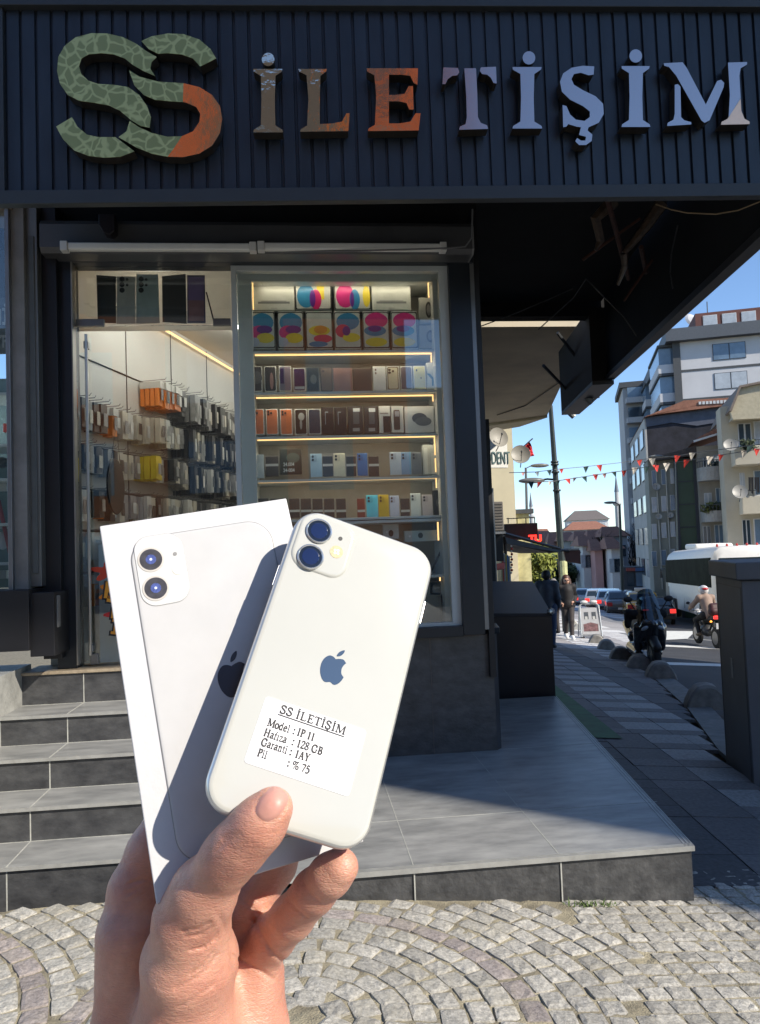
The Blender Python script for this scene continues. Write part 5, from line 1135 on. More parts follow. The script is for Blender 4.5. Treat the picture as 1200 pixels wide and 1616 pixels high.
MB().tube([PD(1035, 322, 4.8), PD(1060, 331, 4.7), PD(1085, 336, 4.7), PD(1130, 338, 4.6), PD(1165, 332, 4.6), PD(1200, 318, 4.5), PD(1240, 300, 4.5)], .0045, 6).build('strand', mat('wire_tan', (.20, .14, .08), rough=.6, var=.1), wire)
mb = MB()
for pts in ([(850, 520, 8), (905, 470, 7.2), (925, 440, 6.8), (940, 455, 6.8), (985, 500, 7.4), (1005, 530, 7.6)], [(745, 520, 8), (800, 500, 7.6), (860, 475, 7.4), (905, 455, 7)], [(1070, 355, 5.8), (1060, 400, 6), (1058, 430, 6.2), (1062, 455, 6.2)]):
    MB().tube([PD(*q) for q in pts], .006, 5).build('dangling_cable', mat('cable_black', (.03, .03, .03), rough=.5, var=0), can)

# roller shutter box, tube lights, speaker
shb = thing('shutter_box', 'grey roller shutter box mounted over the shop window and door', 'shutter box', (-.2, 5.1, 3.66))
def fxy(x, y, Y): P = PY(x, y, Y); return P[0], P[2]
YB = 5.02
x0, zt = fxy(62, 346, YB); x1, _ = fxy(744, 346, YB); _, zb = fxy(400, 398, YB)
prof = [(YB, zb+.03), (YB+.03, zb), (5.19, zb), (5.19, zt+.02), (YB+.08, zt+.02), (YB+.02, zt), (YB, zt-.03)]
MB().prism([(p_[0], p_[1]) for p_ in prof], (Vector((x0, 0, 0)), Vector((0, 1, 0)), Vector((0, 0, 1)), Vector((1, 0, 0))), 0, x1-x0).build('casing', mat('shutter_grey', (.06, .06, .062), rough=.38, var=.15, scale=3), shb)
MB().prism([(p_[0], p_[1]) for p_ in prof], (Vector((x1+.0005, 0, 0)), Vector((0, 1, 0)), Vector((0, 0, 1)), Vector((1, 0, 0))), 0, .012).build('end_cap', mat('end_cap_grey', (.16, .16, .16), rough=.5, var=.1), shb)
for k, (xa, xb) in enumerate(((97, 405), (407, 704))):
    tl = thing('tube_light', 'unlit white tube light under the shutter box, %s' % ('over the glass door', 'over the display window')[k], 'tube light', PY((xa+xb)/2, 391, YB-.05), 'tube lights under the shutter box')
    a, za = fxy(xa, 391, YB-.05); b, zb_ = fxy(xb, 389, YB-.05); zc = (za+zb_)/2
    MB().box2((a+.04, YB-.075, zc-.026), (b-.04, YB-.025, zc+.022)).build('diffuser', mat('opal_diffuser', (.70, .70, .66), rough=.3, var=.06), tl, bevel=.012, bseg=3)
    for c_ in (a, b-.045): MB().box2((c_, YB-.082, zc-.034), (c_+.045, YB-.02, zc+.028)).build('end_cap', mat('white_plastic', (.62, .61, .58), rough=.4, var=.05), tl, bevel=.004)
spk = thing('small_siren', 'small dark angular bracket unit hanging on the front of the shutter box', 'siren', PY(171, 355, YB-.05))
c = PY(171, 356, YB-.04); MB().prism([(-.05, .06), (.05, .06), (.05, -.05), (.02, -.075), (-.02, -.06), (-.05, -.01)], (Vector(c), Vector((1, 0, 0)), Vector((0, 0, 1)), Vector((0, -1, 0))), -.05, .04).build('body', mat('dark_maroon', (.012, .009, .010), rough=.4, var=.2), spk, bevel=.004)
cbl = MB(); cbl.tube([PD(80, 382, 5.2), PD(90, 391, 5.15), PD(105, 396, 5.1), PD(300, 397, 5.05), PD(560, 396, 5.05), PD(700, 392, 5.05), PD(735, 389, 5.1), PD(745, 375, 5.1), PD(746, 330, 5.1)], .006, 6); tag(cbl.build('power_cable', mat('cable_grey', (.12, .12, .12), rough=.5, var=0)), 'thin grey cable running along the underside of the shutter box', 'cable')

# neighbouring shop on the left
nb = thing('neighbour_shop', 'neighbouring shop front with a pale stone pillar and lit glass at the far left', 'building', (-2.4, 5.2, 0))
def nbx(xa, xb, ya, yb, Y, dpt, m_, nm, bev=.003):
    p0 = PY(xa, (ya+yb)/2, Y); p1 = PY(xb, (ya+yb)/2, Y); zt_ = PY((xa+xb)/2, ya, Y)[2]; zb_ = PY((xa+xb)/2, yb, Y)[2]
    return MB().box2((p0[0], Y, zb_), (p1[0], Y+dpt, zt_)).build(nm, m_, nb, bevel=bev)
stone_m = mat('grey_stone_pillar', (.20, .19, .175), rough=.6, var=.22, scale=5, bump=.2)
nbx(18, 41, 316, 932, 5.02, .4, stone_m, 'stone_pillar'); nbx(43.5, 62, 318, 926, 5.06, .35, mat('pillar_metal', (.15, .15, .14), rough=.4, metal=.4, var=.25, scale=4, stretch=(3, 3, .4)), 'metal_pilaster')
nbx(47.5, 57, 372, 905, 5.05, .02, mat('pilaster_panel', (.085, .09, .085), rough=.5, var=.2), 'pilaster_panel')
nbx(64, 93, 318, 1040, 5.14, .2, blackp, 'black_downpipe')
nbx(10, 17, 318, 940, 4.98, .06, alu_grey, 'glazing_bar')
nbx(-160, 46, 935, 1032, 4.86, .5, blackp, 'black_base'); nbx(47.5, 86, 935, 1036, 4.90, .4, blackp, 'black_base')
nbx(87, 92, 940, 990, 4.95, .05, stone_m, 'broken_tile')
nbx(-420, 10, 300, 938, 5.03, .012, shop_glass, 'window_glass', 0)
nbx(-430, 14, 262, 322, 4.95, .4, mat('beige_lintel', (.22, .18, .15), rough=.6, var=.1), 'lintel')
nbx(-430, 12, 325, 470, 5.7, .02, mat('dark_poster', (.06, .055, .05), rough=.6, var=.3), 'dark_banner'); nbx(-430, 12, 470, 560, 5.69, .02, mat('grey_banner', (.12, .12, .12), rough=.6, var=.3), 'banner')
P0 = PY(-18, 512, 5.66); text_mesh('Mİ', .16, fr(P0, (1, 0, 0), (0, 0, 1)), .002, bold=.004, xs=.75).build('lettering', gm_((.45, .44, .42)), nb); P0 = PY(-28, 548, 5.66); text_mesh('OSYF', .12, fr(P0, (1, 0, 0), (0, 0, 1)), .002, bold=.004, xs=.6).build('lettering', gm_((.30, .29, .28)), nb)
for k, yv in enumerate((622, 705, 760, 832, 895)):
    nbx(-420, 13, yv, yv+5, 5.35, .35, white_lam, 'shelf')
nbx(-420, 13, 600, 936, 5.75, .03, mat('teal_back', (.16, .23, .24), rough=.5, var=.3, scale=3), 'back_panel')
ns = [('red_tag', 'small red price tag in the neighbouring shop window', 'tag', 5, 14, 668, 682, (.5, .05, .03)), ('toy_car', 'small dark toy in the neighbouring shop window', 'toy', -12, 11, 720, 738, (.03, .03, .035)), ('pale_box', 'white box on the middle shelf of the neighbouring window', 'box', -14, 10, 762, 775, (.5, .5, .5)),
      ('pale_box', 'white box on the lowest shelf of the neighbouring window', 'box', -14, 10, 900, 914, (.5, .52, .5)), ('plastic_bag', 'crumpled clear plastic bag in the neighbouring window', 'bag', -10, 9, 838, 868, (.6, .62, .65))]
for nm, lb, ct, xa, xb, ya, yb, c_ in ns:
    p0 = PY(xa, yb, 5.45); p1 = PY(xb, ya, 5.45); mb = MB(); cx_, cz_ = (p0[0]+p1[0])/2, (p0[2]+p1[2])/2
    if nm in ('toy_car', 'plastic_bag'): mb.ell((cx_, 5.5, cz_), ((p1[0]-p0[0])/2, .04, abs(p1[2]-p0[2])/2), 14, 9)
    else: mb.box2((p0[0], 5.45, p0[2]), (p1[0], 5.52, p1[2]))
    tag(mb.build(nm, gm_(c_), bevel=.003 if nm not in ('toy_car', 'plastic_bag') else 0, smooth=nm in ('toy_car', 'plastic_bag')), lb, ct)
p0, p1 = PY(-2, 790, 5.40), PY(16, 872, 5.40); tag(MB().tube([p0, p1], .014, 8).build('red_rod', gm_((.28, .02, .03))), 'dark red slanting rod in the neighbouring shop window', 'rod')
la = bpy.data.lights.new('neighbour_lamp', 'POINT'); la.energy = 8; la.color = (.9, .97, 1); la.shadow_soft_size = .1
lo = bpy.data.objects.new('neighbour_lamp_light', la); COL.objects.link(lo); lo.parent = nb; lo.location = Vector((-2.6, 5.35, 2.6))-Vector(nb.location)
# ================================================================== THE STREET
class Face:
    """a vertical wall plane through P with horizontal direction ang (degrees from +X); pixels help to size what stands on it"""
    def __init__(s, P, ang):
        s.o = Vector((P[0], P[1], 0)); a = math.radians(ang); s.u = Vector((math.cos(a), math.sin(a), 0)); s.v = Vector((0, 0, 1)); s.w = s.u.cross(s.v)
        if s.w.dot(Vector((0, 0, 0))-s.o) < 0: s.w = -s.w
        s.f = (s.o, s.u, s.v, s.w)
    def at(s, x, y):
        q = Vector(PP(x, y, s.o, s.w))-s.o; return (q.dot(s.u), q.z)
    def rect(s, x0, y0, x1, y1, d0, d1, mb=None):
        a = s.at(x0, y0); b = s.at(x1, y0); c = s.at(x1, y1); d = s.at(x0, y1); mb = mb or MB()
        z0 = (c[1]+d[1])/2; z1 = (a[1]+b[1])/2; u0, u1 = (a[0]+d[0])/2, (b[0]+c[0])/2
        return mb.prism([(u0, z0), (u1, z0), (u1, z1), (u0, z1)], s.f, d0, d1)
    def poly(s, pts, d0, d1, mb=None): return (mb or MB()).prism([s.at(*p) for p in pts], s.f, d0, d1)
    def uz(s, u0, z0, u1, z1, d0, d1, mb=None): return (mb or MB()).prism([(u0, z0), (u1, z0), (u1, z1), (u0, z1)], s.f, d0, d1)
    def P(s, u, z_, d=0): return s.o+s.u*u+s.v*z_+s.w*d
pane_m = mat('window_pane_dark', (.03, .045, .06), rough=.08, var=.3, scale=.5, spec=.8)
pane_b = mat('window_pane_blue', (.13, .19, .26), rough=.12, var=.3, scale=.5, spec=.8)
curt = mat('curtained_pane', (.40, .43, .46), rough=.2, var=.15, scale=2)
wfr = mat('dark_window_frame', (.035, .04, .05), rough=.5, var=.1); wfw = mat('white_window_frame', (.55, .56, .56), rough=.5, var=.05)
wht = mat('white_render', (.52, .52, .53), rough=.8, var=.06, scale=.6); crm = mat('cream_render', (.46, .42, .33), rough=.85, var=.10, scale=.8)
gry = mat('grey_green_render', (.22, .23, .20), rough=.85, var=.15, scale=.6); tiled = mat('red_roof_tiles', (.27, .12, .075), rough=.8, var=.3, scale=3)
dgy = mat('dark_grey_trim', (.06, .065, .07), rough=.7, var=.1)
def window(par, F, x0, y0, x1, y1, pm=None, fm=None, d=.05, mull=1):
    f = F.rect(x0, y0, x1, y1, .0, d).build('window', fm or wfr, par)
    mb = MB(); w_ = (x1-x0)/(mull+1); g = (x1-x0)*.07
    for k in range(mull+1): F.rect(x0+w_*k+g, y0+g, x0+w_*(k+1)-g, y1-g, d+.002, d+.012, mb)
    mb.build('pane', pm or pane_b, f); return f
def hwin(par, F, u0, z0, u1, z1, pm=None, fm=None, mull=1, d=.06):
    f = F.uz(u0, z0, u1, z1, 0, d).build('window', fm or wfr, par); mb = MB(); w_ = (u1-u0)/(mull+1); g = .05
    for k in range(mull+1): F.uz(u0+w_*k+g, z0+g, u0+w_*(k+1)-g, z1-g, d+.002, d+.012, mb)
    mb.build('pane', pm or pane_b, f); return f

# --- tall white apartment block
P = PD(1066, 560, 75); F = Face(P, -20); b1 = thing('apartment_block', 'tall white apartment block with dark trim bands and an attic, far right', 'building', (P[0], P[1], gz(P[0], P[1])))
s1 = lambda x, y: (960+x/4.254, 480+y/4.254)
zt = F.at(1066, 541)[1]; zg = gz(P[0], P[1])-3
F.uz(0, zg, 30, zt, -37, 0).build('wall', wht, b1)
F.uz(-.9, zt, 31, zt+1.2, -38, .9).build('eave_band', mat('slate_eave', (.075, .085, .10), rough=.6, var=.1), b1)
mb = MB(); brn = mat('attic_brown', (.13, .05, .04), rough=.8, var=.15, scale=1)
F.uz(2.2, zt+1.2, 9.2, zt+3.0, -12, -1.2, mb); F.uz(11, zt+1.2, 17, zt+3.9, -12, -1.4, mb); F.uz(17, zt+1.2, 28, zt+3.3, -12, -2.2, mb); mb.build('attic', brn, b1)
F.poly([s1(640, 200), s1(800, 150), s1(1021, 145), s1(1100, 165)], -1.2, -.6).build('roof', tiled, b1)
for k in range(3): hwin(b1, Face(F.P(0, 0, -1.2), -20), 2.9+k*1.75, zt+1.5, 4.2+k*1.75, zt+2.7, curt, wfw, 0)
for k in range(3): hwin(b1, Face(F.P(0, 0, -1.4), -20), 11.5+k*1.75, zt+2.1, 12.9+k*1.75, zt+3.4, curt, wfw, 0)
mb = MB()
for z_ in range(8): F.uz(0, zt-2.85*(z_+1)-.1, 30, zt-2.85*(z_+1)+.1, 0, .05, mb)
mb.build('floor_band', dgy, b1)
mb = MB()
for u in (.0, 9.6, 19.4, 29): F.uz(u-.25, zg, u+.45, zt, .055, .12, mb)
mb.build('pilaster_band', dgy, b1)
for k in range(5):
    z_ = zt-2.85*k
    for u in (3.4, 15.9, 24): hwin(b1, F, u, z_-2.1, u+3.1*.95, z_-.5, pane_b if (k+int(u)) % 2 else curt)
    hwin(b1, F, 10.9, z_-1.1, 11.8, z_-.5, pane_m, wfr, 0)
Fs = Face(P, 70); Fs.w = -Vector((math.cos(math.radians(-20)), math.sin(math.radians(-20)), 0)); Fs.f = (Fs.o, Fs.u, Fs.v, Fs.w)
for k in range(7):
    z_ = zt-2.85*k
    for (u0, u1, dd) in ((.3, 10, 1.6), (19, 27, 1.2)):
        bq = Fs.uz(u0, z_-2.85, u1, z_-2.0, -.2, dd).build('balcony', wht, b1); Fs.uz(u0, z_-.25, u1, z_-.02, -.2, dd).build('slab', dgy, bq)
        Fs.uz(u0+.4, z_-2.0, u1-.4, z_-.25, -.2, dd-.12).build('glazing', pane_b, bq)
for k in range(7): hwin(b1, Fs, 13, zt-2.85*k-2.2, 16.5, zt-2.85*k-.6, pane_m, wfr, 0)
Pd = PD(1092, 504, 80); MB().lathe(Pd, [(.05, .3), (.55, .1), (.75, -.1), (.7, -.12), (.02, .15)], 16, (.2, -.9, .3)).build('roof_dish', wht, b1)
MB().cyl(PD(1118, 520, 78), PD(1116, 476, 78), .05, 5).build('antenna', dgy, b1)

# --- narrow balcony tower left of it
P = PD(984, 640, 100); F = Face(P, -20); b2 = thing('balcony_tower', 'narrow pale tower block with stacked glazed balconies beside the tall white block', 'building', (P[0], P[1], gz(P[0], P[1])))
zt = F.at(990, 612)[1]; F.uz(0, -14, 9, zt, -10, 0).build('wall', mat('pale_block', (.42, .42, .42), rough=.8, var=.08, scale=.5), b2); F.uz(-.4, zt, 9.3, zt+.7, -10.5, .4).build('roof', dgy, b2)
for k in range(9):
    z_ = zt-2.6*k; F.uz(.3, z_-2.2, 5.4, z_-1.5, -.2, 1.3).build('balcony', mat('parapet_pale', (.48, .48, .48), rough=.8, var=.1), b2); F.uz(.5, z_-1.5, 5.2, z_-.2, -.2, 1.1).build('glazing', pane_m if k % 2 else pane_b, b2); hwin(b2, F, 6.2, z_-1.8, 7.6, z_-.4, curt, wfr, 0)

# --- building with the dark shingled wall
P = PD(1022, 700, 54); F = Face(P, -20); b3 = thing('shingled_house', 'block with a huge dark shingled side wall and low red roof', 'building', (P[0], P[1], gz(P[0], P[1])))
shg = mat('dark_shingles', (.018, .018, .026), rough=.85, var=.6, scale=1.4, bump=.6, bscale=9)
a = F.at(1022, 660)[1]; F.uz(0, -9, 13, a, -14, 0).build('wall', shg, b3)
F.poly([(1019, 659), (1150, 641), (1150, 664), (1100, 672), (1060, 667), (1021, 674)], .01, .08).build('slate_apron', mat('blue_slate', (.075, .085, .115), rough=.7, var=.2, scale=2), b3)
mb = MB(); q0, q1, q2, q3 = F.at(1016, 660), F.at(1078, 634), F.at(1160, 629), F.at(1160, 640)
mb.prism([q0, q1, q2, q3, F.at(1022, 657)], F.f, -14, .5); mb.build('roof', tiled, b3)
mb = MB()
for k in range(9): x = 1101+k*5.6; F.rect(x, 636-k*.35, x+4, 640.5-k*.3, .52, .56, mb)
mb.build('roof_vents', wfw, b3)
Fl = Face(P, 70); Fl.w = -Vector((math.cos(math.radians(-20)), math.sin(math.radians(-20)), 0)); Fl.f = (Fl.o, Fl.u, Fl.v, Fl.w)
Fl.uz(0, -9, 14, a, 0, .12).build('side_wall', mat('pale_side', (.40, .39, .36), rough=.85, var=.12, scale=.7), b3)
for k in range(7):
    for u in (1.0, 5.5, 10): hwin(b3, Face(Fl.P(0, 0, .12), 70), u, a-1.9-2.35*k, u+2.6, a-.6-2.35*k, curt if (k+int(u)) % 3 else pane_m, wfr, 0)

# --- grey green flats with the green panelled stair wall
P = PD(1026, 800, 46); F = Face(P, -20); b4 = thing('grey_flats', 'grey green block of flats with a tall green panelled wall', 'building', (P[0], P[1], gz(P[0], P[1])))
zt = F.at(1030, 727)[1]; F.uz(0, -8, 4.6, zt, -2.5, 0).build('wall', gry, b4)
grn = mat('green_panels', (.045, .075, .045), rough=.45, var=.12, scale=1)
u0, u1 = F.at(1069, 780)[0], F.at(1098, 780)[0]; F.uz(u0, -8, u1, zt, -2.5, .25).build('green_panel_wall', grn, b4)
mb = MB()
for k in range(10): F.uz(u0, zt-1.35*k-.06, u1, zt-1.35*k, .251, .30, mb)
F.uz(u0-.14, -8, u0+.02, zt, .251, .34, mb); F.uz(u1-.1, -8, u1+.1, zt, .251, .34, mb); mb.build('panel_joint', wfr, b4)
F.poly([(1024, 730), (1120, 717), (1122, 712), (1095, 706), (1060, 716), (1022, 726)], -3, .9).build('roof', mat('dark_roof', (.06, .05, .045), rough=.8, var=.3), b4)
for (x0, x1) in ((1029, 1037), (1044, 1052), (1058, 1066)):
    for k in range(4):
        y0 = (741, 783, 825, 868)[k]-(x0-1044)*.12; window(b4, F, x0, y0, x1, y0+24, curt if (k+x0) % 3 else pane_b, wfw, .06, 0)
mb = MB()
for x in (1040, 1055): F.rect(x-.8, 728, x+.8, 930, .0, .12, mb)
mb.build('downpipe', mat('pale_pipe', (.4, .4, .36), rough=.6, var=.1), b4)
a = PD(1036, 768, 45.6)
def dish(loc, r, lab, aim=(-.3, -.9, .35), m_=None, name='satellite_dish'):
    t = thing(name, lab, 'satellite dish', loc, 'satellite dishes'); ax = Vector(aim).normalized(); L0 = Vector(loc)
    MB().lathe(L0, [(r*.02, -r*.22), (r*.5, -r*.16), (r*.85, -r*.03), (r, r*.06), (r*.985, r*.075), (r*.83, -r*.005), (r*.5, -r*.12), (r*.02, -r*.18)], 28, ax).build('reflector', m_ or mat('dish_grey', (.30, .29, .26), rough=.5, var=.12, scale=4), t, smooth=True)
    mb = MB(); mb.tube([L0-Vector((0, 0, r*.9)), L0+ax*r*.75], r*.035, 5); mb.tube([L0-ax*r*.2, L0-ax*r*.2-Vector((0, 0, r*.9)), L0-ax*r*.7-Vector((0, 0, r*1.1))], r*.05, 5); mb.build('mount', dgy, t)
    MB().ell(L0+ax*r*.78, (r*.1, r*.1, r*.13), 8, 6).build('receiver', dgy, t); return t
dish(a, .23, 'small grey satellite dish on the grey green flats above a white sheet')
dish(PD(1040, 815, 45.5), .19, 'small brown satellite dish lower down on the grey green flats'); dish(PD(1058, 813, 45.5), .19, 'small pale satellite dish beside the green panelled wall')

# --- cream balconied house, near right
P = PD(1150, 760, 41); F = Face(P, -22); b5 = thing('cream_house', 'cream house with stacked balconies and a jutting upper gable at the right edge', 'building', (P[0], P[1], gz(P[0], P[1])))
zt = F.at(1165, 640)[1]; F.uz(-.2, -6, 9, zt, -1.6, 0).build('wall', crm, b5)
F.poly([s1(795, 745), s1(858, 592), s1(1021, 560), s1(1400, 500), s1(1400, 720), s1(1021, 790), s1(812, 800)], .9, 1.3).build('gable', mat('cream_gable', (.46, .41, .29), rough=.85, var=.12), b5)
F.poly([s1(805, 800), s1(1400, 700), s1(1400, 640), s1(850, 690)], -.2, .9).build('gable_soffit', mat('gable_soffit', (.42, .38, .30), rough=.85, var=.1), b5)
F.poly([s1(785, 745), s1(850, 583), s1(1021, 548), s1(1400, 480), s1(1400, 500), s1(1021, 562), s1(860, 596), s1(800, 750)], -6, 1.5).build('roof_edge', mat('verge_grey', (.20, .16, .13), rough=.8, var=.2), b5)
for (x0, y0, x1, y1, dd) in ((1153, 706, 1260, 735, 1.3), (1166, 783, 1260, 811, 1.1)):
    F.rect(x0, y0, x1, y1, 0, dd).build('balcony', crm, b5, bevel=.03)
    mb = MB(); F.rect(x0+2, y0-9, x1, y0-8, dd-.06, dd-.02, mb)
    for k in range(12): F.rect(x0+2+k*7, y0-8, x0+2.6+k*7, y0, dd-.06, dd-.03, mb)
    mb.build('railing', dgy, b5)
for (x0, y0, x1, y1, pm) in ((1165, 668, 1186, 704, pane_m), (1190, 664, 1220, 702, curt), (1168, 746, 1176, 782, curt), (1190, 742, 1215, 782, pane_b), (1172, 820, 1185, 860, pane_m), (1190, 818, 1215, 862, pane_b)): window(b5, F, x0, y0, x1, y1, pm, wfw, .05, 1)
P2 = PD(1098, 780, 44.5); F2 = Face(P2, -22); b6 = thing('balcony_wing', 'lower beige wing with two rounded grey balconies and a red tiled roof', 'building', (P2[0], P2[1], gz(P2[0], P2[1])))
zt = F2.at(1110, 704)[1]; uR = F2.at(1156, 780)[0]; F2.uz(0.2, -6, uR, zt, -1.6, -.0).build('wall', mat('beige_render', (.30, .28, .24), rough=.85, var=.14, scale=.9), b6)
F2.poly([s1(560, 935), s1(600, 905), s1(760, 825), s1(812, 800), s1(815, 850), s1(700, 890)], -4, 1.0).build('roof', tiled, b6)
mb = MB(); F2.poly([s1(560, 930), s1(815, 852), s1(816, 864), s1(562, 943)], 1.0, 1.1, mb); mb.build('gutter', wfw, b6)
for (x0, y0, x1, y1) in ((1099, 739, 1144, 760), (1106, 807, 1147, 824)):
    c = (F2.at(x0, y0)[0]+F2.at(x1, y0)[0])/2; hw_ = (F2.at(x1, y0)[0]-F2.at(x0, y0)[0])/2; z0, z1 = F2.at((x0+x1)/2, y1)[1], F2.at((x0+x1)/2, y0)[1]
    mb = MB(); pts = [(c-hw_, 0), (c+hw_, 0)]+[(c+hw_*math.cos(t_*PI/12), 1.3*math.sin(t_*PI/12)**.6) for t_ in range(1, 12)]
    mb.prism(pts, (F2.o, F2.u, F2.w, Vector((0, 0, 1))), z0, z1); mb.build('balcony', mat('balcony_grey', (.30, .29, .27), rough=.6, var=.15), b6)
    mb = MB(); mb.tube([F2.P(p_[0], z1+.35, p_[1]) for p_ in pts[1:]+[pts[0]]], .03, 5)
    for p_ in pts[1:]+[pts[0]]: mb.tube([F2.P(p_[0], z1, p_[1]), F2.P(p_[0], z1+.35, p_[1])], .018, 4)
    mb.build('railing', dgy, b6)
for (x0, y0, x1, y1, pm) in ((1110, 722, 1120, 738, pane_m), (1126, 718, 1136, 738, curt), (1112, 778, 1124, 806, curt), (1130, 770, 1142, 800, pane_b), (1110, 830, 1122, 858, pane_m), (1128, 828, 1142, 860, pane_b)): window(b6, F2, x0, y0, x1, y1, pm, wfw, .05, 1)
for (px, py, D, h, nm, lb, c_) in ((1122, 803, 43.3, .9, 'balcony_plant', 'green pot plant with yellow leaves on the lower rounded balcony', (.13, .14, .03)), (1138, 800, 43.3, .65, 'balcony_plant', 'dark shrub on the lower rounded balcony near the corner', (.04, .07, .025)), (1132, 735, 43.3, .6, 'balcony_plant', 'blue green plant on the upper rounded balcony', (.05, .09, .09)), (1182, 703, 39.6, .8, 'balcony_plant', 'leafy pots on the cream upper balcony', (.06, .08, .04))):
    mb = MB(); c = PD(px, py, D)
    for _ in range(160):
        a = Vector((rnd.gauss(0, .22), rnd.gauss(0, .12), rnd.uniform(-.25, .35)))*h+Vector(c); s_ = .10; n1 = Vector((rnd.gauss(0, 1), rnd.gauss(0, 1), rnd.gauss(0, 1))).normalized(); n2_ = n1.orthogonal().normalized()
        mb.add([a+n2_*s_, a-n2_*s_, a+n1*s_*2], [(0, 1, 2)])
    tag(mb.build(nm, mat('leaf_%d' % px, c_, rough=.7, var=.4, scale=4)), lb, 'plant')
dish(PD(1153, 702, 39), .34, 'pale satellite dish beside the cream gable, above the bunting'); dish(PD(1168, 776, 38.8), .37, 'large pale satellite dish between the two cream balconies'); dish(PD(1160, 700, 39.4), .2, 'tiny satellite dish overlapped by the pale one near the cream gable')
mb = MB()
for k, (x, h) in enumerate(((1177, 22), (1181, 26), (1186, 20), (1190, 24))): F.poly([(x-1.8, 756), (x+1.8, 756), (x+1.6, 756+h), (x-1.4, 756+h-2)], 1.15, 1.19, mb)
tag(mb.build('hanging_laundry', mat('black_cloth', (.01, .01, .012), rough=.9, var=.2)), 'black clothes drying on the line of the cream house', 'laundry')
for k, (x0, y0, x1, y1) in enumerate(((1146, 895, 1260, 935),)): F.rect(x0, y0, x1, y1, 0, 2.2).build('shop_awning', mat('dull_awning', (.16, .14, .12), rough=.8, var=.2), b5)

# --- beyond: hillside houses
HS = [(849, 838, 873, 884, 120, (.42, .28, .27), 'pink house with a red roof left of the dark lamp pole'), (870, 843, 889, 884, 112, (.38, .25, .26), 'second pink house partly behind the dark lamp pole'), (886, 836, 913, 884, 108, (.36, .37, .36), 'pale grey house with white windows right of the lamp pole'),
      (893, 826, 962, 846, 175, (.20, .20, .21), 'wide grey terrace with a red brown roof on the slope'), (912, 834, 936, 886, 100, (.24, .25, .25), 'plain grey gable wall house'), (934, 832, 958, 888, 96, (.30, .13, .10), 'rusty red house beside the bare pruned tree'),
      (852, 850, 866, 886, 150, (.45, .42, .40), 'small pale house just above the red letters'), (900, 846, 916, 886, 140, (.40, .33, .30), 'small beige house right of the dark lamp pole'), (921, 840, 934, 888, 88, (.42, .41, .39), 'narrow white house in front of the grey gable wall'),
      (940, 846, 952, 890, 84, (.36, .20, .18), 'narrow brick pink house behind the bare pruned tree'), (966, 842, 980, 890, 80, (.42, .41, .40), 'narrow pale house left of the far dark lamp post'),
      (956, 826, 992, 888, 92, (.27, .26, .26), 'grey house with a wide red roof under the minaret'), (896, 806, 961, 830, 230, (.42, .42, .42), 'large white house with a low gabled roof on the hilltop')]
for (x0, y0, x1, y1, D, c_, lb) in HS:
    P = PD(x0, y1, D); F = Face(P, -14); h = thing('hillside_house', lb, 'house', P, 'houses on the far hillside'); W_ = F.at(x1, y1)[0]; z0, z1 = F.at(x0, y1)[1]-6, F.at(x0, y0)[1]-(1.6 if D < 200 else 3)
    F.uz(0, z0, W_, z1, -9, 0).build('wall', mat('house_%d' % x0, tuple(min(.7, v*1.5) for v in c_), rough=.85, var=.12, scale=.4), h)  # walls paled in colour to stand in for distance haze
    rh = (1.3 if D < 110 else 2.0) if D < 200 else 3.0
    mb = MB(); u0, u1 = -.5, W_+.5; mb.add([F.P(u0, z1, .6), F.P(u1, z1, .6), F.P(u1, z1, -9.6), F.P(u0, z1, -9.6), F.P(u0+(u1-u0)*.25, z1+rh, -4.5), F.P(u0+(u1-u0)*.75, z1+rh, -4.5)], [(0, 1, 5, 4), (1, 2, 5), (2, 3, 4, 5), (3, 0, 4), (3, 2, 1, 0)]); mb.build('roof', tiled if D < 200 else mat('grey_brown_roof', (.14, .12, .11), rough=.8, var=.2), h)
    n_c = max(2, int(W_/2.4))
    for r_ in range(3):
        for k in range(n_c):
            u = (k+.5)*W_/n_c; z_ = z1-1.0-r_*2.9
            if z_-1.5 < F.at(x0, y1)[1]-1: continue
            hwin(h, F, u-.5, z_-1.5, u+.5, z_, pane_m if (k+r_) % 3 else curt, wfw, 0)
for (px, pt, pb, D, lb) in ((976, 748, 835, 320, 'tall pointed minaret right of the far houses'), (840, 776, 848, 420, 'thin far minaret left of the dark lamp pole')):
    t = PD(px, pt, D); b = PD(px+.5, pb, D); H_m = t[2]-b[2]; mt = thing('minaret', lb, 'minaret', b); r = H_m*.045
    MB().lathe(b, [(r*1.2, -12), (r*1.1, 0), (r, H_m*.42)], 12).build('shaft', mat('minaret_stone', (.40, .40, .40), rough=.8, var=.1), mt)
    MB().lathe((b[0], b[1], b[2]+H_m*.42), [(r, 0), (r*1.7, H_m*.03), (r*1.7, H_m*.06), (r*.85, H_m*.06), (r*.8, H_m*.26)], 12).build('gallery', MATS['minaret_stone'], mt)
    MB().lathe((b[0], b[1], b[2]+H_m*.68), [(r*.95, 0), (r*.5, H_m*.14), (.05, H_m*.32)], 12).build('spire', mat('lead_spire', (.14, .16, .19), rough=.5, var=.1), mt)

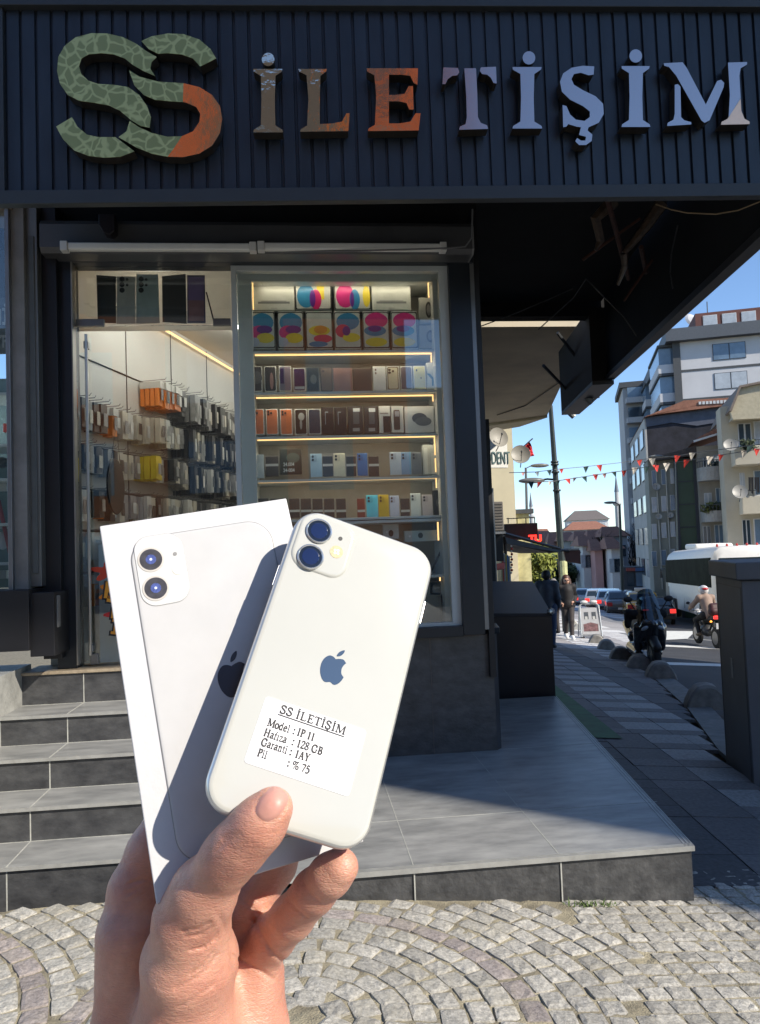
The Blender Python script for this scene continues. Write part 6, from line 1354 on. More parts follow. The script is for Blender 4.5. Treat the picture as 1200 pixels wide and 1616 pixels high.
# --- left side of the street, beyond our shop
nbuild = thing('side_building', 'beige building with a jutting soffit beyond the black canopy', 'building', (2.4, 12, -.5))
Zs = 4.55; so_ = [PZ(755, 516, Zs), PZ(930, 515, Zs), PZ(900, 578, Zs), PZ(864, 655, Zs), PZ(745, 672, Zs)]
mb = MB(); mb.prism([(p_[0], p_[1]) for p_ in so_], fr((0, 0, 0), (1, 0, 0), (0, 1, 0)), Zs, Zs+.35); mb.build('soffit', mat('beige_soffit', (.62, .54, .40), rough=.85, var=.14, scale=1.2, bump=.2, bscale=4), nbuild)
mb = MB(); mb.prism([(so_[3][0], so_[3][1]), (so_[4][0], so_[4][1]), (so_[4][0], so_[4][1]+1.3), (so_[3][0]-.3, so_[3][1]+1.3)], fr((0, 0, 0), (1, 0, 0), (0, 1, 0)), Zs-.06, Zs+.3); mb.build('soffit_lip', mat('beige_lip', (.62, .55, .40), rough=.85, var=.12), nbuild)
MB().tube([PZ(785, 655, Zs-.02), PZ(830, 640, Zs-.02), PZ(884, 603, Zs-.02)], .012, 5).build('soffit_cable', MATS['cable_black'], nbuild)
mb = MB(); mb.prism([(1.0, 9.3), (2.0, 9.3), (3.2, 17), (1.5, 17)], fr((0, 0, 0), (1, 0, 0), (0, 1, 0)), -1.5, 4.5); mb.build('wall', mat('dark_side_wall', (.05, .042, .036), rough=.8, var=.4, scale=2), nbuild)  # dark brown mottled wall colour
mb = MB()
for (x0, x1, D, yt, yb) in ((752, 762, 8.7, 530, 925), (765, 773, 9.0, 535, 925)):
    a = PD(x0, yb, D); b = PD(x1, yb, D); zt_ = PD(x0, yt, D)[2]; mb.box2((a[0], a[1], a[2]-.3), (b[0], a[1]+.2, zt_))
mb.build('brown_column', mat('brown_column', (.075, .058, .048), rough=.7, var=.3, scale=4), nbuild)
a = PD(757, 580, 8.6); mb = MB(); mb.tube([PD(756, 540, 8.6), PD(757, 640, 8.6), PD(755, 760, 8.6)], .02, 6)
mb.build('pipe', mat('pipe_grey', (.16, .15, .14), rough=.6, var=.2), nbuild)
P = PD(776, 800, 11.0); blk = thing('dark_shopfront', 'black narrow shopfront edge below the air conditioner', 'shopfront', P)
MB().box2((P[0]-.28, P[1], gz(P[0], P[1])), (P[0]+.02, P[1]+.6, PD(776, 660, 11)[2])).build('panel', blackp, blk); 
MB().box2((P[0]+.02, P[1]+.02, gz(P[0], P[1])), (P[0]+.045, P[1]+.1, PD(776, 770, 11)[2])).build('edge_strip', alu_grey, blk)
# yellow sunlit building
P = PD(783, 760, 26); Fy = Face(P, -8); yb_ = thing('yellow_building', 'sunlit pale yellow building with a white lettered panel beyond the soffit', 'building', (P[0], P[1], gz(P[0], P[1])))
uR = Fy.at(812, 760)[0]; zt = 12.0; sun_y = mat('pale_yellow_render', (.60, .52, .34), rough=.85, var=.10, scale=.7)
Fy.uz(-3, -3, uR, zt, -8, 0).build('wall', sun_y, yb_)
a = Fy.P(uR, 0, 0); Fz = Face(a, 80); Fz.w = Vector((math.cos(math.radians(-10)), math.sin(math.radians(-10)), 0)); Fz.f = (Fz.o, Fz.u, Fz.v, Fz.w)
Fz.uz(0.3, -3, 7.5, zt, -3, .0).build('wing', sun_y, yb_)
for z_ in (5.2, 1.9): hwin(yb_, Fz, 2.2, z_-1.4, 3.8, z_+.4, mat('teal_shutter', (.10, .22, .20), rough=.5, var=.1), wfw, 0)
Fz.uz(.5, -.2, 5.2, 2.6, 0, .5).build('balcony_screen', mat('yellowed_screen', (.50, .46, .24), rough=.8, var=.3, scale=3), yb_); Fz.uz(.4, 2.6, 5.3, 2.75, 0, .65).build('screen_top', dgy, yb_)
P3 = PD(781, 715, 15.5); Fw = Face(P3, 12); lt = thing('lettered_panel', 'white panel with thin dark lettering on the near side of the yellow building', 'sign', P3)
Fw.rect(762, 688, 801, 738, -.1, 0).build('panel', mat('sign_white', (.66, .66, .62), rough=.5, var=.04), lt)
t_ = Fw.at(768, 732); text_mesh('ODENT', .36, (Fw.P(t_[0]-.02, t_[1], .01), Fw.u, Fw.v, Fw.w), .01, xs=.44).build('lettering', gm_((.10, .16, .16)), lt)
dish(PD(822, 717, 13.0), .165, 'grey satellite dish against the blue sky beside the red flag', (-.15, -.95, .25)); dish(PD(787, 690, 12.6), .17, 'brown satellite dish half hidden below the beige soffit', (.2, -.9, .25))
flg = thing('national_flag', 'small red flag on a slanted pole behind the satellite dish', 'flag', PD(828, 700, 14))
MB().tube([PD(818, 712, 14), PD(841, 692, 14)], .012, 5).build('pole', alu_grey, flg)
mb = MB(); a, b, c, d = PD(829, 702, 14), PD(836, 697, 14), PD(844, 719, 14), PD(835, 721, 14); mb.sheet([[Vector(a)*(1-t)*(1-s_)+Vector(b)*t*(1-s_)+Vector(c)*t*s_+Vector(d)*(1-t)*s_+Vector((0, .03*math.sin(6*s_+3*t), 0)) for t in (0, .33, .66, 1)] for s_ in (0, .2, .4, .6, .8, 1)]); mb.build('cloth', mat('flag_red', (.62, .02, .03), rough=.7, var=.1), flg)
ac = thing('air_conditioner', 'grey outdoor air conditioner unit hanging on the building edge', 'air conditioner', PD(785, 838, 12.0))
a, b = PD(775, 838, 12), PD(795, 791, 12); MB().box2((a[0], a[1], a[2]), (b[0], a[1]+.3, b[2])).build('casing', mat('ac_grey', (.13, .12, .11), rough=.6, var=.2), ac, bevel=.01)
mb = MB()
for k in range(9): z_ = a[2]+(b[2]-a[2])*(k+1)/10; mb.box2((a[0]+.02, a[1]-.006, z_-.008), (b[0]-.02, a[1]-.0005, z_+.008))
mb.build('grille', MATS['cable_black'], ac)
MB().box2((a[0]-.02, a[1]-.02, a[2]-.05), (b[0]+.02, a[1]+.3, a[2]-.015)).build('bracket', alu_grey, ac)
a, b = PD(779, 886, 12.2), PD(795, 842, 12.2); tag(MB().box2((a[0], a[1], a[2]), (b[0], a[1]+.1, b[2])).build('black_lightbox', blackp, bevel=.01), 'black sign box hanging under the air conditioner', 'sign')
# terrace, awning arms, red letters
P = PD(797, 850, 17); Fa = Face(P, -6); tr = thing('terrace', 'brown boarded terrace front with a thin rail above the awning', 'terrace', P)
Fa.rect(797, 826, 849, 851, -3, 0).build('board', mat('terrace_brown', (.085, .065, .045), rough=.8, var=.2), tr)
mb = MB(); Fa.rect(800, 817, 845, 818.3, -.05, 0, mb); 
for x in (802, 816, 830, 844): Fa.rect(x, 817, x+1, 826, -.05, 0, mb)
mb.build('rail', dgy, tr)
rl = thing('red_letters', 'glowing red letters TU under the brown terrace', 'sign', PD(836, 856, 16.6)); q = PD(835, 855.5, 16.6)
text_mesh('TU', .21, (Vector(q), Fa.u, Vector((0, 0, 1)), Fa.w), .03, bold=.010, xs=1.0).build('lettering', mat('red_neon', (.8, .02, .01), var=0, emit=(1, .03, .02), estr=2.2), rl)
aw = thing('folding_awning', 'dark folding awning with slanting arms over the pavement', 'awning', PD(850, 870, 16))
mb = MB()
for pts in ([(796, 842), (884, 866)], [(800, 856), (868, 871)], [(796, 846), (800, 900)], [(868, 871), (888, 868), (915, 872)]):
    mb.tube([PD(*q, 15.5+(q[0]-796)*.02) for q in pts], .035, 6)
mb.build('arm', blackp, aw)
c4 = [PD(798, 848, 15.4), PD(884, 868, 17.2), PD(886, 872, 17.2), PD(800, 858, 15.4)]; a = Vector((1.0, 1.6, -.0))
MB().hexa([Vector(c4[3]), Vector(c4[2]), Vector(c4[2])+Vector((-.5, 1.5, 0)), Vector(c4[3])+Vector((-.5, 1.5, 0)), Vector(c4[0]), Vector(c4[1]), Vector(c4[1])+Vector((-.5, 1.5, 0)), Vector(c4[0])+Vector((-.5, 1.5, 0))]).build('canvas', mat('awning_dark', (.03, .03, .03), rough=.8, var=.3), aw)
P = PD(893, 890, 17.5); Fb = Face(P, -6); hb = thing('hanging_board', 'dark brown hanging board beside the lamp pole', 'sign', P); Fb.poly([(890, 869), (916, 868), (917, 890), (894, 886)], -.08, 0).build('board', mat('board_brown', (.12, .05, .035), rough=.6, var=.2), hb); Fb.poly([(889, 866), (914, 865), (914, 868), (890, 869)], -.1, .03).build('frame', alu_grey, hb)
P = PD(779, 899, 12.4); ra = thing('red_awning', 'small red awning under the black sign box', 'awning', P); a = PD(797, 889, 13.2)
MB().add([PD(778, 890, 13.2), PD(797, 888, 13.2), PD(797, 897, 12.4), PD(778, 900, 12.4), PD(778, 891, 13.5), PD(797, 889, 13.5), PD(797, 898, 12.7), PD(778, 901, 12.7)], [(0, 1, 2, 3), (4, 5, 6, 7), (0, 1, 5, 4), (1, 2, 6, 5), (2, 3, 7, 6), (3, 0, 4, 7)]).build('canvas', mat('awning_red', (.55, .03, .03), rough=.7, var=.15), ra)
for k in range(11):
    c = PD(807+(k % 2), 862+k*4.2, 14.5); tag(MB().ell(c, (.026, .026, .026), 8, 6).build('red_lantern', mat('lantern_red', (.55, .05, .03), rough=.4, var=.1)) if k % 2 else MB().ell(c, (.022, .022, .022), 8, 6).build('white_lantern', mat('lantern_white', (.7, .66, .55), rough=.4, var=.1)), '%s bead in the hanging string by the red awning, %s from the top' % ('red' if k % 2 else 'white', ORD[k]), 'bead', 'beads in the hanging string')
P = PD(800, 905, 15); gm3 = thing('goods_stand', 'bright cluttered goods stand by the red awning', 'stand', P); F3 = Face(P, 0)
for k in range(6): F3.rect(791+2.2*k, 870+k*1.5, 793+2.2*k, 925, -.3, .02*k).build('panel', gm_(((.6, .58, .3), (.6, .1, .08), (.55, .55, .5), (.6, .45, .1), (.1, .25, .5), (.5, .5, .45))[k]), gm3)
# black tiled hatch at the corner
hz = thing('tiled_hatch', 'black tiled cellar hatch with a sloping lid at the end of the platform', 'hatch', (1.95, 8, -.3))
fA, fB = PD(772, 973, 7.35), PD(871, 973, 7.25); bA, bB = PD(765, 921, 9.6), PD(841, 921, 9.6)
zlo = -.5; mb = MB().hexa([(fA[0], fA[1], zlo), (fB[0], fB[1], zlo), (bB[0], bB[1], zlo), (bA[0], bA[1], zlo), fA, fB, bB, bA]); mb.build('body', mat('black_tile', (.016, .017, .021), rough=.35, var=.2, scale=4), hz)
mb = MB().hexa([Vector(q)+Vector((0, 0, .002)) for q in (fA, fB, bB, bA)]+[Vector(q)+Vector((0, 0, .03)) for q in (fA, fB, bB, bA)]); mb.build('lid', mat('hatch_lid_tile', (.022, .024, .030), rough=.55, var=.2, scale=5), hz)
c = Vector(fB)+Vector((-.01, -.02, .05)); MB().lathe(c, [(.028, -.03), (.035, 0), (.030, .02), (.002, .025)], 14, (.3, -.9, .1)).build('lamp', mat('lamp_chrome', (.5, .5, .5), rough=.2, metal=.8, var=0), hz)

# --- street lamps and the bunting
def lamp(name, lab, bx_, by_, tx, ty, D, r, head, hd, m_):
    b = PD(bx_, by_, D); t = PD(tx, ty, D); o = thing(name, lab, 'street lamp', (b[0], b[1], gz(b[0], b[1])), 'street lamps'); b0 = Vector((b[0], b[1], gz(b[0], b[1])))
    MB().tube([b0, Vector(b0).lerp(Vector(t), .5), t], [r*1.3, r, r*.7], 10).build('pole', m_, o)
    h = PD(*head, D); h0 = PD(*hd, D); mb = MB(); mb.tube([h0, Vector(h0).lerp(Vector(h), .5)+Vector((0, 0, .03)), h], r*.35, 6); mb.build('arm', m_, o)
    dx = Vector(h)-Vector(h0); dx.z = 0; dx.normalize(); MB().ell(Vector(h)+dx*.25, (.42, .14, .09), 10, 8, R=Matrix.Rotation(math.atan2(dx.y, dx.x), 3, 'Z')).build('lamp_head', mat('lamp_head_grey', (.14, .14, .13), rough=.4, var=.1), o, smooth=True); return o
polem = mat('pole_dark_green', (.022, .032, .030), rough=.5, var=.2, scale=6)
lp = lamp('lamp_post', 'tall dark green lamp post in front of the sky with bunting tied to it', 891, 925, 869, 640, 24, .095, (852, 758), (876, 757), polem)
a, b = PD(889, 885, 23.9), PD(891, 925, 23.9); MB().tube([a, b], .118, 10).build('yellow_wrap', mat('pole_wrap', (.55, .55, .28), rough=.6, var=.25, scale=8), lp)
mb = MB()
for y in (729, 733, 745, 774): a = PD(875.5+(y-729)*.077, y, 23.9); mb.lathe(a, [(.115, -.03), (.125, 0), (.115, .03)], 10)
mb.build('clamp', polem, lp)
lamp('lamp_post', 'thin grey lamp post left of the dark green one', 834, 930, 830, 738, 34, .07, (843, 735), (830.5, 739), mat('pole_grey', (.10, .11, .12), rough=.5, var=.1)); lamp('lamp_post', 'far dark lamp post left of the balcony tower', 982, 925, 978, 796, 50, .10, (969, 793), (978, 797), polem)
lamp('lamp_post', 'curved pale lamp arm reaching over the road before the green panelled wall', 1070, 930, 1066, 725, 43, .045, (1043, 720), (1066, 722), mat('pole_pale', (.16, .17, .15), rough=.5, var=.1))
fl_m = {'r': mat('pennant_red', (.60, .045, .03), rough=.8, var=.12), 'w': mat('pennant_white', (.62, .56, .46), rough=.8, var=.1), 'd': mat('pennant_green', (.02, .055, .05), rough=.8, var=.1), 'p': mat('pennant_pink', (.50, .25, .22), rough=.8, var=.1), 'g': mat('pennant_grey', (.22, .26, .28), rough=.8, var=.1)}
z4 = lambda x, y: (760+x/5, 640+y/5)
def bunting(lab, line, flags):
    """line and flags: (px, py, depth); flags also size and colour"""
    P_ = [PD(*q) for q in line]; o = thing('bunting', lab, 'bunting', P_[0]); MB().tube(P_, .010, 4).build('string', mat('string_grey', (.12, .12, .12), rough=.8, var=0), o)
    for (x, y, D, s_, c_) in flags:
        a = PD(x-s_/2, y, D); b = PD(x+s_/2, y-.06*s_, D); t = PD(x+rnd.uniform(-.2, .15)*s_, y+s_*1.15, D); t = t+np.array((rnd.uniform(-.05, .05), rnd.uniform(-.1, .1), 0)); mid = (a+b)/2+np.array((0, .02, 0)); off = np.array((0, .004, 0))
        MB().add([a, mid, b, t, a+off, mid+off, b+off, t+off], [(0, 1, 3), (1, 2, 3), (4, 5, 7), (5, 6, 7), (0, 1, 5, 4), (1, 2, 6, 5), (2, 3, 7, 6), (3, 0, 4, 7)]).build('pennant', fl_m[c_], o)
L1 = [(*z4(220, 530), 21), (*z4(430, 524), 20.5), (*z4(575, 505), 20), (*z4(820, 482), 22), (*z4(1120, 448), 25), (*s1(210, 1045), 25), (*s1(300, 1035), 24), (*s1(470, 1018), 22), (*s1(570, 1000), 21), (*s1(1021, 940), 18)]
bunting('upper bunting line of mixed pennants from the lamp post toward the cream house', L1, [(*z4(330, 527), 20.8, 6, 'p'), (*z4(437, 521), 20.5, 7.5, 'g'), (*z4(535, 512), 20.2, 7.5, 'd'), (*z4(632, 500), 20.5, 7, 'r'), (*z4(825, 481), 22, 9, 'd'), (*z4(930, 470), 22.8, 9.5, 'r'), (*s1(210, 1046), 25, 9, 'r'), (*s1(295, 1036), 24, 11, 'w'), (*s1(466, 1016), 22, 10.5, 'r'), (*s1(565, 998), 21, 10.5, 'w'), (*s1(955, 952), 18.5, 10.5, 'd'), (*s1(1090, 940), 18, 10, 'r')])
L2 = [(*z4(380, 602), 18.5), (*z4(560, 600), 19.4), (*z4(740, 572), 20), (*z4(1045, 525), 21), (*z4(1190, 505), 21.5), (*s1(105, 1118), 21), (*s1(320, 1082), 20), (*s1(530, 1050), 19), (*s1(760, 1012), 18), (*s1(1021, 972), 17)]
bunting('lower bunting line of red, white and green pennants crossing the street', L2, [(*z4(392, 602), 18.5, 10, 'd'), (*z4(462, 604), 18.8, 8, 'r'), (*z4(542, 600), 19.2, 6, 'w'), (*z4(600, 592), 19.5, 8, 'd'), (*z4(680, 578), 19.7, 8.5, 'r'), (*z4(740, 568), 20, 6, 'p'), (*z4(810, 560), 20.3, 8.5, 'd'), (*z4(900, 542), 20.6, 9, 'r'), (*z4(970, 536), 20.8, 7, 'p'), (*z4(1045, 522), 21, 8, 'd'), (*z4(1125, 512), 21.3, 8.5, 'r'), (*s1(180, 1098), 20.8, 9.5, 'w'), (*s1(258, 1094), 20.4, 9, 'd'), (*s1(320, 1080), 20, 10.5, 'r'), (*s1(393, 1068), 19.6, 11.5, 'w'), (*s1(530, 1046), 19, 10.5, 'r'), (*s1(685, 1022), 18.3, 12, 'w'), (*s1(760, 1010), 18, 9, 'r'), (*s1(915, 985), 17.4, 10, 'w'), (*s1(1000, 972), 17.1, 10, 'r')])
# hanging projecting box under the fascia
hb = thing('projecting_sign_box', 'long dark box sign hanging beyond the black canopy, seen from below', 'sign', (5.3, 10.5, 3.6))
a = Vector(PZ(985, 597, 3.47)); b = Vector(PZ(905, 662, 3.47)); a = Vector((E1.x, E1.y, 3.47)); n_s = -SC*.16; b = E1+SD*2.1; b.z = 3.47
mb = MB().hexa([a+n_s, a+SC*.08, b+SC*.08, b+n_s]+[q+Vector((0, 0, .90)) for q in (a+n_s, a+SC*.08, b+SC*.08, b+n_s)]); mb.build('casing', mat('box_brown_black', (.013, .010, .009), rough=.8, var=.3, scale=3), hb)
MB().hexa([a+n_s-Vector((0, 0, .05)), a+SC*.10-Vector((0, 0, .05)), b+SC*.10-Vector((0, 0, .05)), b+n_s-Vector((0, 0, .05)), a+n_s-Vector((0, 0, .002)), a+SC*.10-Vector((0, 0, .002)), b+SC*.10-Vector((0, 0, .002)), b+n_s-Vector((0, 0, .002))]).build('bottom_edge', fasc, hb)
mb = MB()
for (q0, q1) in (((880, 525, 10), (928, 588, 10.6)), ((858, 577, 10.4), (901, 622, 11.2))): mb.tube([PD(*q0), PD(*q1)], .022, 6)
mb.build('brace', dgy, hb)
for (x, y, D, lb) in ((923, 624, 10.2, 'small white spotlight on the face of the hanging box sign'), (896, 648, 12.0, 'small white spotlight below the left corner of the hanging box sign')):
    sp_ = thing('spotlight', lb, 'spotlight', PD(x, y, D)); c = Vector(PD(x, y, D)); MB().cyl(c, c+Vector((.10, .0, -.10)), .045, 10).build('lamp_head', mat('spot_grey', (.35, .35, .33), rough=.4, var=.1), sp_); MB().tube([c+Vector((.05, 0, -.04)), c+Vector((.22, .05, -.02))], .01, 5).build('arm', dgy, sp_)

# --- unseen blocks out of frame, shaped to cut the shadow edges and fill reflections
bA_ = thing('corner_blocker', 'unseen tall block across the street, shaped to cast the shadow edge', 'building', (20, -10, -2))
polyA = [(11.5, -5), (30, -5), (47, -19.8), (28.52, -19.8)]  # plan skewed along the sun's path so its corner casts the shadow line
mb = MB(); mb.prism(polyA, fr((0, 0, 0), (1, 0, 0), (0, 1, 0)), -4, 19); mb.build('wall', crm, bA_)
MB().box2((6.6, -5.2, 12.0), (11.5, -5.0, 19)).build('shade_panel', mat('shade_panel_grey', (.3, .3, .3), rough=.7, var=.1), bA_)  # thin unseen panel added to shade the facade and sign
mb = MB()
for k in range(6):
    for j in range(6): mb.box2((12.6+j*2.8, -4.99, -1+k*3.1), (14.2+j*2.8, -4.95, .6+k*3.1))
mb.build('glazing', pane_m, bA_)
bB_ = thing('roadside_blocker', 'unseen low block along the right kerb, added to shade the street', 'building', (13, 6, -2)); MB().box2((12, 1, -4), (14.5, 11.6, 10)).build('wall', wht, bB_)  # thin unseen block added to shade the near street
bC_ = thing('facing_terrace', 'unseen terrace behind the viewer, orange walls added for the sign reflections', 'building', (-8, -15, 0))
for k, (x0, x1, h, c_) in enumerate(((-34, -22, 11, (.32, .30, .27)), (-22, -13, 8, (.40, .37, .30)), (-13, -8.2, 9, (.22, .24, .22)), (-8.2, -4.3, 19, (.85, .24, .07)), (-4.3, -.4, 17, (.30, .22, .16)), (-.4, 3.7, 19, (.85, .24, .07)), (3.7, 9, 7, (.35, .33, .30)))):  # orange walls and heights chosen for what the letters mirror
    MB().box2((x0, -26, -1), (x1, -15, h)).build('wall', mat('terrace_%d' % k, c_, rough=.85, var=.15, scale=.8), bC_)
    for j in range(int((x1-x0)/2.6)):
        for r_ in range(int(h/3)): MB().box2((x0+.7+j*2.6, -14.99, .6+r_*3), (x0+2.2+j*2.6, -14.94, 2.3+r_*3)).build('window', pane_b if (j+r_) % 2 else curt, bC_)
# ================================================================== ON THE STREET
conc = mat('bollard_concrete', (.22, .21, .19), rough=.85, var=.35, scale=7, bump=.4)
for k, (x, y, sx) in enumerate(((1115, 1114, 1.1), (1043, 1069, 1.05), (1010, 1054, 1), (980, 1040, 1), (958, 1025, .95), (942, 1015, .9), (913, 994, .8), (905, 986, .75))):
    P = GG(x, y); z0 = gz(P[0], P[1]); r = .235*sx; h = .27*sx
    m_ = conc if k < 6 else mat('painted_stone', (.42, .41, .37), rough=.8, var=.2)
    kd = Vector((.32, .95, 0)).normalized(); kc = Vector((kd.y, -kd.x, 0)); rr_ = [(-r, 0), (r, 0), (r*.92, h*.30), (r*.70, h*.68), (r*.42, h*.93), (r*.15, h), (-r*.15, h), (-r*.42, h*.93), (-r*.70, h*.68), (-r*.92, h*.30)]
    o = MB(); L0 = [Vector((P[0], P[1], z0-.02))+kc*u_*s_+Vector((0, 0, v_*s_))+kd*d_ for d_, s_ in ((-.15, .90), (-.12, 1), (.12, 1), (.15, .90)) for u_, v_ in rr_]; nr = len(rr_)
    o.add(L0, [(i_*nr+q_, i_*nr+(q_+1) % nr, (i_+1)*nr+(q_+1) % nr, (i_+1)*nr+q_) for i_ in range(3) for q_ in range(nr)]+[tuple(range(nr)), tuple(range(3*nr, 4*nr))[::-1]])
    tag(o.build('kerb_bollard', m_, smooth=True, angle=38), ('nearest low concrete kerb bollard, beside the grey cabinet', 'second low concrete kerb bollard from the grey cabinet', 'third low concrete bollard, in front of the parked scooter wheel', 'fourth low concrete bollard, at the left of the parked scooter wheel', 'dark concrete bollard just right of the tilted one by the pavement sign', 'sunlit concrete bollard at the foot of the pavement sign', 'pale rounded stone left of the pavement sign', 'small pale rounded stone between the woman and the pavement sign')[k], 'bollard', 'concrete bollards along the kerb')

# --- roadside cabinet
Pf, Pn = GG(1146, 1196), GG(1190, 1238); Pf = Vector(Pf); Pn = Vector(Pn); dd = (Pn-Pf); dd.z = 0; Lc = dd.length; dd.normalize(); ne = Vector((dd.y, -dd.x, 0)); ne = ne if ne.x > 0 else -ne
zb = min(Pf.z, Pn.z)-.05; dpt = np.linalg.norm(np.array(Pf)-CAM); zt = PD(1131, 884, (np.array(Pf)-CAM)@FW)[2]
cabn = thing('utility_cabinet', 'tall grey metal utility cabinet with a flat lid at the right edge of the pavement', 'cabinet', (Pf.x, Pf.y, zb))
cg = mat('cabinet_grey', (.10, .105, .115), rough=.55, var=.12, scale=3, bump=.05)
def cbx(a, b, w0, w1, z0, z1, mb=None):
    p = [a+ne*w0, b+ne*w0, b+ne*w1, a+ne*w1]; return (mb or MB()).hexa([(q.x, q.y, z0) for q in p]+[(q.x, q.y, z1) for q in p])
cbx(Pf, Pn, 0, .55, zb, zt-.14).build('body', cg, cabn, bevel=.006); cbx(Pf-dd*.04, Pn+dd*.04, -.045, .6, zt-.135, zt).build('lid', cg, cabn, bevel=.012)
mb = MB(); cbx(Pf+dd*.04, Pf+dd*.046, -.003, -.001, zb+.1, zt-.2, mb); cbx(Pn-dd*.046, Pn-dd*.04, -.003, -.001, zb+.1, zt-.2, mb); cbx(Pf+dd*.04, Pn-dd*.04, -.003, -.001, zt-.2, zt-.194, mb); mb.build('door_seam', MATS['cable_black'], cabn)
q = Vector(PD(1163, 1060, (np.array((Pf+Pn)/2)-CAM)@FW)); cbx(Pf+dd*Lc*.45, Pf+dd*Lc*.52, -.004, -.001, q.z-.06, q.z+.10).build('scuff_label', mat('pale_sticker', (.28, .28, .26), rough=.6, var=.3, scale=30), cabn, bevel=.0)
q = Pf+dd*Lc*.5; tx = text_mesh('Vodafix', .05, (Vector((q.x, q.y, zt-.36))-ne*.004-dd*.08, dd, Vector((0, 0, 1)), -ne), .001) if False else None

# --- vehicles
tyre = mat('tyre_rubber', (.015, .015, .016), rough=.8, var=.2); rimm = mat('wheel_rim', (.30, .30, .31), rough=.3, metal=.7, var=.1)
cglass = mat('vehicle_glass', (.02, .03, .035), rough=.06, var=0, spec=.9, coat=.5); red_l = mat('tail_light_lit', (.7, .02, .02), rough=.3, var=0, emit=(1, .05, .04), estr=.8); red_u = mat('tail_light', (.35, .02, .02), rough=.25, var=0)
plate = mat('number_plate', (.6, .6, .6), rough=.4, var=.05)
def put(t, o, yaw, fit):
    pass
def wheel(par, c, r, w_, ax=(1, 0, 0)):
    t = MB().lathe(Vector(c)-Vector(ax)*w_/2, [(r*.62, 0), (r*.93, .01), (r, w_*.25), (r, w_*.75), (r*.93, w_-.01), (r*.62, w_)], 22, ax).build('wheel', tyre, par, smooth=True, angle=50)
    MB().lathe(Vector(c)-Vector(ax)*(w_/2+.006), [(r*.60, 0), (r*.5, .02), (r*.15, .01), (r*.15, w_), (r*.5, w_-.01), (r*.6, w_+.012)], 14, ax).build('rim', rimm, t)
def place(t, P, yaw, s_=1.0):
    t.location = (P[0], P[1], gz(P[0], P[1])-.11); t.rotation_euler = (0, 0, math.radians(yaw)); t.scale = (s_, s_, s_); return t
PROF = {'sedan': [(-2.2, .35), (-2.25, .7), (-2.15, .98), (-1.75, 1.02), (-1.15, 1.42), (-.2, 1.48), (.55, 1.38), (1.2, 1.0), (2.05, .85), (2.22, .6), (2.2, .32)], 'hatch': [(-1.9, .35), (-1.98, .75), (-1.92, 1.0), (-1.6, 1.45), (-.6, 1.55), (.35, 1.45), (1.0, 1.05), (1.75, .9), (1.95, .6), (1.92, .32)], 'van': [(-2.4, .4), (-2.42, 1.3), (-2.35, 1.9), (-1.0, 2.0), (1.0, 1.95), (1.6, 1.25), (2.2, 1.05), (2.35, .7), (2.3, .38)]}
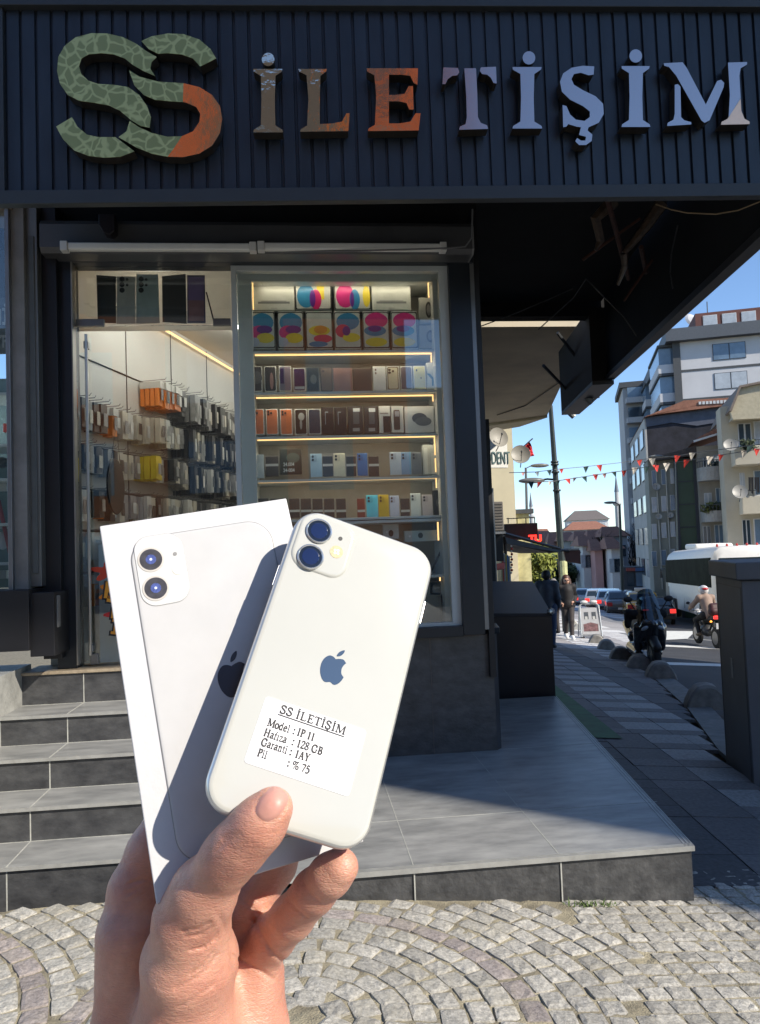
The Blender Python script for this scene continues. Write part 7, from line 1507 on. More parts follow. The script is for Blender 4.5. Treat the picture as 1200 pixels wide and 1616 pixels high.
def car(label, kind, col, P, yaw, lit=False, s_=1.0, roofsign=None):
    t = thing('car' if kind != 'van' else 'van', label, 'car' if kind != 'van' else 'van', (0, 0, 0), 'traffic waiting down the street')
    pm = mat('car_paint_%02d%02d%02d' % tuple(int(c*99) for c in col), col, rough=.25, metal=.3, var=.02, coat=.8)
    pr_ = PROF[kind]; mb = MB(); secs = []; hw = .88; belt = .98 if kind != 'van' else 1.15
    for sx, ins in ((-1, .10), (-.93, .02), (-.6, 0), (.6, 0), (.93, .02), (1, .10)):
        secs.append([(sx*hw*(1 if z_ <= belt else 1-.22*(z_-belt)/.55), y*(1-ins*.3), z_-(ins*.5 if z_ > .6 else -ins*.3)) for y, z_ in pr_])
    n = len(pr_); mb.add([p for s2 in secs for p in s2], [(i*n+k, i*n+(k+1) % n, (i+1)*n+(k+1) % n, (i+1)*n+k) for i in range(5) for k in range(n)]+[tuple(range(n)), tuple(range(5*n, 6*n))[::-1]])
    mb.build('body', pm, t, smooth=True, angle=35)
    yr0, yr1 = pr_[3 if kind == 'sedan' else 2], pr_[4 if kind == 'sedan' else 3]; roof = max(z_ for _, z_ in pr_)
    mb = MB(); dy, dz = yr1[0]-yr0[0], yr1[1]-yr0[1]; nn = Vector((0, -dz, dy)).normalized()*.012
    a0, a1 = .12, .86
    mb.add([Vector((x*hw*.80, yr0[0]+dy*a, yr0[1]+dz*a))+nn for x, a in ((-1, a0), (1, a0), (.88, a1), (-.88, a1))]+[Vector((x*hw*.80, yr0[0]+dy*a, yr0[1]+dz*a)) for x, a in ((-1, a0), (1, a0), (.88, a1), (-.88, a1))], [(0, 1, 2, 3), (4, 5, 6, 7), (0, 1, 5, 4), (1, 2, 6, 5), (2, 3, 7, 6), (3, 0, 4, 7)]); mb.build('rear_window', cglass, t)
    for sx in (-1, 1):
        x0, x1 = sx*(hw+.004), sx*(hw*(1-.22*(roof-.16-belt)/.55)+.012); ya, yb2 = pr_[3][0]+.25, pr_[-5][0]+.25
        mb = MB(); f1 = [(x0, ya, belt+.04), (x0, yb2, belt+.04), (x1, yb2-.55, roof-.16), (x1, ya+.35, roof-.13)]; mb.add(f1+[(x-sx*.03, y, z_) for x, y, z_ in f1], [(0, 1, 2, 3), (4, 5, 6, 7), (0, 1, 5, 4), (1, 2, 6, 5), (2, 3, 7, 6), (3, 0, 4, 7)]); mb.build('side_window', cglass, t)
        yb = pr_[1][0]; MB().box2((sx*hw*.62, yb-.02, .68), (sx*hw*.97, yb+.12, .90)).build('tail_light', red_l if lit else red_u, t, bevel=.02)
        MB().box2((sx*hw*.55, pr_[-2][0]-.15, .58), (sx*hw*.93, pr_[-2][0]+.03, .74)).build('headlight', plate, t, bevel=.02)
        for y in (pr_[0][0]+.75, pr_[-1][0]-.80): wheel(t, (sx*(hw-.10), y, .32), .32, .20)
    MB().box2((-.25, pr_[1][0]-.025, .48), (.25, pr_[1][0]-.0, .60)).build('number_plate', plate, t); MB().box2((-hw*.95, pr_[0][0]-.04, .34), (hw*.95, pr_[0][0]+.12, .52)).build('bumper', mat('bumper_dark', (.03, .03, .03), rough=.6, var=.1), t, bevel=.03)
    if roofsign: MB().box2((-.3, -.15, roof+.0), (.3, .1, roof+.16)).build('roof_sign', roofsign, t, bevel=.02)
    return place(t, P, yaw, s_)
SILV, WHT, DK, BLK, BLUE_, YLW = (.38, .40, .42), (.58, .58, .57), (.07, .08, .09), (.015, .017, .02), (.03, .08, .22), (.65, .33, .02)
car('silver saloon at the left of the waiting queue', 'sedan', SILV, GG(926, 955), -22, True); car('silver hatchback with lit tail lights, second from the left in the queue', 'hatch', SILV, GG(944, 958), -22, True); car('white hatchback with red lights in the middle of the queue', 'hatch', WHT, GG(962, 962), -20, True)
car('dark saloon just left of the parked scooter mirror', 'sedan', DK, GG(980, 967), -20); car('orange yellow taxi partly hidden behind the parked scooter', 'sedan', YLW, GG(1013, 972), -20, False, 1.0, plate); car('black estate with a round lit tail light beside the bus', 'sedan', BLK, GG(1033, 978), -18, True, .85)
car('teal white car waiting above the silver queue', 'hatch', (.25, .38, .38), GG(970, 938), -24); car('small white van parked far down the street on the left', 'van', WHT, GG(866, 929), -5, False, .95); car('white truck cab far behind the lamp pole', 'van', WHT, GG(904, 928), -10, False, 1.0); car('dark blue van left of the lamp pole far down the street', 'van', BLUE_, GG(884, 930), -10, False, 1.0)
car('pale blue white car roof beside the man in the grey jacket', 'sedan', (.35, .42, .46), GG(838, 958), -12, False, 1.0); car('small white hatchback far down between the pruned tree and the queue', 'hatch', WHT, GG(950, 934), -26)

# bus
N = Vector(PD(1130, 990, 31)); Fb_ = Vector(PD(1053, 968, 43)); N.z = gz(N.x, N.y)-.12; slope = (PD(1053, 968, 43)[2]-N.z)
ub = Fb_-N; ub.z = 0; Lb = ub.length; ub.normalize(); wb = Vector((ub.y, -ub.x, 0)); zb0 = N.z; ub.z = slope/Lb
busw = mat('bus_white', (.80, .78, .73), rough=.5, var=.04)
bus = thing('bus', 'large white coach with a long dark window behind the motorcyclist', 'bus', (N.x, N.y, zb0)); bo_ = Vector((N.x, N.y, zb0)); Hb = 3.45
def bprof(ins, top): return [(0+ins, .45), (-.02+ins, 1.2), (.0+ins, 2.9), (.10+ins, Hb-.18), (.35+ins, Hb), (2.15-ins, Hb), (2.4-ins, Hb-.18), (2.5-ins, 2.9), (2.52-ins, 1.2), (2.5-ins, .45)]
secs = []
for a_, ins, dz in ((0, .12, .25), (.12, .03, .05), (.5, 0, 0), (Lb-1.1, 0, 0), (Lb-.35, .04, .10), (Lb, .15, .5)):
    secs.append([bo_+ub*a_+wb*w_+Vector((0, 0, z_-(dz if z_ > 2.5 else 0))) for w_, z_ in bprof(ins, 0)])
mb = MB(); mb.add([p for s2 in secs for p in s2], [(i*10+k, i*10+(k+1) % 10, (i+1)*10+(k+1) % 10, (i+1)*10+k) for i in range(5) for k in range(10)]+[tuple(range(10)), tuple(range(50, 60))[::-1]]); mb.build('body', busw, bus, smooth=True, angle=40)
def bpan(a0, a1, z0, z1, off, nm, m_, bev=.02): return MB().hexa([bo_+ub*a0+wb*(-off)+Vector((0, 0, z0)), bo_+ub*a1+wb*(-off)+Vector((0, 0, z0)), bo_+ub*a1+wb*.05+Vector((0, 0, z0)), bo_+ub*a0+wb*.05+Vector((0, 0, z0)), bo_+ub*a0+wb*(-off+.02)+Vector((0, 0, z1)), bo_+ub*a1+wb*(-off+.02)+Vector((0, 0, z1)), bo_+ub*a1+wb*.08+Vector((0, 0, z1)), bo_+ub*a0+wb*.08+Vector((0, 0, z1))]).build(nm, m_, bus, bevel=bev)
bpan(.35, Lb-.5, 1.75, 2.98, .035, 'side_window', mat('coach_glass', (.010, .014, .010), rough=.6, var=.7, scale=1.2, spec=.02)); bpan(Lb-1.4, Lb-.2, .95, 1.8, .03, 'door_panel', mat('bus_dark', (.10, .10, .10), rough=.4, var=.1))
for a_ in (2.2, 4.4, 6.6, 8.8): bpan(a_, a_+.02, .6, 1.6, .028, 'panel_seam', mat('bus_seam', (.25, .24, .22), rough=.6, var=0), 0)
for a_ in (2.4, Lb-3.0):
    bpan(a_-.65, a_+.65, .42, 1.08, .03, 'wheel_arch', tyre, .15); wheel(bus, bo_+ub*a_+wb*.08+Vector((0, 0, .5)), .5, .3, tuple(wb))
mb = MB().hexa([bo_-ub*.04+wb*w_+Vector((0, 0, z_)) for z_ in (1.7,) for w_ in (.2, 2.3)]+[bo_+ub*.05+wb*w_+Vector((0, 0, 1.7)) for w_ in (2.3, .2)]+[bo_+ub*.0+wb*w_+Vector((0, 0, 2.95)) for w_ in (.25, 2.25)]+[bo_+ub*.1+wb*w_+Vector((0, 0, 2.95)) for w_ in (2.25, .25)]); mb.build('rear_window', cglass, bus)
for w_ in (.25, 2.05): MB().box(bo_-ub*.02+wb*(w_+.1)+Vector((0, 0, 1.2)), (.2, .12, .5)).build('tail_light', red_u, bus, bevel=.02)
mb = MB(); c = bo_+ub*(Lb*.55)+wb*1.25+Vector((0, 0, Hb+.12)); mb.box(c, (1.7, 2.6, .28), Matrix.Rotation(math.atan2(ub.y, ub.x)-PI/2, 3, 'Z')); mb.build('roof_unit', busw, bus, bevel=.1, bseg=3)
for k in range(6): MB().ell(bo_+ub*.35+wb*(.3+k*.38)+Vector((0, 0, Hb+.02)), (.05, .05, .07), 8, 6).build('roof_marker', mat('marker_red', (.5, .06, .05), rough=.4, var=0), bus)
a = bo_+ub*(Lb+.0)+Vector((0, 0, 2.5)); MB().tube([a, a+ub*.35-wb*.15, a+ub*.4-wb*.15-Vector((0, 0, .5))], [.03, .03, .09], 7).build('mirror', blackp, bus)

# parked scooter, facing the viewer
def rotz(v, a): c, s_ = math.cos(a), math.sin(a); return Vector((v[0]*c-v[1]*s_, v[0]*s_+v[1]*c, v[2]))
sblk = mat('scooter_black', (.016, .018, .022), rough=.22, var=.1, coat=.9); plast = mat('scooter_plastic', (.02, .02, .021), rough=.55, var=.1); smoke = mat('smoked_screen', (.035, .06, .08), rough=.08, var=0, coat=1)
sc_t = thing('scooter', 'black parked maxi scooter with a tall smoked windscreen facing the shop', 'scooter', (0, 0, 0))
# local: front towards -Y
def bl(nm, prims, m_, par=None, h=.022, k=.05): o, f = body_mesh(nm, prims, h, k, m_, par or sc_t); return o
wheel(sc_t, (0, -.72, .30), .30, .14); wheel(sc_t, (0, .72, .29), .29, .17)
bl('front_mudguard', [((0, -.98, .48), (0, -.62, .62), .075, .085), ((0, -.62, .62), (0, -.5, .55), .085, .07)], plast)
bl('front_fairing', [((-.17, -.52, .62), (-.10, -.66, .86), .10, .09), ((.17, -.52, .62), (.10, -.66, .86), .10, .09), ((0, -.60, .60), (0, -.74, .86), .10, .08), ((-.2, -.42, .42), (-.2, -.5, .78), .08, .10), ((.2, -.42, .42), (.2, -.5, .78), .08, .10), ((-.12, -.5, .95), (.12, -.5, .95), .09, .09)], sblk)
bl('body', [((-.17, -.30, .30), (-.17, .35, .34), .08, .10), ((.17, -.30, .30), (.17, .35, .34), .08, .10), ((-.12, .25, .55), (-.12, .88, .72), .13, .09), ((.12, .25, .55), (.12, .88, .72), .13, .09), ((0, .15, .45), (0, .6, .5), .17, .16)], sblk)
bl('seat', [((0, .0, .74), (0, .48, .80), .13, .16), ((0, .48, .84), (0, .85, .88), .14, .10)], plast)
mb = MB(); g_ = []
for i in range(7):
    v = i/6; z_ = .90+.58*v; w_ = .235*(1-.42*v*v); g_.append([(w_*(u), -.70+.30*v+.10*abs(u)**2, z_-(.06*abs(u)**3)) for u in (-1, -.66, -.33, 0, .33, .66, 1)])
g2 = [[(x, y+.008, z_) for x, y, z_ in r_] for r_ in g_]; mb.sheet(g_); mb.sheet(g2); mb.build('windscreen', glass('smoked_windscreen', (.28, .36, .42), .05), sc_t, smooth=True)
for sx in (-1, 1):
    MB().ell((sx*.13, -.735, .80), (.085, .03, .035), 12, 8, Matrix.Rotation(sx*.5, 3, 'Y')).build('headlight', mat('clear_lamp', (.30, .34, .38), rough=.1, var=0, coat=1), sc_t, smooth=True)
    mb = MB(); mb.tube([(sx*.12, -.42, 1.06), (sx*.34, -.34, 1.10)], .022, 8); mb.build('handlebar', plast, sc_t)
    mb = MB(); mb.tube([(sx*.22, -.46, 1.08), (sx*.33, -.5, 1.26)], .01, 6); mb.ell((sx*.36, -.5, 1.30), (.085, .03, .055), 10, 7); mb.build('mirror', plast, sc_t, smooth=True)
MB().tube([(-.05, .1, .22), (-.22, .05, .03)], .015, 6).build('side_stand', plast, sc_t)
for sx in (-1, 1): MB().tube([(sx*.06, -.72, .30), (sx*.07, -.60, .60)], .028, 8).build('fork', plast, sc_t)
bl('leg_cover', [((-.26, -.42, 1.02), (.0, -.5, 1.0), .09, .08), ((.0, -.5, 1.0), (.26, -.42, 1.02), .08, .09), ((-.34, -.36, 1.04), (-.36, -.38, .82), .08, .06)], mat('black_nylon', (.008, .008, .009), rough=.85, var=.3, scale=20))
Ps = GG(1019, 1050); place(sc_t, Ps, -12); sc_t.location.z = gz(Ps[0], Ps[1])-.02

# people
skin2 = mat('face_skin', (.50, .28, .19), rough=.5, var=.08)
def person(lab, P, yaw, hgt, j, clothes, hair, extra=None, zoff=0, group=None):
    """j: joint positions in metres for a 1.70 m figure, x right, y forward of the figure; clothes: (name, segments, material)"""
    t = thing('person', lab, 'person', (0, 0, 0))
    def S(a, b, ra, rb, k=.03): return (j[a] if isinstance(a, str) else a, j[b] if isinstance(b, str) else b, ra, rb, k)
    body = [S('head', 'head2', .092, .078), S('neck', 'chest', .055, .09), S('chest', 'pelvis', .14, .13), S('shl', 'shr', .07, .07), S('pelvis', 'hipl', .12, .10), S('pelvis', 'hipr', .12, .10)]
    for s_ in 'lr':
        body += [S('sh'+s_, 'el'+s_, .052, .042), S('el'+s_, 'wr'+s_, .040, .028), S('wr'+s_, 'ha'+s_, .032, .028), S('hip'+s_, 'kn'+s_, .085, .06), S('kn'+s_, 'an'+s_, .058, .040), S('an'+s_, 'to'+s_, .042, .035)]
        hv = Vector(j['ha'+s_])
        for q in range(4): body.append((tuple(hv), tuple(hv+Vector((.012*(q-1.5), .012*(q-1.5), -.075+.008*abs(q-1.5)))), .011, .008, .006))
    body.append((j['head2'], tuple(Vector(j['head2'])+Vector((0, .102, .012))), .03, .014, .02))
    body_mesh('body', body, .014, .03, skin2, t)
    for nm, segs, m_, k in clothes: body_mesh(nm, [S(a, b, ra, rb, k) for a, b, ra, rb in segs], .016, k, m_, t)
    if hair: body_mesh('hair', [(Vector(j['head'])+Vector(a), Vector(j['head'])+Vector(b), ra, rb) for a, b, ra, rb in hair[0]], .012, .02, hair[1], t)
    if extra: extra(t, j)
    s_ = hgt/1.70; t.scale = (s_, s_, s_); t.rotation_euler = (0, 0, math.radians(yaw)); t.location = (P[0], P[1], gz(P[0], P[1])+.006+zoff); return t
stand = dict(head=(0, .0, 1.59), head2=(0, .035, 1.53), neck=(0, 0, 1.45), chest=(0, 0, 1.28), pelvis=(0, 0, .95), shl=(-.17, 0, 1.38), shr=(.17, 0, 1.38), ell=(-.23, -.04, 1.10), elr=(.23, -.04, 1.10), wrl=(-.22, .08, .90), wrr=(.22, .08, .90), hal=(-.20, .11, .84), har=(.20, .11, .84), hipl=(-.09, 0, .90), hipr=(.09, 0, .90), knl=(-.09, .05, .49), knr=(.09, .02, .49), anl=(-.08, 0, .08), anr=(.08, -.05, .08), tol=(-.09, .16, .04), tor=(.09, .12, .04))
walk = dict(stand, knl=(-.06, .16, .50), anl=(-.05, .22, .09), tol=(-.05, .38, .05), knr=(.05, .0, .49), anr=(.03, -.20, .12), tor=(.03, -.06, .04), ell=(-.24, -.08, 1.12), wrl=(-.17, .10, 1.0), hal=(-.10, .15, .98), elr=(.25, -.05, 1.12), wrr=(.20, .10, .97), har=(.14, .14, .94))
coatb = mat('black_coat', (.012, .010, .010), rough=.7, var=.3, scale=8); jean = mat('blue_jeans', (.03, .05, .10), rough=.8, var=.2, scale=8); jgrey = mat('grey_jacket', (.055, .065, .08), rough=.75, var=.25, scale=6)
trous = mat('dark_trousers', (.035, .028, .026), rough=.75, var=.2); hbrown = mat('long_brown_hair', (.07, .028, .014), rough=.5, var=.3, scale=30); hdark = mat('dark_hair', (.012, .010, .010), rough=.6, var=.3, scale=30)
legs = lambda r: [('pelvis', 'hipl', .145, .12), ('pelvis', 'hipr', .145, .12), ('hipl', 'knl', .105, .075), ('knl', 'anl', .072, .055), ('hipr', 'knr', .105, .075), ('knr', 'anr', .072, .055)]
top = lambda lo: [('chest', 'pelvis', .175, .165), ('shl', 'shr', .095, .095), ('neck', 'chest', .075, .14), ('shl', 'ell', .078, .066), ('ell', 'wrl', .066, .05), ('shr', 'elr', .078, .066), ('elr', 'wrr', .066, .05)]
shoe = lambda c: [('anl', 'tol', .058, .045), ('anr', 'tor', .058, .045)]
def shoes(m_): return [('shoe', [('anl', 'tol', .058, .045)], m_, .02), ('shoe', [('anr', 'tor', .058, .045)], m_, .02)]
def sunglasses(t, j):
    mb = MB(); h = Vector(j['head2'])
    for sx in (-1, 1): mb.ell(h+Vector((sx*.034, .082, .038)), (.026, .012, .018), 10, 6)
    mb.tube([h+Vector((-.08, .03, .045)), h+Vector((-.05, .088, .042)), h+Vector((.05, .088, .042)), h+Vector((.08, .03, .045))], .005, 5); mb.build('sunglasses', black_gloss, t)
wshoe = mat('white_sneaker', (.7, .7, .68), rough=.6, var=.05)
person('woman with long brown hair, sunglasses and a short black coat walking toward the shop', GG(898, 1009), 172, 1.72, walk, [('coat', top(0)+[('pelvis', 'hipl', .16, .13), ('pelvis', 'hipr', .16, .13)], coatb, .04), ('trousers', legs(0), trous, .03)]+shoes(wshoe), ([((0, -.02, .02), (0, -.03, .0), .105, .105), ((-.07, -.02, -.02), (-.11, .02, -.26), .06, .045), ((.07, -.02, -.02), (.11, .02, -.26), .06, .045), ((0, -.06, -.04), (0, -.10, -.30), .08, .07)], hbrown), sunglasses)
person('man in a grey jacket and jeans seen from behind beside the tiled hatch', GG(868, 1024), -28, 1.76, stand, [('jacket', top(0), jgrey, .04), ('jeans', legs(0), jean, .03)]+shoes(hdark), ([((0, -.015, .02), (0, -.03, .0), .098, .10)], hdark))
person('older passer-by half hidden behind the man in the grey jacket', GG(877, 1001), 20, 1.64, stand, [('jacket', top(0), mat('brown_jacket', (.10, .08, .06), rough=.8, var=.2), .04), ('trousers', legs(0), trous, .03)]+shoes(hdark), ([((0, -.02, .015), (0, -.03, .0), .092, .098)], mat('grey_hair', (.25, .23, .21), rough=.7, var=.2)))

# motorcycle and rider
moto = thing('motorcycle', 'black motorcycle with a lit red tail light carrying the helmeted rider', 'motorcycle', (0, 0, 0))     # front towards +Y
wheel(moto, (0, .68, .31), .31, .11); wheel(moto, (0, -.66, .31), .31, .15)
body_mesh('tank', [((0, .05, .80), (0, .32, .86), .13, .11)], .02, .03, sblk, moto); body_mesh('seat', [((0, -.55, .86), (0, .0, .78), .09, .12)], .02, .03, plast, moto)
body_mesh('engine', [((0, .0, .45), (0, .18, .45), .17, .15), ((0, -.1, .40), (0, -.5, .38), .08, .06)], .02, .04, mat('engine_grey', (.08, .08, .08), rough=.5, metal=.5, var=.2), moto)
mb = MB(); mb.tube([(0, .68, .31), (0, .50, .92)], .04, 8); mb.tube([(0, -.66, .31), (0, -.05, .42)], .035, 8); mb.tube([(0, .48, .88), (0, -.05, .45)], .035, 8); mb.tube([(0, -.45, .8), (0, -.1, .4)], .03, 8); mb.build('frame', plast, moto)
mb = MB(); mb.tube([(-.36, .34, 1.04), (-.12, .46, 1.0), (.12, .46, 1.0), (.36, .34, 1.04)], .018, 7); mb.build('handlebar', alu_grey, moto)
for sx in (-1, 1): m_ = MB(); m_.tube([(sx*.28, .38, 1.04), (sx*.33, .42, 1.20)], .008, 5); m_.ell((sx*.35, .42, 1.22), (.06, .02, .04), 8, 6); m_.build('mirror', plast, moto)
MB().ell((0, .62, .93), (.09, .08, .10), 12, 8).build('headlight', plate, moto)
MB().box2((-.13, -.80, .84), (.13, -.72, .94)).build('tail_light', red_l, moto, bevel=.02)
for sx in (-1, 1): MB().ell((sx*.20, -.74, .78), (.035, .03, .03), 8, 6).build('indicator', mat('amber_lit', (.9, .3, .03), var=0, emit=(1, .35, .05), estr=1.5), moto)
MB().box2((-.11, -.86, .58), (.11, -.85, .74)).build('number_plate', plate, moto)
body_mesh('exhaust', [((.16, .1, .32), (.20, -.6, .42), .035, .055)], .02, .02, mat('exhaust_steel', (.25, .24, .23), rough=.35, metal=.8, var=.1), moto)
body_mesh('top_box', [((-.12, -.70, 1.05), (.12, -.70, 1.05), .13, .13), ((-.12, -.66, 1.18), (.12, -.66, 1.18), .10, .10)], .02, .04, mat('top_box_maroon', (.06, .02, .02), rough=.5, var=.2), moto)
Pm = GG(1118, 1014); place(moto, Pm, -6); moto.location.z = gz(Pm[0], Pm[1])-.108
ride = dict(head=(0, .10, 1.60), head2=(0, .15, 1.54), neck=(0, .05, 1.46), chest=(0, .0, 1.28), pelvis=(0, -.20, .92), shl=(-.18, .03, 1.38), shr=(.18, .03, 1.38), ell=(-.32, .22, 1.14), elr=(.32, .22, 1.14), wrl=(-.33, .36, 1.06), wrr=(.33, .36, 1.06), hal=(-.32, .40, 1.05), har=(.32, .40, 1.05), hipl=(-.12, -.15, .90), hipr=(.12, -.15, .90), knl=(-.23, .22, .74), knr=(.23, .22, .74), anl=(-.22, .04, .36), anr=(.22, .04, .36), tol=(-.22, .18, .32), tor=(.22, .18, .32))
def helmet(t, j):
    MB().ell(Vector(j['head'])+Vector((0, .01, -.01)), (.135, .155, .145), 18, 12).build('helmet', mat('helmet_white', (.60, .58, .56), rough=.25, var=.35, scale=12, coat=.8), t, smooth=True); MB().ell(Vector(j['head'])+Vector((0, .05, -.01)), (.125, .13, .055), 16, 8).build('visor', cglass, t, smooth=True)
    MB().ell(Vector(j['head'])+Vector((0, -.05, .03)), (.10, .12, .05), 14, 8).build('helmet_stripe', mat('helmet_red', (.5, .03, .03), rough=.3, var=.1), t, smooth=True)
person('rider in a white and red helmet and beige jacket on the motorcycle', Pm, -6, 1.70, ride, [('jacket', top(0), mat('beige_jacket', (.30, .21, .16), rough=.75, var=.15), .04), ('trousers', legs(0), mat('black_trousers', (.012, .012, .013), rough=.8, var=.2), .03)]+[('shoe', [('anl', 'tol', .058, .045)], mat('tan_boot', (.22, .17, .11), rough=.8, var=.2), .02), ('shoe', [('anr', 'tor', .058, .045)], MATS['tan_boot'] if 'tan_boot' in MATS else hdark, .02), ('backpack', [('chest', 'pelvis', .10, .10)], hdark, .03)], None, helmet, -.108)

# pavement sign
Pa = GG(932, 1007); af = thing('pavement_sign', 'pale metal pavement sign with two small pictures standing by the kerb', 'pavement sign', (0, 0, 0))
mb = MB()
for sx in (-1, 1): mb.tube([(sx*.28, -.22, .05), (sx*.26, -.02, .90), (sx*.20, -.0, .95)], .025, 8); mb.tube([(sx*.28, .24, .03), (sx*.26, .02, .90)], .02, 8)
mb.tube([(-.22, 0, .95), (.22, 0, .95)], .022, 8); mb.tube([(-.28, -.21, .10), (.28, -.21, .10)], .02, 8); mb.build('frame', mat('sign_alu', (.50, .50, .48), rough=.3, metal=.6, var=.1), af)
fa = fr((-.24, -.235+.03, .12), (1, 0, 0), (0, .26, .97)); MB().prism([(0, 0), (.48, 0), (.48, .74), (0, .74)], fa, -.01, .012).build('poster', mat('poster_pale', (.42, .42, .42), rough=.5, var=.1), af)
for x in (.08, .29): MB().prism([(x, .42), (x+.12, .42), (x+.12, .62), (x, .62)], fa, .0125, .016).build('picture', mat('poster_dark', (.06, .07, .08), rough=.5, var=.4, scale=20), af); MB().prism([(x+.02, .40), (x+.09, .40), (x+.09, .50), (x+.02, .50)], fa, .0165, .018).build('picture', mat('poster_light', (.45, .45, .42), rough=.5, var=.2), af)
MB().prism([(.04, .08), (.44, .08), (.44, .28), (.24, .33), (.04, .28)], fa, .0125, .016).build('picture', mat('poster_maroon', (.16, .08, .08), rough=.5, var=.6, scale=14), af)
for sx in (-1, 1): MB().ell((sx*.13, 0, 1.0), (.11, .06, .05), 10, 7).build('handle', mat('sign_white_knob', (.6, .6, .57), rough=.5, var=.1), af, smooth=True)
MB().box2((-.30, -.27, 0), (-.2, -.17, .06)).build('foot', plast, af); MB().box2((.2, -.27, 0), (.30, -.17, .06)).build('foot', plast, af)
af.location = (Pa[0], Pa[1], gz(Pa[0], Pa[1])+.01); af.rotation_euler = (0, 0, math.radians(-10))

# --- trees
bark = mat('bark', (.035, .028, .022), rough=.9, var=.3, scale=10, bump=.5)
def leaf_crown(name, par, c, rad, n, size, m_, clumps=9):
    mb = MB(); mb.cols = []; cs = [(Vector(c)+Vector((rnd.gauss(0, .45)*rad[0], rnd.gauss(0, .45)*rad[1], rnd.gauss(0, .42)*rad[2])), rnd.uniform(.25, .5)) for _ in range(clumps)]
    for _ in range(n):
        cc, cr = rnd.choice(cs); d = Vector((rnd.gauss(0, 1), rnd.gauss(0, 1), rnd.gauss(0, 1))).normalized()*cr*rnd.random()**.4
        a = cc+Vector((d.x*rad[0], d.y*rad[1], d.z*rad[2])); n1 = Vector((rnd.gauss(0, 1), rnd.gauss(0, 1), rnd.gauss(0, 1))).normalized(); n2_ = n1.orthogonal().normalized(); s_ = size*rnd.uniform(.6, 1.3); g = rnd.uniform(.6, 1.4)
        mb.add([a-n1*s_, a+n2_*s_*.5, a+n1*s_, a-n2_*s_*.5], [(0, 1, 2, 3)]); mb.cols += [(g, g, g)]*4
    return mb.build(name, m_, par)
def leafm(name, col):
    if name in MATS: return MATS[name]
    m = bpy.data.materials.new(name); m.use_nodes = True; n = m.node_tree.nodes; l = m.node_tree.links; p = n['Principled BSDF']; at = n.new('ShaderNodeAttribute'); at.attribute_name = 'tint'
    vm = n.new('ShaderNodeVectorMath'); vm.operation = 'MULTIPLY'; vm.inputs[1].default_value = col; l.new(at.outputs['Color'], vm.inputs[0]); l.new(vm.outputs[0], p.inputs['Base Color']); p.inputs['Roughness'].default_value = .6
    MATS[name] = m; return m
def branch(mb, p, d, L_, r, depth, spread=.5, n=3):
    q = p+d*L_; mb.tube([p, p+d*L_*.5+Vector((rnd.gauss(0, .04), rnd.gauss(0, .04), 0))*L_, q], [r, r*.82, r*.66], 6 if depth > 1 else 4)
    if depth <= 0: return
    for k in range(n):
        nd = (d+Vector((rnd.gauss(0, spread), rnd.gauss(0, spread), rnd.gauss(.1, spread*.6)))).normalized(); branch(mb, p+d*L_*rnd.uniform(.6, 1), nd, L_*rnd.uniform(.55, .8), r*.6, depth-1, spread, n)
def tree(lab, px, pyb, D, H_t, crown, col, bare=False, spread=.5, name='tree'):
    b = PD(px, pyb, D); z0 = gz(b[0], b[1])-.2; t = thing(name, lab, 'tree', (b[0], b[1], z0), 'street trees')
    mb = MB(); branch(mb, Vector((b[0], b[1], z0)), Vector((rnd.gauss(0, .05), 0, 1)).normalized(), H_t*.42, H_t*(.024 if bare else .035), 4 if bare else 2, spread, 3); mb.build('trunk', bark, t)
    if not bare: leaf_crown('crown', t, (b[0], b[1], z0+H_t*.68), crown, 2600, .16 if D < 60 else .24, leafm('leaves_%02d%02d' % (int(col[0]*200), int(col[1]*200)), col), 14)
    return t
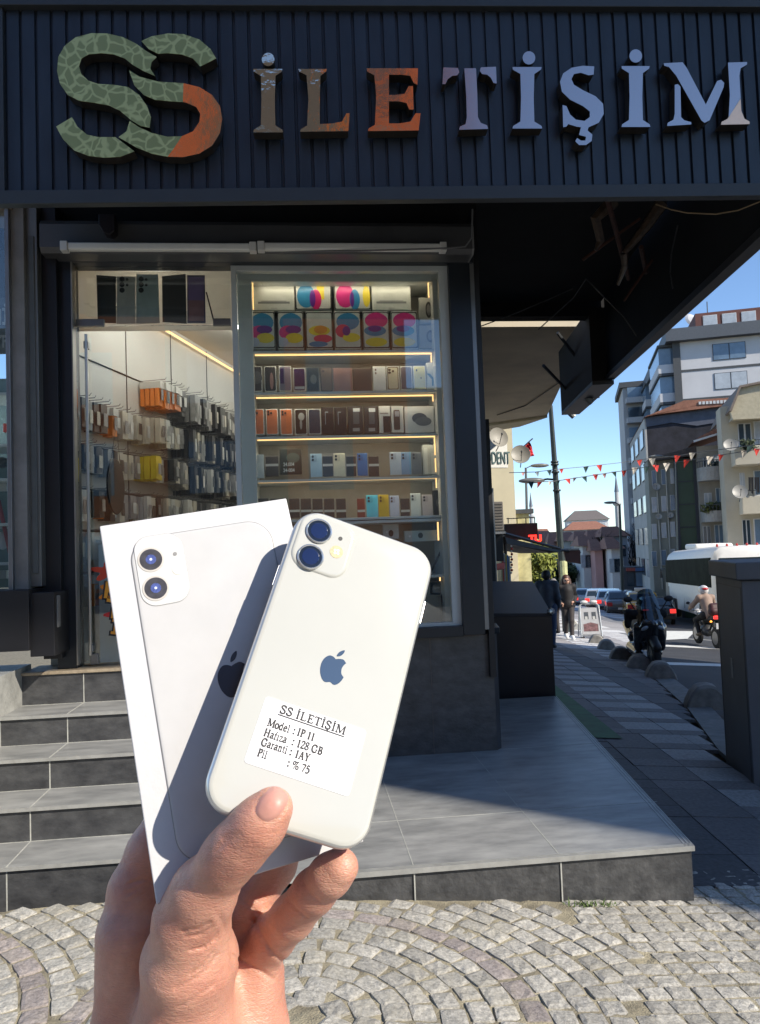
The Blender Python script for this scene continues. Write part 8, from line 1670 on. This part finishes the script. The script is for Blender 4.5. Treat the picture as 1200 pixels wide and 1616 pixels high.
tree('yellow green sunlit tree below the dark awning at the left of the street', 822, 930, 42, 4.6, (2.4, 2.2, 1.9), (.17, .19, .03)); tree('dark green tree left of the lamp post behind the awning', 848, 928, 88, 5.0, (2.6, 2.2, 1.7), (.07, .10, .02)); tree('green tree behind the hanging brown board', 880, 928, 95, 4.4, (3.2, 2.6, 1.6), (.05, .07, .02)); tree('dull green tree between the brown board and the pruned tree', 925, 925, 100, 5.2, (3.6, 3, 1.9), (.045, .06, .02))
tree('bare pruned tree with stubby black limbs in front of the rusty house', 958, 935, 92, 9.0, None, None, True, .22, 'bare_tree'); tree('bare tree in front of the grey green flats', 1026, 930, 80, 8.5, None, None, True, .33, 'bare_tree'); tree('thin bare tree beside the balcony tower', 1003, 925, 92, 8.0, None, None, True, .35, 'bare_tree'); tree('leafless tree reaching over the coach roof', 1040, 930, 75, 7, None, None, True, .4, 'bare_tree')
tree('dark evergreen bush mass at the foot of the grey green flats', 1005, 925, 98, 4.0, (3.4, 2.4, 1.3), (.025, .035, .015)); tree('low dark tree under the balcony tower', 968, 922, 105, 4.4, (4.5, 2.6, 1.5), (.03, .04, .02))
# boundary wall and hoarding down the street
P = GG(905, 932); Fh = Face(P, -14); wl = thing('roadside_wall', 'dull olive roadside wall behind the waiting cars', 'wall', P); Fh.rect(912, 902, 962, 930, -.3, 0).build('panel', mat('olive_wall', (.09, .09, .07), rough=.9, var=.3, scale=2), wl)
P = PD(1025, 925, 62); Fh = Face(P, -18); wl = thing('shop_row', 'row of dark ground floor shops behind the bus', 'building', P); Fh.rect(985, 893, 1130, 960, -3, 0).build('wall', mat('dark_grey_shops', (.07, .07, .075), rough=.8, var=.3, scale=1), wl)  # dark grey wall colour
for k in range(7): Fh.rect(990+k*14, 903, 1001+k*14, 925, .0, .06).build('shopfront', (pane_m, pane_b, curt)[k % 3], wl); Fh.rect(988+k*14, 896, 1002+k*14, 901, .0, .4).build('shop_board', gm_(((.30, .06, .05), (.06, .12, .25), (.4, .4, .38), (.05, .2, .12))[k % 4]), wl)
